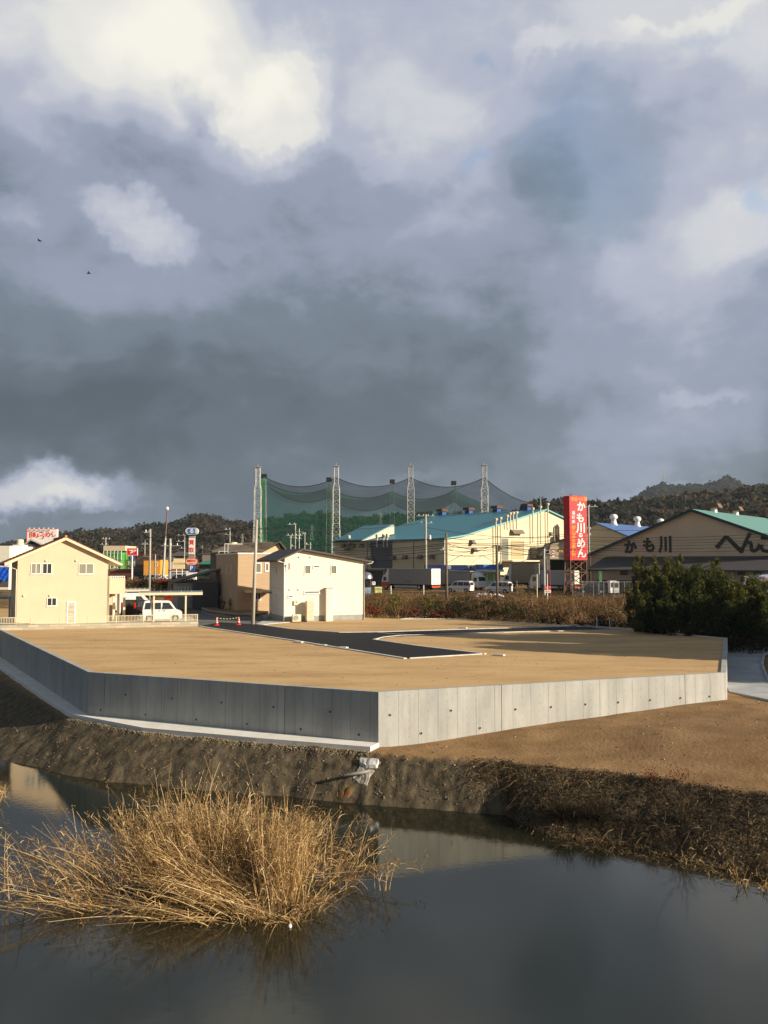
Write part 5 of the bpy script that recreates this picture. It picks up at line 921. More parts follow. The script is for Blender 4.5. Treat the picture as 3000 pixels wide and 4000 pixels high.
# ramen billboard
t, w, h = panel('billboard', 'white rooftop billboard with red Japanese lettering above the cream house roof', 'billboard', 105, 2067, 223, 2128, 200, .8, m_wht); a_ = m_lamp_r; m_rtxt = plain('red_lettering', C(222, 60, 38))
MB().box(-.08, w + .08, -.05, .85, h, h + .12).build('frame', m_rtxt, t); MB().box(-.12, 0, -.05, .85, 0, h).build('frame', m_rtxt, t)
for i, (ch, x, s, z, sx) in enumerate([('8', .85, 2.1, .62, .8), ('番', 1.75, 1.3, .62, .8), ('ら', 3.1, 2.4, .52, 1.15), ('ー', 4.0, .9, .64, .8), ('め', 4.95, 1.5, .64, 1.0), ('ん', 6.1, 1.6, .64, 1.15)]): text('lettering', ch, s, m_rtxt, t, (x * w / 7.4, -.015, h * z), offset=.03, sx=sx, shear=.2 if i > 1 else 0)
for i in range(6): MB().box(w * (i + .7) / 6.3 - .12, w * (i + .7) / 6.3 + .12, -.8, -.5, h + .1, h + .3).build('floodlight', m_wht, t)
for x in (1, w - 1): post(t, x, -8, 0, .15, m_duct)
# red D logo sign
t, w, h = panel('logo_sign', 'red square-cornered sign with a white arrow-like D emblem, left of the yellow building', 'sign', 496, 2142, 536, 2168, 150, .3, m_lamp_r, 0); m_sr = plain('sign_red', C(216, 38, 44)); t.children[0].data.materials[0] = m_sr
mb = MB(); P = lambda u, v: (w * u, -.012, h * v); mb.prism([P(.08, .76), P(.88, .80), P(.94, .72), (w * .88, -.012, h * .62), P(.4, .24), P(.28, .3), P(.46, .56)], (0, .01, 0)); mb.build('emblem', m_wht, t); mb = MB(); mb.prism([(w * .56, -.02, h * .66), (w * .84, -.02, h * .74), (w * .5, -.02, h * .38), (w * .6, -.02, h * .54)], (0, .007, 0)); mb.build('emblem_inlay', m_sr, t)
mb = MB(); e = .05; mb.box(-e, w + e, -.01, .31, -e, 0); mb.box(-e, w + e, -.01, .31, h, h + e); mb.box(-e, 0, -.01, .31, 0, h); mb.box(w, w + e, -.01, .31, 0, h); mb.build('border', m_wht, t); post(t, w / 2, -5.5, 0, .12)
t, w, h = panel('menu_sign', 'blue and grey hanging sign panels below the red emblem sign', 'sign', 503, 2174, 527, 2214, 151, .2, plain('grey_sign', C(96, 104, 108)), 0); MB().box(-.05, w + .05, -.04, -.004, h * .72, h).build('blue_panel', m_blue, t); text('lettering', 'カー用品\nサービス', .32, m_ltxt, t, (w / 2, -.012, h * .35)); text('lettering', 'メンテ', .3, m_ltxt, t, (w / 2, -.05, h * .86)); post(t, w / 2, -2.0, 0, .12, y=.35)
# car purchase tower sign
q = at(748, 2255, 140); t = thing('tower_sign', 'tall sign tower with blue oval top, red characters and small P sign', 'sign', tuple(q)); zz = lambda py: at(748, py, 140).z - q.z; sc = 140 / FP
def oval(name, cx, z, w, h, m, y=-.3, th=.6):
    n = 20; r = h / 2; pts = []
    for i in range(n): a = 2 * math.pi * i / n; pts.append((cx + math.cos(a) * r + (w / 2 - r) * (1 if math.cos(a) > 0 else -1), y, z + math.sin(a) * r))
    return MB().prism(pts, (0, th, 0)).build(name, m, t)
zo = zz(2075.5); oval('oval_border', 0, zo, 50 * sc, 27 * sc, m_wht); oval('oval_panel', 0, zo, 46 * sc, 22.5 * sc, plain('sign_blue', C(46, 112, 178)), -.32, .5); text('lettering', 'くるま', .82, m_ltxt, t, (0, -.335, zo), offset=.03)
zo = zz(2194); oval('oval_border', 0, zo, 48 * sc, 27 * sc, m_lamp_r); oval('oval_panel', 0, zo, 45 * sc, 23 * sc, plain('sign_salmon', C(226, 190, 170)), -.32, .5); text('lettering', 'SISIDO', .5, m_rtxt, t, (0, -.335, zo + .12), offset=.02); text('lettering', 'motors', .22, m_rtxt, t, (0, -.335, zo - .3))
MB().box(-.5, .5, -.1, .4, zz(2190), zz(2085)).build('tower_column', plain('sign_column', C(150, 140, 130)), t); MB().box(-.48, .48, -.25, -.102, zz(2165), zz(2102)).build('white_panel', m_wht, t)
for ch, py in (('買', 2120), ('取', 2150)): text('lettering', ch, .9, m_rtxt, t, (0, -.262, zz(py)), offset=.02)
MB().box(-.5, .5, -.2, .3, zz(2232), zz(2209)).build('parking_panel', m_blue, t); text('lettering', 'P', 1.0, m_ltxt, t, (0, -.215, zz(2220)), offset=.03); MB().box(-.8, .8, -.4, .5, zz(2264), zz(2236)).build('plinth_panel', m_wht, t)
# two-post signboard
t, w, h = panel('signboard', 'cream signboard with faded orange characters on two white posts', 'sign', 677, 2182, 721, 2222, 138, .15, plain('cream_board', C(236, 220, 170)), 0); text('lettering', '茂川医療食', .42, plain('faded_orange', C(214, 168, 110)), t, (w / 2, -.012, h * .5)); post(t, .5, -2.3, 0, .07); post(t, w - .4, -2.3, 0, .07); MB().box(.5, w - .4, .06, .14, -.9, -.8).build('brace', m_wht, t)
# far buildings of the strip
def bld(name, label, px0, py0, px1, py1, D, dep, m, rz=0.0, roofm=None, flat=.3, cat='building', windows=(), hip=None):
    a = at(px0, py1, D); b = at(px1, py0, D); t = thing(name, label, cat, tuple(a), rz); w = b.x - a.x; h = b.z - a.z; MB().box(0, w, 0, dep, -.8, h).build('wall', m, t)
    if roofm:
        if hip: mb = MB(); e = hip[1]; mb.add([(-e, -e, h), (w + e, -e, h), (w + e, dep + e, h), (-e, dep + e, h), (w * .3, dep / 2, h + hip[0]), (w * .7, dep / 2, h + hip[0])], [(0, 1, 5, 4), (1, 2, 5), (2, 3, 4, 5), (3, 0, 4), (0, 3, 2, 1)]); mb.build('roof', roofm, t)
        else: MB().box(-.2, w + .2, -.2, dep + .2, h, h + flat).build('roof', roofm, t)
    for (u, v, ww, hh) in windows: win(t, (w * u, 0, h * v), ww, hh, fr=.06, split=1)
    return t, w, h
t, w, h = bld('strip_store', 'long low salmon-red store with a peach band running behind the far car lot', 424, 2232, 830, 2262, 178, 12, plain('salmon_wall', C(176, 84, 64)), roofm=plain('salmon_roof', C(150, 84, 68)), flat=.5); MB().box(-.1, w + .1, -.12, -.004, h * .38, h * .75).build('peach_band', plain('peach_band', C(230, 160, 112)), t)
for i in range(9): win(t, (w * (.12 + .095 * i), -.0, h * .15), 1.3, .5, split=1)
t, w, h = bld('scaffolded_building', 'building wrapped in bright green scaffold netting with a cream top', 405, 2152, 476, 2232, 186, 8, mat('green_scaffold_net', C(84, 160, 66), C(56, 128, 50), scale=1.2, rough=.9, bump=.05, bscale=2)); MB().box(-.1, w + .8, -.2, 8.1, h, h + 1.15).build('cream_top', m_cream, t)
mb = MB()
for i in range(6): x = w * i / 5; mb.tube([(x, -.3, -.5), (x, -.3, h)], .05, 4)
for j in range(4): mb.tube([(0, -.3, h * (j + .5) / 4), (w, -.3, h * (j + .5) / 4)], .05, 4)
mb.build('scaffold', m_steel, t)
mb = MB(); q = at(478, 2232, 188); t = thing('steel_frame', 'dark red steel building frame behind the emblem sign', 'frame', tuple(q))
for i in range(6): mb.box(i * 1.1, i * 1.1 + .14, 0, .14, 0, 3.7); mb.box(i * 1.1, i * 1.1 + .14, 4, 4.14, 0, 3.7)
for z in (1.2, 2.4, 3.6): mb.box(0, .16, 0, 4.1, z, z + .18); mb.box(0, 5.6, 0, .16, z, z + .18); mb.box(0, 5.6, 4, 4.16, z, z + .18)
mb.build('girders', plain('primer_red', C(122, 50, 44)), t)
t, w, h = bld('yellow_building', 'mustard yellow two-storey building with one small window', 561, 2186, 627, 2232, 168, 6, mat('mustard_siding', C(222, 160, 66), C(206, 142, 52), scale=1, stretch=(1, 1, 6)), roofm=m_broof, flat=.12); win(t, (w * .74, 0, h * .62), .45, .6, split=1)
t, w, h = bld('house', 'dark gable-roofed house immediately left of the mustard yellow building', 522, 2205, 558, 2232, 172, 6, plain('dark_house_wall', C(110, 94, 80)), cat='house'); mb = MB(); mb.prism([(-1.4, -.3, h - .6), (w + .1, -.3, h + 1.6), (w + .1, -.3, h + 1.75), (-1.4, -.3, h - .45)], (0, 6.6, 0)); mb.build('roof', m_broof, t)
bld('house', 'white low house with brown roof right of the mustard yellow building', 628, 2190, 676, 2232, 182, 6, plain('pale_house_wall', C(190, 184, 170)), roofm=m_broof, hip=(.9, .4), cat='house', windows=[(.4, .45, .8, .7)])
bld('house', 'dark-walled house at the foot of the hill behind the two-post signboard', 660, 2172, 735, 2222, 215, 7, plain('brown_house_wall', C(96, 90, 84)), roofm=m_broof, hip=(1.2, .5), cat='house')
bld('green_canopy_shop', 'shop under a deep green hipped canopy right of the tower sign', 778, 2204, 860, 2245, 176, 7, plain('shop_dark_wall', C(70, 72, 70)), roofm=plain('green_roofing', C(40, 120, 92)), hip=(.9, 1.0))
bld('green_canopy_shop', 'smaller bright green canopy in front of the deep green one', 786, 2238, 828, 2250, 166, 4, plain('shop_dark_wall2', C(60, 62, 60)), roofm=plain('bright_green_roofing', C(56, 148, 92)), hip=(.7, .7))
bld('white_shed', 'small grey-white shed in the far lot under the two-post signboard', 662, 2233, 725, 2268, 164, 3, plain('grey_shed_wall', C(140, 142, 146)), roofm=m_wht, flat=.1)
bld('grey_warehouse', 'low dark grey roofed warehouse behind the tan house', 790, 2165, 846, 2200, 225, 8, plain('warehouse_wall', C(132, 124, 112)), roofm=m_broof, flat=.5)
t, w, h = bld('wrapped_building', 'white building with a bright blue tarpaulin sheet at the left edge', -60, 2132, 38, 2275, 92, 6, m_white); m_tarp = mat('blue_tarpaulin', C(30, 92, 205), C(18, 62, 160), scale=2, rough=.5, bump=.05, bscale=1.5); zt_ = h * .41; V_ = []; nx, nz = 26, 12
for j in range(nz + 1):
    for i in range(nx + 1): x = -.3 + (w + .4) * i / nx; z = h * .42 - (1.45) * j / nz; V_.append((x, -.15 - .35 * (j / nz) - .10 * math.sin(x * 5 + j) * j / nz - .07 * math.sin(x * 11 + j * .7), z - (.12 * math.sin(x * 3.1) if j == nz else 0)))
o = npmesh('blue_sheet', V_, [(j * (nx + 1) + i, j * (nx + 1) + i + 1, (j + 1) * (nx + 1) + i + 1, (j + 1) * (nx + 1) + i) for j in range(nz) for i in range(nx)], m_tarp, t, smooth=True); MB().box(0, w, -.05, 0, -.5, h * .3).build('lower_wall', plain('soot_grey_wall', C(84, 84, 84)), t)
bld('concrete_block_house', 'grey concrete building with white plant room between the tarpaulin and the cream house', 38, 2138, 84, 2260, 105, 5, m_found, windows=[(.7, .9, .5, .5)]); t, w, h = bld('plant_room', 'small white rooftop room carrying a cream water tank at the left', 50, 2128, 83, 2140, 106.5, 2, m_wht)
t = thing('roof_tank', 'cream water tank standing on the small white rooftop room', 'tank', (w * .45 + at(50, 2128, 106.5).x, 107.5, at(50, 2128, 106.5).z + .02)); MB().lathe([(.42, 0), (.45, .05), (.45, .62), (.3, .7)], 14).build('tank', m_barge, t); MB().lathe([(.46, .3), (.46, .34)], 14).build('hoop', m_found, t)
t, w, h = bld('house', 'house with small grey-white gable peeking over the left slope of the orange roof', 100, 2124, 160, 2200, 120, 6, plain('grey_house_wall', C(90, 88, 86)), cat='house'); mb = MB(); mb.prism([(-.3, -.3, h - .1), (w * .35, -.3, h + .75), (w + .4, -.3, h - .1), (w + .4, -.3, h - .3), (w * .35, -.3, h + .5), (-.3, -.3, h - .3)], (0, 6.5, 0)); mb.build('roof', plain('pale_fascia', C(190, 186, 176)), t)
# slatted red-brown building / fence with banners behind the carport
t, w, h = bld('slatted_barn', 'red-brown slatted barn behind the carport and its banners', 640, 2312, 850, 2378, 112, 4, plain('barn_dark', C(60, 34, 28)), roofm=None)
for j in range(12): z = .1 + j * (h - .1) / 12; MB().box(0, w, -.08, -.004, z, z + .11).build('slat', bpy.data.materials.get('barn_red') or plain('barn_red', C(168, 58, 36)), t)
for i, (px, py0, py1, m_, lab) in enumerate([(662, 2352, 2380, plain('navy_banner', C(44, 52, 120)), 'navy blue banner behind the carport, nearest the silver van'), (703, 2310, 2375, m_lamp_r, 'red pennant banner above the carport roof, left of the second'), (728, 2312, 2345, plain('pink_banner', C(200, 70, 60)), 'small red triangular pennant right above the carport roof'), (794, 2312, 2368, plain('pale_blue_banner', C(130, 150, 190)), 'pale blue upright banner left of the tan house'), (822, 2318, 2380, plain('red_white_banner', C(190, 110, 112)), 'red and white banner closest to the tan house')]):
    b = at(px, py1, 106); tp = at(px, py0, 106); t = thing('banner', lab, 'banner', tuple(b), 0, 'upright banners'); h = tp.z - b.z; MB().tube([(0, 0, -.4), (0, 0, h)], .02, 5).build('pole', m_steel, t); mb = MB(); k = 6
    V_ = [(.03 + .42 * i_, .06 * math.sin(i_ * 3 + j * .8), h - h * .75 * j / k) for j in range(k + 1) for i_ in (0, .5, 1)]
    npmesh('flag', V_, [(j * 3 + i_, j * 3 + i_ + 1, j * 3 + i_ + 4, j * 3 + i_ + 3) for j in range(k) for i_ in (0, 1)], m_, t)
# crane boom behind
a_ = at(636, 2270, 135); b_ = at(653, 1992, 135); t = thing('crane', 'slender crane boom leaning up over the far car lot', 'crane', tuple(a_)); d = b_ - a_; MB().tube([(0, 0, 0), tuple(d * .62)], [.22, .16], 6).build('boom', m_lat, t); MB().tube([tuple(d * .62), tuple(d)], [.13, .09], 6).build('boom_extension', m_rs, t); MB().lathe([(.2, 0), (.3, .2), (.15, .5)], 8, tuple(d)).build('boom_head', m_wht, t); MB().box(-1, 1.6, -.6, .6, -.8, .3).build('chassis', m_orange, t)
# ------------------------------------------------------------------ things along the factory road
q = at(1432, 2305, 130); t = thing('domed_tank', 'silver domed tank on dark caged legs right beside the white house', 'tank', tuple(q)); z = at(1432, 2262, 130).z - q.z; MB().lathe([(.95, z), (.95, z + .1), (.93, z + .35), (.72, z + .82), (.4, z + 1.02), (.05, z + 1.1)], 20).build('dome', plain('brushed_metal', (.62, .62, .64), rough=.3, metal=.9), t, smooth=True)
mb = MB()
for i in range(8): a = i * math.pi / 4; MB().tube([(.85 * math.cos(a), .85 * math.sin(a), 0), (.85 * math.cos(a), .85 * math.sin(a), z)], .05, 5).build('leg', m_brownpole if i == 7 else m_black, t)
MB().box(-.7, .7, -.6, .6, .3, z - .1).build('cage', m_black, t)
for i, (px, py, w_, h_, m_, lab, cat, nm) in enumerate([(1432, 2318, 1.5, .9, plain('blue_bin', C(96, 150, 200)), 'pale blue sheeted bin under the domed tank', 'bin', 'site_bin'), (1478, 2316, 1.1, .9, plain('lime_box', C(206, 214, 120)), 'pale yellow-green crate left of the orange truck cab', 'crate', 'crate'), (1460, 2285, .5, .5, m_wht, 'small white box beside the truck cab', 'box', 'meter_box'), (2396, 2316, .95, 1.75, m_wht, 'left white vending machine under the tiled eaves', 'vending machine', 'vending_machine'), (2408, 2316, .9, 1.7, plain('grey_vend', C(170, 172, 170)), 'grey-white vending machine on the right of the pair', 'vending machine', 'vending_machine')]):
    q = at(px, py, 122 if px > 2000 else 128); t = thing(nm, lab, cat, tuple(q), .2); MB().box(-w_ / 2, w_ / 2, 0, .7, 0, h_).build('body', m_, t, bevel=.03); MB().box(-w_ / 2 + .1, w_ / 2 - .1, -.02, -.004, h_ * .45, h_ * .85).build('front_panel', m_glass if h_ > 1 else m_found, t)
# speed limit sign gantry
q = at(2128, 2325, 112); t = thing('road_sign', 'grey sign pole carrying a round red-ringed 50 speed limit sign on its arm', 'road sign', tuple(q)); h = at(2128, 2142, 112).z - q.z; MB().tube([(0, 0, 0), (0, 0, h)], .11, 10).build('pole', m_steel, t); za = at(2128, 2150, 112).z - q.z; MB().tube([(0, 0, za), (1.75, 0, za)], .06, 6).build('arm', m_steel, t)
x = at(2161, 2157, 112).x - q.x; z = at(2161, 2157, 112).z - q.z
for r_, y_, m_, n_ in ((.36, -.1, m_lamp_r, 'rim'), (.27, -.115, m_wht, 'face')): MB().tube([(x, y_, z), (x, y_ + .1, z)], r_, 20).build(n_, m_, t)
text('lettering', '50', .34, m_blue, t, (x, -.13, z)); MB().box(x - .18, x + .18, -.1, -.06, z - .65, z - .45).build('sub_plate', m_wht, t); MB().box(x + .75, x + 1.3, -.1, .2, z + .0, z + .28).build('amber_light', plain('amber', C(220, 160, 60)), t); text('lettering', '←', .3, m_black, t, (x + 1.02, -.112, z + .14)); MB().box(-.35, 0, -.2, .1, h - .1, h + .2).build('camera_box', m_black, t)
t, w, h = panel('tall_signboard', 'narrow tall brown-grey signboard seen obliquely left of the red sign', 'sign', 2137, 2163, 2148, 2226, 118, .12, m_duct, 0); MB().box(-.04, w + .04, -.02, .14, h, h + .06).build('frame', m_lat, t); MB().box(-.04, 0, -.02, .14, 0, h).build('frame', m_lat, t); post(t, w, -4, 0, .04, m_red)
t, w, h = panel('notice_sign', 'red over white construction notice board on a post in the weeds', 'sign', 2127, 2288, 2152, 2316, 108, .05, m_wht, 0); MB().box(0, w, -.012, -.002, h * .42, h).build('red_field', m_sr, t); text('lettering', '施工中', .27, m_ltxt, t, (w / 2, -.025, h * .72)); text('lettering', '森本工務店', .11, m_rtxt, t, (w / 2, -.02, h * .22)); post(t, w * .5, -1.0, 0, .04)
for i, (px, y0, y1, D, m_, lab) in enumerate([(2098, 2325, 2243, 108, m_barge, 'tall cream marker post left of the red construction notice'), (2138, 2318, 2243, 106, m_barge, 'cream marker post rising behind the red construction notice'), (1527, 2315, 2289, 128, m_wht, 'short white roadside post under the long grey truck, left one'), (1655, 2315, 2286, 128, m_wht, 'short white roadside post under the rear of the long grey truck'), (1556, 2420, 2405, 82, m_barge, 'short wooden stake at the back edge of the plot'), (2019, 2312, 2270, 125, m_duct, 'grey post between the right minivan and the beige truck')]):
    b = at(px, y0, D); h = at(px, y1, D).z - b.z; t = thing('marker_post', lab, 'post', tuple(b), 0, 'marker posts'); MB().tube([(0, 0, -.3), (0, 0, h)], .07, 8).build('shaft', m_, t); MB().lathe([(.075, 0), (.05, .05)], 8, (0, 0, h)).build('cap', m_found, t)
t, w, h = panel('banner', 'green upright banner hanging under the tiled eaves near the black car', 'banner', 2341, 2232, 2351, 2274, 122, .03, plain('green_banner', C(70, 130, 84)), 0); post(t, -.05, -1.8, h, .025, m_steel)
# railings along the road on the right
a_ = at(2236, 2273, 120); b_ = at(2480, 2276, 120); t = thing('railing', 'thin mesh railing along the roadside in front of the tiled building', 'railing', (a_.x, a_.y, .4)); w = b_.x - a_.x; h = a_.z - .4; mb = MB(); mb.tube([(0, 0, h), (w, 0, h)], .03, 5); mb.build('top_rail', m_steel, t)
for i in range(7): MB().tube([(w * i / 6, 0, 0), (w * i / 6, 0, h)], .03, 5).build('post', m_steel, t)
mb = MB()
for i in range(46): x = w * i / 45; mb.tube([(x, 0, .1), (x, 0, h)], .008, 3)
mb.build('mesh_panel', m_steel, t)
# heap of white bags
q = at(1912, 2330, 122)
for i in range(22):
    x = rnd.uniform(-2.1, 2.1); lvl = rnd.random() < .4 and abs(x) < 1.6; s = rnd.uniform(.2, .3); mb = MB(); mb.lathe([(.1, 0), (s, s * .25), (s * 1.05, s * .6), (s * .6, s * 1.0), (s * .2, s * 1.15), (s * .32, s * 1.3)], 9)
    o = mb.build('waste_bag', bpy.data.materials.get('bag_plastic') or plain('bag_plastic', C(214, 216, 224), rough=.4), smooth=False); zq = gz(q.x + x, q.y); o.location = (q.x + x, q.y + rnd.uniform(-.4, .4), q.z - .1 + (.25 if lvl else 0)); o.rotation_euler = (rnd.uniform(-.3, .3), rnd.uniform(-.3, .3), rnd.random() * 6); o.scale = (1.2, 1, 1); tag(o, 'white rubbish bag in the heap on the grass below the parked minivans', 'bag', 'white bags heaped on the grass')
# pylons on the hills
def pylon(label, px, py0, py1, D):
    b = at(px, py0, D); h = at(px, py1, D).z - b.z; t = thing('pylon', label, 'pylon', tuple(b), .3, 'pylons on the hills'); mb = MB(); s = h / 30
    lattice(mb, (0, 0, 0), h, 0, 0, .16 * s * 1.2, 9, lambda f: (6 * (1 - f) ** 1.5 + 1.0) * s); mb.build('lattice', m_lat, t)
    for z, w in ((.68, 5.5), (.8, 4.8), (.92, 4)): MB().box(-w * s, w * s, -.2 * s, .2 * s, h * z, h * z + .4 * s).build('crossarm', m_lat, t)
for a in [('grey pylon on the hill seen through the green net near its left edge', 1218, 2110, 2050, 420), ('pylon on the hill seen through the middle of the green net', 1487, 2060, 2000, 430), ('small pylon on the hillside between the blue oval sign and the tan house', 789, 2175, 2130, 400), ('pylon on the hillside above the water tank of the brown roof', 947, 2130, 2085, 430), ('pylon on the ridge just left of the tall red sign', 2198, 1958, 1908, 620), ('pylon standing on the summit of the dark mountain at right', 2592, 1900, 1842, 1500)]: pylon(*a)
# two birds
for i, (px, py) in enumerate([(155, 941), (347, 1068)]):
    q = at(px, py, 60); t = thing('bird', ['dark bird flying in the upper left sky', 'second dark bird lower in the left sky'][i], 'bird', tuple(q), .4 * i); mb = MB(); mb.tube([(-.17, 0, 0), (-.08, 0, .01), (.05, 0, .01), (.16, 0, 0)], [.004, .04, .04, .01], 6)
    mb.add([(-.05, 0, .02), (.05, 0, .02), (.0, .2, .09), (-.06, .36, .03), (-.09, .2, .07)], [(0, 1, 2, 4), (4, 2, 3)]); mb.add([(-.05, 0, .02), (.05, 0, .02), (.0, -.2, .09), (-.06, -.36, .03), (-.09, -.2, .07)], [(0, 4, 2, 1), (4, 3, 2)]); mb.build('body', m_black, t)
# ------------------------------------------------------------------ vegetation
def unit(n): v = rg.normal(size=(n, 3)); return v / np.linalg.norm(v, axis=1, keepdims=True)
def leaf_quads(P, ln, wd, dirs=None, fold=0.0):
    """one small leaf-shaped quad per point"""
    n = len(P); d = unit(n) if dirs is None else dirs; r = unit(n); w = np.cross(d, r); w /= np.linalg.norm(w, axis=1, keepdims=True) + 1e-9
    ln = np.asarray(ln).reshape(-1, 1) * np.ones((n, 1)); wd = np.asarray(wd).reshape(-1, 1) * np.ones((n, 1))
    V_ = np.stack([P - d * ln / 2, P + w * wd / 2, P + d * ln / 2, P - w * wd / 2], 1).reshape(-1, 3); F_ = np.arange(4 * n).reshape(-1, 4); return V_, F_
def ribbons(base, dirv, L_, w, seg=5, bend=None, wtip=.3):
    """thin curved stems: base (n,3), dirv unit (n,3), length, width, bend vector added quadratically"""
    n = len(base); t = np.linspace(0, 1, seg + 1)[None, :, None]; L_ = np.asarray(L_).reshape(-1, 1, 1); c = base[:, None, :] + dirv[:, None, :] * L_ * t
    if bend is not None: c = c + bend[:, None, :] * L_ * t ** 2
    side = np.cross(dirv, unit(n)); side /= np.linalg.norm(side, axis=1, keepdims=True) + 1e-9
    ww = (np.asarray(w).reshape(-1, 1, 1) * (1 - (1 - wtip) * t)) / 2; a = c - side[:, None, :] * ww; b = c + side[:, None, :] * ww
    V_ = np.stack([a, b], 2).reshape(-1, 3); i = (np.arange(n)[:, None] * (2 * (seg + 1)) + 2 * np.arange(seg)[None, :]).ravel()
    return V_, np.stack([i, i + 1, i + 3, i + 2], 1), c
def merge(parts):
    Vs, Fs, T = [], [], []; o = 0
    for V_, F_, tn in parts: Vs.append(V_); Fs.append(F_ + o); T.append(tn * np.ones(len(F_)) if np.isscalar(tn) else tn); o += len(V_)
    return np.concatenate(Vs), np.concatenate(Fs), np.concatenate(T)
def N3(v): return v / (np.linalg.norm(v, axis=1, keepdims=True) + 1e-9)
# palettes : tone 0..1
m_hillw = leafmat('hill_foliage', [C(48, 54, 42), C(60, 62, 50), C(74, 70, 58), C(86, 76, 64), C(92, 78, 66), C(96, 92, 66)], .5, .95)
m_brush = leafmat('brush_foliage', [C(32, 38, 20), C(54, 54, 28), C(88, 68, 46), C(114, 88, 60), C(144, 118, 80), C(112, 48, 38)], .2, .95)
m_bam = leafmat('bamboo_foliage', [C(22, 28, 16), C(40, 50, 24), C(64, 74, 34), C(96, 98, 46), C(124, 112, 58)], .25, .8)
m_straw = leafmat('dry_reed', [C(82, 62, 40), C(134, 106, 68), C(186, 153, 102), C(210, 178, 126), C(228, 202, 154)], .25, .8)
m_bramble = leafmat('dry_bramble', [C(38, 33, 24), C(62, 52, 38), C(88, 73, 53), C(120, 100, 72), C(158, 136, 100), C(62, 60, 38)], .15, .95)
m_bark = mat('bark', C(84, 70, 54), C(58, 48, 38), scale=4, rough=.95, bump=.01)
# ---- hills with their woods
def hill(label_wood, prof, D, y0, mound, ncrown, cs, seed, tones, xm=2.3, depth=120, nq=34):
    r_ = np.random.default_rng(seed); X_ = np.array([at(px, py, D).x for px, py in prof]); Z_ = np.array([at(px, py, D).z for px, py in prof]) - cs * xm
    def hz(x, y):
        ridge = np.interp(x * D / np.maximum(y, 50), X_, Z_); f = np.clip((y - y0) / (D - y0), 0, 1); b = np.clip((D + depth - y) / depth, 0, 1) ** .7
        shape = f ** .85 * b; und = vnoise(x / (D * .07), y / (D * .05), seed) * .28 + vnoise(x / (D * .025), y / (D * .025), seed + 1) * .14
        return np.maximum(.4, ridge * shape * (1 + und * (1 - f) * 1.6 * (f > 0)) + mound * und * np.sin(math.pi * np.clip(f, 0, 1)) * 12)
    xs_ = np.linspace(X_.min(), X_.max(), 130); ys_ = np.linspace(y0, D + depth, 40); XX, YY = np.meshgrid(xs_, ys_); ZZ = hz(XX, YY) - .3; nx = len(xs_); i = (np.arange(len(ys_) - 1)[:, None] * nx + np.arange(nx - 1)[None, :]).ravel()
    tag(npmesh('hill', np.stack([XX, YY, ZZ], -1).reshape(-1, 3), np.stack([i, i + 1, i + 1 + nx, i + nx], 1), m_hillg, smooth=True), kind='structure')
    u = r_.random(ncrown); y = y0 + (D + depth * .25 - y0) * (r_.random(ncrown) ** .75); x = X_.min() + (X_.max() - X_.min()) * u; x = x * (y / D); s = cs * (.55 + .9 * r_.random(ncrown)) * np.clip(y / D, .45, 1.2); z = hz(x, y)
    tall = s * (.9 + .7 * r_.random(ncrown)); patch = vnoise(x / (D * .045), y / (D * .05), seed + 3) + .5 * vnoise(x / (D * .015), y / (D * .02), seed + 4); tone = np.clip(tones[0] + patch * tones[1] + r_.normal(size=ncrown) * .09, 0, 1)
    k = nq; d = r_.normal(size=(ncrown, k, 3)); d /= np.linalg.norm(d, axis=2, keepdims=True); d[..., 2] = np.abs(d[..., 2]) * 1.0 - .25; c = np.stack([x, y, z + tall * .55], 1)[:, None, :] + d * np.stack([s, s, tall], 1)[:, None, :] * (.5 + .5 * r_.random((ncrown, k, 1)))
    P = c.reshape(-1, 3); V_, F_ = leaf_quads(P, np.repeat(s * .62, k), np.repeat(s * .45, k)); tn = np.clip(np.repeat(tone, k) + r_.normal(size=ncrown * k) * .05, 0, 1)
    tag(npmesh('wood', V_, F_, m_hillw, attr=tn), label_wood, 'wood', kind='stuff')
m_hillg = mat('hill_ground', C(78, 66, 46), C(52, 46, 32), scale=.05, rough=.95)
hill('dark leafless and evergreen woods on the long hill behind the town', [(-400, 2120), (10, 2128), (48, 2107), (130, 2098), (241, 2078), (309, 2066), (400, 2061), (492, 2066), (521, 2058), (593, 2037), (646, 2041), (723, 2022), (771, 2005), (800, 2001), (845, 2010), (902, 2030), (946, 2034), (989, 2030), (1047, 2013), (1110, 2006), (1170, 2005), (1230, 1998), (1279, 1996), (1351, 2015), (1423, 2013), (1500, 2010), (1562, 2000), (1682, 1997), (1779, 1998), (1900, 2005), (2080, 1985), (2250, 1975), (2500, 1990)], 700, 330, 1.0, 11000, 3.6, 21, (.42, .6))
hill('brownish autumn woods with bamboo patches on the near hill at right', [(1950, 2030), (2040, 1995), (2080, 1973), (2116, 1959), (2154, 1955), (2208, 1957), (2295, 1960), (2339, 1968), (2387, 1963), (2480, 1963), (2534, 1957), (2588, 1946), (2697, 1936), (2805, 1930), (2887, 1914), (2968, 1898), (3100, 1885), (3400, 1880)], 430, 250, .6, 5200, 3.4, 31, (.44, .8), nq=50, xm=1.8)
hill('dark evergreen woods on the distant mountain at right', [(2380, 2010), (2469, 1960), (2518, 1927), (2561, 1900), (2600, 1900), (2642, 1903), (2686, 1898), (2751, 1903), (2800, 1884), (2849, 1870), (2876, 1881), (2908, 1903), (3000, 1925), (3200, 1960)], 1400, 900, 1.0, 6000, 6.0, 41, (.04, .1), depth=300, xm=1.2)
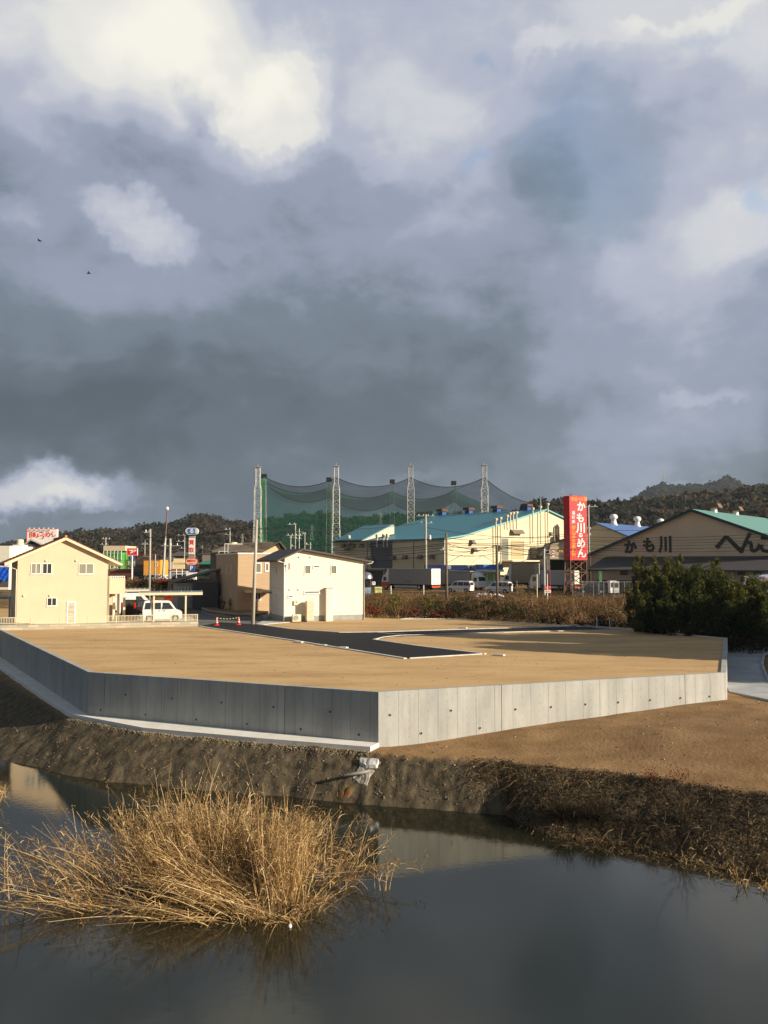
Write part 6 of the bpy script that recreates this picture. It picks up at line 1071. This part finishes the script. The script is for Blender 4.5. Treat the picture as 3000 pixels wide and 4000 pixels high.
# ---- brush on the rough field behind the plot
def brush(name, label, n, region, hgt, size, tone, seed, m=m_brush, kind='stuff', cat='brush', stems=True, tonesp=.9, patch=6.0):
    r_ = np.random.default_rng(seed); x0, x1, y0, y1 = region; x = x0 + (x1 - x0) * r_.random(n); y = y0 + (y1 - y0) * r_.random(n)
    ok = region_ok(x, y); x, y = x[ok], y[ok]; n = len(x); z = height(x, y)[0]; den = vnoise(x / 2.3, y / 2.0, seed) + .5 * vnoise(x / .9, y / .9, seed + 1); h = hgt(x, y) * np.clip(.65 + den * 1.3, .12, 1.5); zz = z + h * r_.random(n) ** .7
    tn = np.clip(tone + tonesp * .5 * (vnoise(x / patch, y / patch, seed + 2) + .7 * vnoise(x / 1.6, y / 1.6, seed + 4)) + r_.normal(size=n) * .12, 0, 1)
    P = np.stack([x, y, zz], 1); up = N3(unit(n) + np.array([0, 0, .8])); V_, F_ = leaf_quads(P, size * (1 + 2.0 * r_.random(n)), size * (.35 + .3 * r_.random(n)), dirs=up); parts = [(V_, F_, tn)]
    if stems:
        k = n // 5; b = np.stack([x[:k], y[:k], z[:k]], 1); d = N3(np.array([0, 0, 1.0]) + unit(k) * .35); V2, F2, _ = ribbons(b, d, h[:k] * 1.25 + .2, .035, 3, unit(k) * .15); parts.append((V2, F2, np.repeat(np.clip(tn[:k] + .08, 0, 1), 3)))
    V_, F_, T = merge(parts); return tag(npmesh(name, V_, F_, m, attr=T), label, cat, kind=kind)
eb = [(F_[3].x - 4.5, 83.5), (F_[3].x, F_[3].y + .5), (F_[2].x, F_[2].y + .5), (F_[1].x, F_[1].y + .7), (F_[0].x, F_[0].y + .6), (E_.x + .6, E_.y + 1.0), (60, 45)]
def region_ok(x, y): return (y > np.interp(x, [p[0] for p in eb], [p[1] for p in eb])) & (x < .463 * y + 6)
brush('brush', 'tall brown and red undergrowth right behind the sandy plot beside the white house', 30000, (-3.5, 24, 66, 98), lambda x, y: 1.95 * np.clip(1.15 - np.abs(y - 84) / 30, .25, 1) * np.where(x > 12, .8, 1) * np.where(y < 80 - .0, .9, 1), .16, .46, 51)
brush('brush', 'rough dry grass and scrub on the mounds below the parked trucks', 30000, (-4, 50, 96, 131), lambda x, y: np.where(y > 112, .35, .8), .15, .60, 52, tonesp=.7)
brush('brush', 'dark scrub filling the ground under the bamboo at right', 9000, (20, 42, 58, 78), lambda x, y: 1.3 + 0 * x, .16, .10, 53, tonesp=.35)
brush('weeds', 'weedy autumn scrub along the embankment behind the carports', 9000, (-38, -13, 104, 126), lambda x, y: 2.6 + 0 * x, .2, .38, 54) if False else None
def bush(name, label, cat, x, y, z, w, h, n, m, tone, seed, group=None, leaf=.16, stemh=.5, droop=0.0, trunk=True, sp=.12, plume=0, gaps=7, part='foliage', sz=.4, cl=.26):
    """shrub/tree: stems + foliage gathered in uneven clumps"""
    r_ = np.random.default_rng(seed); t = thing(name, label, cat, (x, y, z), 0, group); nc = gaps * 3; cc = r_.normal(size=(nc, 3)) * np.array([w * .27, w * .27, h * .2]) + np.array([0, 0, h * .60]); cc[:, 2] = np.clip(cc[:, 2], h * .12, h * .93); cs_ = (.5 + .7 * r_.random(nc)) * w * cl
    
    if plume:
        pc = np.stack([r_.normal(size=plume) * w * .26, r_.normal(size=plume) * w * .26, h * (.80 + .24 * r_.random(plume))], 1); pc = np.concatenate([pc, pc * np.array([1, 1, .86]), pc * np.array([.9, .9, .72])]); cc = np.concatenate([cc, pc]); cs_ = np.concatenate([cs_, np.repeat([w * .07, w * .11, w * .15], plume)]); nc = len(cc)
    k = r_.integers(0, nc, n); d = unit(n) * (r_.random((n, 1)) ** .45); P = cc[k] + d * cs_[k][:, None] * np.array([1, 1, h / w * .8]); P[:, 2] = np.maximum(P[:, 2], .05); tn = np.clip(tone + (r_.random(nc) - .5)[k] * .35 + r_.normal(size=n) * sp + (P[:, 2] / h - .5) * (.5 if plume else .1), 0, 1)  # tone pales with height: lit crown tops put into the leaf colour
    dr = N3(unit(n) + np.array([0, 0, -droop])); V_, F_ = leaf_quads(P, leaf * (.7 + r_.random(n)), leaf * sz * (.7 + .6 * r_.random(n)), dirs=dr); npmesh(part, V_, F_, m, t, attr=tn)
    if trunk:
        ns = 3 if gaps < 10 else 5
        for i in range(ns):
            c = cc[i]; MB().tube([(r_.normal() * .06 * w, r_.normal() * .06 * w, -.2), tuple(c * np.array([.4, .4, .5])), tuple(c * np.array([1, 1, 1.1]))], [.03 * h ** .6 + .01, .022 * h ** .6, .008], 6).build('stem', m_bark, t, smooth=True)
    return t
# bamboo and broadleaf clumps at right
spots = [(2505, 2290, 66, 2.0), (2540, 2195, 68, 2.6), (2590, 2250, 66, 2.6), (2614, 2190, 70, 2.4), (2665, 2250, 66, 2.6), (2710, 2225, 70, 2.6), (2755, 2205, 66, 3.6), (2800, 2240, 68, 2.8), (2848, 2290, 66, 2.6), (2895, 2285, 69, 2.6), (2930, 2262, 67, 2.2), (2985, 2335, 66, 3.0), (2700, 2330, 63.5, 3.6), (2850, 2360, 63.5, 3.6), (2560, 2340, 64.5, 3.2), (2960, 2385, 63.5, 3.4), (3050, 2330, 66, 3.6)]
bl = ['leftmost low bamboo clump, paler where it meets the dry field', 'tall bamboo clump at the left of the dark grove, reaching the tiled roof', 'bamboo clump filling the dip between the two tall left ones', 'tall bamboo clump with yellowing tips over the tiled roof', 'mid-height bamboo clump under the left part of the へ lettering', 'dense dark bamboo clump just left of the broad rounded one', 'broad rounded bamboo clump, tallest in the middle of the grove', 'bamboo clump sloping down right of the broad rounded one', 'low reddish-tinged clump in the gap before the tank truck', 'open clump left of the narrow upright one by the tank truck', 'narrow upright clump just left of the chrome tank', 'low clump under the tank truck at the right edge', 'dark front clump in the middle of the grove base', 'dark front clump above the grey concrete lane', 'dark front clump at the left base of the grove', 'lowest front clump at the right, beside the lane', 'clump cut by the right edge of the photo']
for i, ((px, py, D, w), lab) in enumerate(zip(spots, bl)):
    q = at(px, py, D); zb = float(height(np.array([q.x]), np.array([q.y]), False)[0][0]); h = q.z - zb
    bush('bamboo_clump', lab, 'bamboo', q.x, q.y, zb, w, h, 7600, m_bam, [.46, .42, .36, .5, .36, .3, .42, .38, .55, .42, .4, .34, .18, .16, .2, .16, .3][i], 100 + i, 'bamboo and shrubs at the right', leaf=.23, droop=.6, gaps=10, sz=.28, cl=.16, sp=.16, plume=6)
# shrubs and saplings in the brush
for i, (px, py, D, w, h, m_, tn, lab, nm) in enumerate([
    (1540, 2395, 84, 1.1, 2.4, m_bam, .85, 'yellow-leaved sapling in the brush near the wooden stake', 'sapling'), (1684, 2395, 85, 1.3, 2.6, m_bam, .85, 'yellow-green sapling further right, below the rear of the long truck', 'sapling'),
    (1460, 2405, 83, 1.6, 1.2, m_brush, .98, 'dull red shrub close beside the white house corner', 'shrub'), (1600, 2405, 82.5, 1.6, .9, m_brush, 1.0, 'low red-leaved shrub between the two yellow saplings', 'shrub'), (1722, 2412, 82, 2.2, .9, m_brush, 1.0, 'bright red low shrub right of the second yellow sapling', 'shrub'),
    (1790, 2405, 82.3, 3.0, 2.2, m_brush, .02, 'dark green rounded shrub right behind the brown pole foot', 'shrub'), (1900, 2400, 80.5, 3.6, 2.1, m_brush, .03, 'broad dark evergreen shrub below the heap of white bags', 'shrub'), (2010, 2410, 78, 3.4, 2.1, m_brush, .04, 'dark evergreen shrub in the middle of the back hedge', 'shrub'),
    (2150, 2420, 74.6, 3.4, 2.1, m_brush, .05, 'dark evergreen shrub below the notice board', 'shrub'), (2290, 2425, 71.5, 3.0, 1.8, m_brush, .2, 'olive shrub behind the left amber marker post', 'shrub'), (2400, 2440, 70, 3.4, 2.2, m_brush, .08, 'dark shrub right of the amber marker posts', 'shrub'),
    (2040, 2345, 100, 2.6, 3.2, m_brush, .66, 'bare brown bush standing in front of the beige truck', 'shrub')]):
    q = at(px, py, D); zb = gz(q.x, q.y) if i != 99 else 0; bush(nm, lab, 'sapling' if nm == 'sapling' else 'shrub', q.x, q.y, zb, w, h, 900 if i != 11 else 500, m_, tn, 200 + i, leaf=.17, gaps=6, sz=.5, sp=.08)
# embankment scrub behind the carports, in separate large bushes
for i in range(12):
    px = 475 + i * 31; q = at(px, 2320, 122 + (i % 3) * 3); bush('shrub', ['ochre and green bush on the embankment just right of the balcony', 'bush second from the balcony on the embankment', 'dark gap-toothed bush left of the grey steel pole', 'dark green bush right behind the grey steel pole', 'ochre bush between the steel pole and the crane', 'brown bush below the crane boom foot', 'olive bush just left of the sunlit concrete pole', 'dark bush right of the sunlit concrete pole', 'brown bush under the two-post signboard', 'rusty brown bush under the tower sign plinth', 'olive brown bush right of the tower sign plinth', 'brown bush hidden partly by the dark grey shed'][i], 'shrub', q.x, q.y, .2, 4.2, 2.6 + (i % 2) * .5, 1500, m_brush, [.5, .62, .2, .1, .6, .45, .3, .22, .55, .5, .35, .45][i], 300 + i, 'scrub bushes on the embankment', leaf=.24, gaps=8, sz=.5, sp=.13)
# saplings in the bed before the tan house
for i, (x, h, tn) in enumerate([(290, 1.3, .3), (345, 1.1, .3), (450, 1.2, .95), (500, .9, .3), (570, .8, .3), (625, .85, .35), (690, .9, .35), (750, .9, .35), (980, 1.3, .7)]):
    q = gd(*r3(x, 1425 if x < 900 else 1330)); q.y += 1.4 if x < 900 else 0; bush('young_shrub', ['leftmost staked young shrub in the bed before the tan house', 'young shrub second from the left in the dark bed', 'orange-leaved young shrub on a stake before the tan house', 'small dark shrub right of the orange-leaved one', 'small shrub fifth from the left in the dark bed', 'small shrub sixth from the left in the dark bed', 'small shrub second left of the tall grey pole', 'small shrub immediately left of the tall grey pole', 'thin shrub between the tall grey pole and the white house'][i], 'shrub', q.x, q.y, .3, .5, h, 130, m_bam, tn, 400 + i, 'young shrubs in the planting bed', leaf=.12, gaps=3, sz=.5)
q = gd(*r3(1010, 1400)); t = thing('slat_fence', 'small dark horizontal-slat fence between the tan house and the white house', 'fence', (q.x, q.y + 1.5, 0), R(22))
for i in range(5): MB().box(-.8, 1.3, 0, .03, .25 + i * .22, .38 + i * .22).build('slat', m_broof, t)
for x in (-.8, .3, 1.25): MB().box(x, x + .06, .03, .09, 0, 1.35).build('post', m_broof, t)
# tall trees off to the right, whose shade falls on the plot
def grove(seed):
    r_ = np.random.default_rng(seed); parts = []
    for i in range(15):
        cx = 43 + 10 * r_.random(); cy = 37.5 + 30 * i / 14 + r_.normal() * .8; h = np.interp(cy, [36, 40, 44, 50, 55, 70], [12.0, 16.5, 18.5, 15.5, 8, 6.5]) * (.92 + .12 * r_.random()) * (cx / 46) ** .4; n = 2600
        d = unit(n) * (r_.random((n, 1)) ** .4); P = np.array([cx, cy, h * .55]) + d * np.array([3.2, 2.6, h * .45]); V_, F_ = leaf_quads(P, .9, .5); parts.append((V_, F_, np.clip(.3 + r_.normal(size=n) * .1, 0, 1)))
    V_, F_, T = merge(parts); tag(npmesh('tree_belt', V_, F_, m_bam, attr=T), 'belt of tall evergreen trees to the right of the plot', 'wood', kind='stuff')
grove(9)
# ---- reeds in the pond
def reeds(label, clusters, seed, name='reed_bed', cat='reeds'):
    r_ = np.random.default_rng(seed); parts = []
    for (px, py, rx, ry, n, hm, lx, ly, spread, hv) in clusters:
        c = gd(px, py, WZ); b = np.stack([c.x + r_.normal(size=n) * rx, c.y + r_.normal(size=n) * ry, np.full(n, WZ - .05)], 1); h = np.clip(hm * (1 + r_.normal(size=n) * hv), .25, None)
        d = N3(np.array([lx, ly, 1.0]) + r_.normal(size=(n, 3)) * np.array([spread, spread, .1])); d[:, 2] = np.abs(d[:, 2]) + .03; d = N3(d); bend = np.array([lx * .22, ly * .2, -.10]) + r_.normal(size=(n, 3)) * .16; bend[:, 2] = -np.abs(bend[:, 2])
        V_, F_, cc = ribbons(b, d, h, .014 + .010 * r_.random(n), 6, bend, .35); tn = np.clip(.50 + r_.normal(size=n) * .28, 0, 1); parts.append((V_, F_, np.repeat(tn, 6)))  # wide spread reaches dark tones, shadow among the stems put into colour
        for f in (.3, .45, .6, .75, .88):            # blades springing from the nodes
            k = r_.random(n) < .55; idx = min(5, int(f * 6)); base = cc[k, idx] * (1 - (f * 6 - idx)) + cc[k, idx + 1] * (f * 6 - idx); m = k.sum(); dd = N3(d[k] * .9 + unit(m) * .8); bb = np.zeros((m, 3)); bb[:, 2] = -.35 - .4 * r_.random(m)
            V2, F2, _ = ribbons(base, dd, .22 + .35 * r_.random(m), .018, 3, bb, .1); parts.append((V2, F2, np.repeat(np.clip(tn[k] + .05 + r_.normal(size=m) * .12, 0, 1), 3)))
        k = r_.random(n) < .22; tip = cc[k, -1]; m = k.sum()               # fluffy heads
        if m: P = np.repeat(tip, 10, 0) + r_.normal(size=(m * 10, 3)) * np.array([.035, .035, .08]); V3, F3 = leaf_quads(P, .09, .02); parts.append((V3, F3, np.clip(.25 + r_.normal(size=m * 10) * .1, 0, 1)))
    V_, F_, T = merge(parts); return tag(npmesh(name, V_, F_, m_straw, attr=T), label, cat, kind='stuff')
reeds('large clump of dry golden reeds standing in the dark pond', [
    (700, 3420, .95, .6, 720, 1.85, -.25, .1, .28, .22), (900, 3430, .75, .65, 680, 1.85, -.12, .1, .26, .22), (1070, 3450, .30, .5, 420, 1.85, .05, .05, .20, .2), (780, 3500, .7, .32, 420, 1.7, -.65, .15, .22, .22),
    (950, 3545, .5, .3, 330, 1.7, -1.3, .1, .25, .25), (1100, 3530, .28, .35, 260, 1.9, .0, .05, .16, .25), (1110, 3410, .22, .4, 130, 1.7, .35, .2, .22, .2), (400, 3480, .5, .45, 130, 1.75, -.7, .15, .3, .25), (230, 3450, .6, .45, 50, 1.7, -1.0, .2, .3, .25),
    (440, 3550, .6, .15, 46, 1.6, -1.9, .0, .5, .3), (280, 3575, .7, .12, 22, 1.5, -1.6, -.1, .7, .3), (820, 3590, .8, .15, 80, 1.5, -1.8, -.2, .6, .3), (760, 3350, 1.1, .7, 170, 2.2, -.1, .1, .2, .2), (40, 3500, .5, .4, 36, 1.7, -.5, .1, .3, .25),
    (1180, 3560, .35, .2, 60, .9, .6, .0, .6, .4), (1060, 3600, .45, .15, 90, .7, .0, -.3, .7, .4)], 61)
reeds('sparse reed tuft to the right of the large clump', [(1180, 3440, .35, .35, 60, 1.4, .45, .1, .3, .3), (1300, 3420, .3, .3, 55, 1.5, .35, .1, .25, .3), (1240, 3460, .6, .1, 26, 1.6, 1.8, .0, .3, .3), (1380, 3430, .2, .2, 14, 1.5, .25, .1, .2, .3), (1180, 3330, .15, .2, 18, 1.2, .1, 0, .12, .3)], 62, 'reed_tuft')
reeds('few thin reed stalks standing alone just right of the sparse tuft', [(1488, 3478, .1, .06, 9, .85, .0, .0, .12, .4)], 63, 'reed_tuft')
reeds('reed stalks at the left edge of the pond near the mud bank', [(-60, 3160, .3, .3, 26, .8, .2, .0, .3, .3), (0, 3110, .2, .3, 22, .5, .1, .0, .4, .3)], 64, 'reed_tuft')
reeds('pale dry reed tuft fallen by the water at the right bank', [(2850, 3355, .28, .1, 46, .55, .2, -.2, .9, .3), (2820, 3350, .2, .08, 30, .5, -1.2, -.2, .5, .3)], 65, 'reed_tuft')
reeds('short broken stalks near the right edge of the water', [(2710, 3372, .25, .08, 14, .3, .0, 0, .9, .3), (2905, 3460, .12, .06, 12, .4, .0, 0, .5, .3), (2985, 3475, .1, .05, 9, .35, 0, 0, .5, .3), (2820, 3412, .2, .05, 6, .3, 0, 0, .6, .3)], 66, 'reed_tuft')
q = gd(1133, 3622, WZ); mb = MB(); mb.lathe([(.01, -.03), (.045, 0), (.05, .03), (.035, .065), (.01, .08)], 12); o = mb.build('foam_float', m_wht, smooth=True); o.location = q; tag(o, 'tiny white foam float at the water edge of the reed clump', 'float')
# ---- bramble thatch over the right bank
def bank_pts(n, x0, x1, t0, t1, r_):
    x = x0 + (x1 - x0) * r_.random(n); t = t0 + (t1 - t0) * r_.random(n); yw = np.interp(x, WX, WY); yt = np.interp(x, TX, TY); y = yw + (yt - yw) * t; return x, y
r_ = np.random.default_rng(71); parts = []
for (x0, x1, t0, t1, n, L0, L1, up, w) in [(4.4, 15, -.05, 1.0, 7000, .12, .45, .16, .008), (4.4, 15, .0, .92, 1300, .4, 1.1, .12, .010), (4.6, 15, -.35, .2, 2000, .15, .5, .15, .009), (3.2, 5, .3, 1.1, 500, .2, .6, .3, .014)]:
    x, y = bank_pts(n, x0, x1, t0, t1, r_); z = height(x, y)[0]; z = np.maximum(z, WZ) + .01 + .12 * r_.random(n); d = N3(unit(n) * np.array([1, 1, .35]) + np.array([0, -.1, up])); L_ = L0 + (L1 - L0) * r_.random(n); bend = np.zeros((n, 3)); bend[:, 2] = -.5 - .5 * r_.random(n); bend[:, :2] = r_.normal(size=(n, 2)) * .25
    tn = np.clip(.42 + .35 * vnoise(x / 1.1, y / 1.1, 72) + r_.normal(size=n) * .17, 0, 1); V_, F_, cc = ribbons(np.stack([x, y, z], 1), d, L_, w + .008 * r_.random(n), 4, bend, .5); parts.append((V_, F_, np.repeat(tn, 4)))
n = 15000; x, y = bank_pts(n, 4.5, 15, -.1, 1.0, r_); z = np.maximum(height(x, y)[0], WZ) + .15 * r_.random(n) ** 1.3; V_, F_ = leaf_quads(np.stack([x, y, z], 1), .05 + .09 * r_.random(n), .02 + .03 * r_.random(n)); parts.append((V_, F_, np.clip(.36 + .5 * vnoise(x / 1.3, y / 1.3, 73) + r_.normal(size=n) * .16, 0, 1)))
V_, F_, T = merge(parts); tag(npmesh('bramble_thatch', V_, F_, m_bramble, attr=T), 'tangle of dry brambles and vines covering the right part of the bank', 'brambles', kind='stuff')
def twig_bush(label, px, py, h, n, seed, tone=.3, red=False, spread=.7):
    q = onbank(px, py); r_ = np.random.default_rng(seed); t = thing('twig_bush', label, 'bush', tuple(q)); b = r_.normal(size=(n, 3)) * .06; b[:, 2] = 0; d = N3(np.array([0, 0, 1.0]) + r_.normal(size=(n, 3)) * spread); d[:, 2] = np.abs(d[:, 2]); V_, F_, cc = ribbons(b, d, h * (.5 + .6 * r_.random(n)), .018, 5, r_.normal(size=(n, 3)) * .25, .3); P2 = [(V_, F_, tone)]
    for k in (2, 3, 4): dd = N3(d + unit(n) * .9); V2, F2, c2 = ribbons(cc[:, k], dd, h * .35 * (.5 + r_.random(n)), .012, 3, unit(n) * .3, .3); P2.append((V2, F2, tone))
    V_, F_, T = merge(P2); npmesh('branches', V_, F_, m_bramble, t, attr=T)
    if red: P = np.repeat(c2[:, -1], 8, 0) + r_.normal(size=(n * 8, 3)) * .1; V_, F_ = leaf_quads(P, .06, .035); npmesh('foliage', V_, F_, m_brush, t, attr=np.full(len(F_), 1.0))
twig_bush('thin leafless bush on the right bank whose dark twigs mirror in the water', 2665, 3215, 1.5, 26, 81); twig_bush('dark round twig bush low on the bank where the brambles begin', 2200, 3200, .7, 240, 82, .08, spread=1.0); twig_bush('dark twig bush beside the first one at the water edge', 2330, 3205, .7, 240, 83, .12, spread=1.0)
twig_bush('reddish-leaved twig bush on the crest of the right bank', 2650, 3050, .35, 26, 84, .5, True); twig_bush('small reddish twig bush at the crest, left of the redder one', 2540, 3045, .25, 20, 85, .5, True)
twig_bush('few thin twigs leaning out over the pond left of the brambles', 1880, 3330, .5, 14, 86, .3, spread=1.1); twig_bush('twigs rising from the water beneath the brambles', 1960, 3305, .45, 12, 87, .3, spread=1.0)
# ---- stones, clods and straw on the bare mud
m_clod = leafmat('clods', [C(62, 54, 42), C(92, 80, 60), C(120, 108, 86), C(134, 122, 98), C(170, 160, 138)], 0, .95)
r_ = np.random.default_rng(91); n = 3600; x, y = bank_pts(n, -20, 4.8, .05, 1.03, r_); k = r_.random(n) < np.clip(.35 + 1.2 * vnoise(x / 1.2, y / 1.2, 92) + .25 * (x > -8), .05, 1); x, y = x[k], y[k]; n = len(x); z = height(x, y)[0]; s = .008 + .030 * r_.random(n) ** 4
cube = np.array([[-1, -1, -1], [1, -1, -1], [1, 1, -1], [-1, 1, -1], [-1, -1, 1], [1, -1, 1], [1, 1, 1], [-1, 1, 1]]) * .8; V_ = (cube[None] * (.6 + .6 * r_.random((n, 8, 1))) * s[:, None, None] * np.array([1.3, 1, .8]) + np.stack([x, y, z], 1)[:, None, :]).reshape(-1, 3)
fc = np.array([[0, 3, 2, 1], [4, 5, 6, 7], [0, 1, 5, 4], [1, 2, 6, 5], [2, 3, 7, 6], [3, 0, 4, 7]]); F_ = (fc[None] + (np.arange(n) * 8)[:, None, None]).reshape(-1, 4); tag(npmesh('stones', V_, F_, m_clod, attr=np.repeat(np.clip(.45 + r_.normal(size=n) * .28, 0, 1), 6)), 'scattered clods, pebbles and concrete crumbs on the muddy bank', 'stones', kind='stuff')
x, y = bank_pts(900, -20, 4.8, .1, 1.1, r_); n = 900; z = height(x, y)[0] + .01; V_, F_, _ = ribbons(np.stack([x, y, z], 1), N3(unit(n) * np.array([1, 1, .15]) + np.array([.2, .5, .3])), .08 + .25 * r_.random(n), .012, 3, unit(n) * .1, .5); tag(npmesh('straw_litter', V_, F_, m_straw, attr=np.repeat(np.clip(.35 + r_.normal(size=n) * .2, 0, 1), 3)), 'short bits of straw and roots lying on the muddy bank', 'straw', kind='stuff')
# gravel edge along the apron and pebbles on the soil
n = 2600; u = r_.random(n); ap = [ap_out[0], ap_out[1], ap_out[2], ap_out[3]]; ax = np.interp(u, [0, .33, .66, 1], [p.x for p in ap]); ay = np.interp(u, [0, .33, .66, 1], [p.y for p in ap]); x = ax + r_.normal(size=n) * .05; y = ay - .08 - np.abs(r_.normal(size=n)) * .12; z = height(x, y)[0] + .01; s = .012 + .016 * r_.random(n)
V_ = (cube[None] * (.6 + .6 * r_.random((n, 8, 1))) * s[:, None, None] + np.stack([x, y, z], 1)[:, None, :]).reshape(-1, 3); F_ = (fc[None] + (np.arange(n) * 8)[:, None, None]).reshape(-1, 4); tag(npmesh('gravel', V_, F_, m_clod, attr=np.repeat(np.clip(.75 + r_.normal(size=n) * .15, 0, 1), 6)), 'strip of pale gravel along the outer edge of the concrete apron', 'gravel', kind='stuff')

n = 900; x = 0 + 22 * r_.random(n); y = 30 + 12 * r_.random(n); k = (y > np.interp(x, TX, TY) + .1) & (y < 34.6 + .33 * x); x, y = x[k], y[k]; n = len(x); z = height(x, y)[0]; s = .010 + .03 * r_.random(n) ** 3
V_ = (cube[None] * (.6 + .6 * r_.random((n, 8, 1))) * s[:, None, None] * np.array([1.3, 1, .7]) + np.stack([x, y, z + .004], 1)[:, None, :]).reshape(-1, 3); F_ = (fc[None] + (np.arange(n) * 8)[:, None, None]).reshape(-1, 4); tag(npmesh('pebbles', V_, F_, m_clod, attr=np.repeat(np.clip(.55 + r_.normal(size=n) * .3, 0, 1), 6)), 'loose pebbles and clods on the brown ground below the sunlit wall', 'pebbles', kind='stuff')
n = 2200; x = -24 + 46 * r_.random(n); y = 36 + 34 * r_.random(n); k = (y > np.interp(x, [-30, -14.5, -.2, 16.8, 25], [68, 42, 36.5, 42, 60])) & (y < 66); x, y = x[k], y[k]; n = len(x); s = .008 + .022 * r_.random(n) ** 3
V_ = (cube[None] * (.6 + .6 * r_.random((n, 8, 1))) * s[:, None, None] * np.array([1.3, 1, .7]) + np.stack([x, y, 0 * x - .006], 1)[:, None, :]).reshape(-1, 3); F_ = (fc[None] + (np.arange(n) * 8)[:, None, None]).reshape(-1, 4); tag(npmesh('pebbles', V_, F_, m_clod, attr=np.repeat(np.clip(.5 + r_.normal(size=n) * .3, 0, 1), 6)), 'small stones strewn over the sandy surface of the raised plot', 'pebbles', kind='stuff')
# ------------------------------------------------------------------ thin afternoon haze
mh = bpy.data.materials.new('haze_air'); mh.use_nodes = True; t = mh.node_tree; t.nodes.remove(t.nodes['Principled BSDF']); pv = t.nodes.new('ShaderNodeVolumePrincipled'); pv.inputs['Color'].default_value = (.74, .86, 1.0, 1); pv.inputs['Density'].default_value = .00010; pv.inputs['Anisotropy'].default_value = .2
t.links.new(pv.outputs[0], t.nodes['Material Output'].inputs['Volume']); hz = MB().box(-1300, 1300, -120, 1850, -8, 215).build('haze', mh); tag(hz, 'thin pale haze lying over the town and hills', 'haze', kind='stuff')
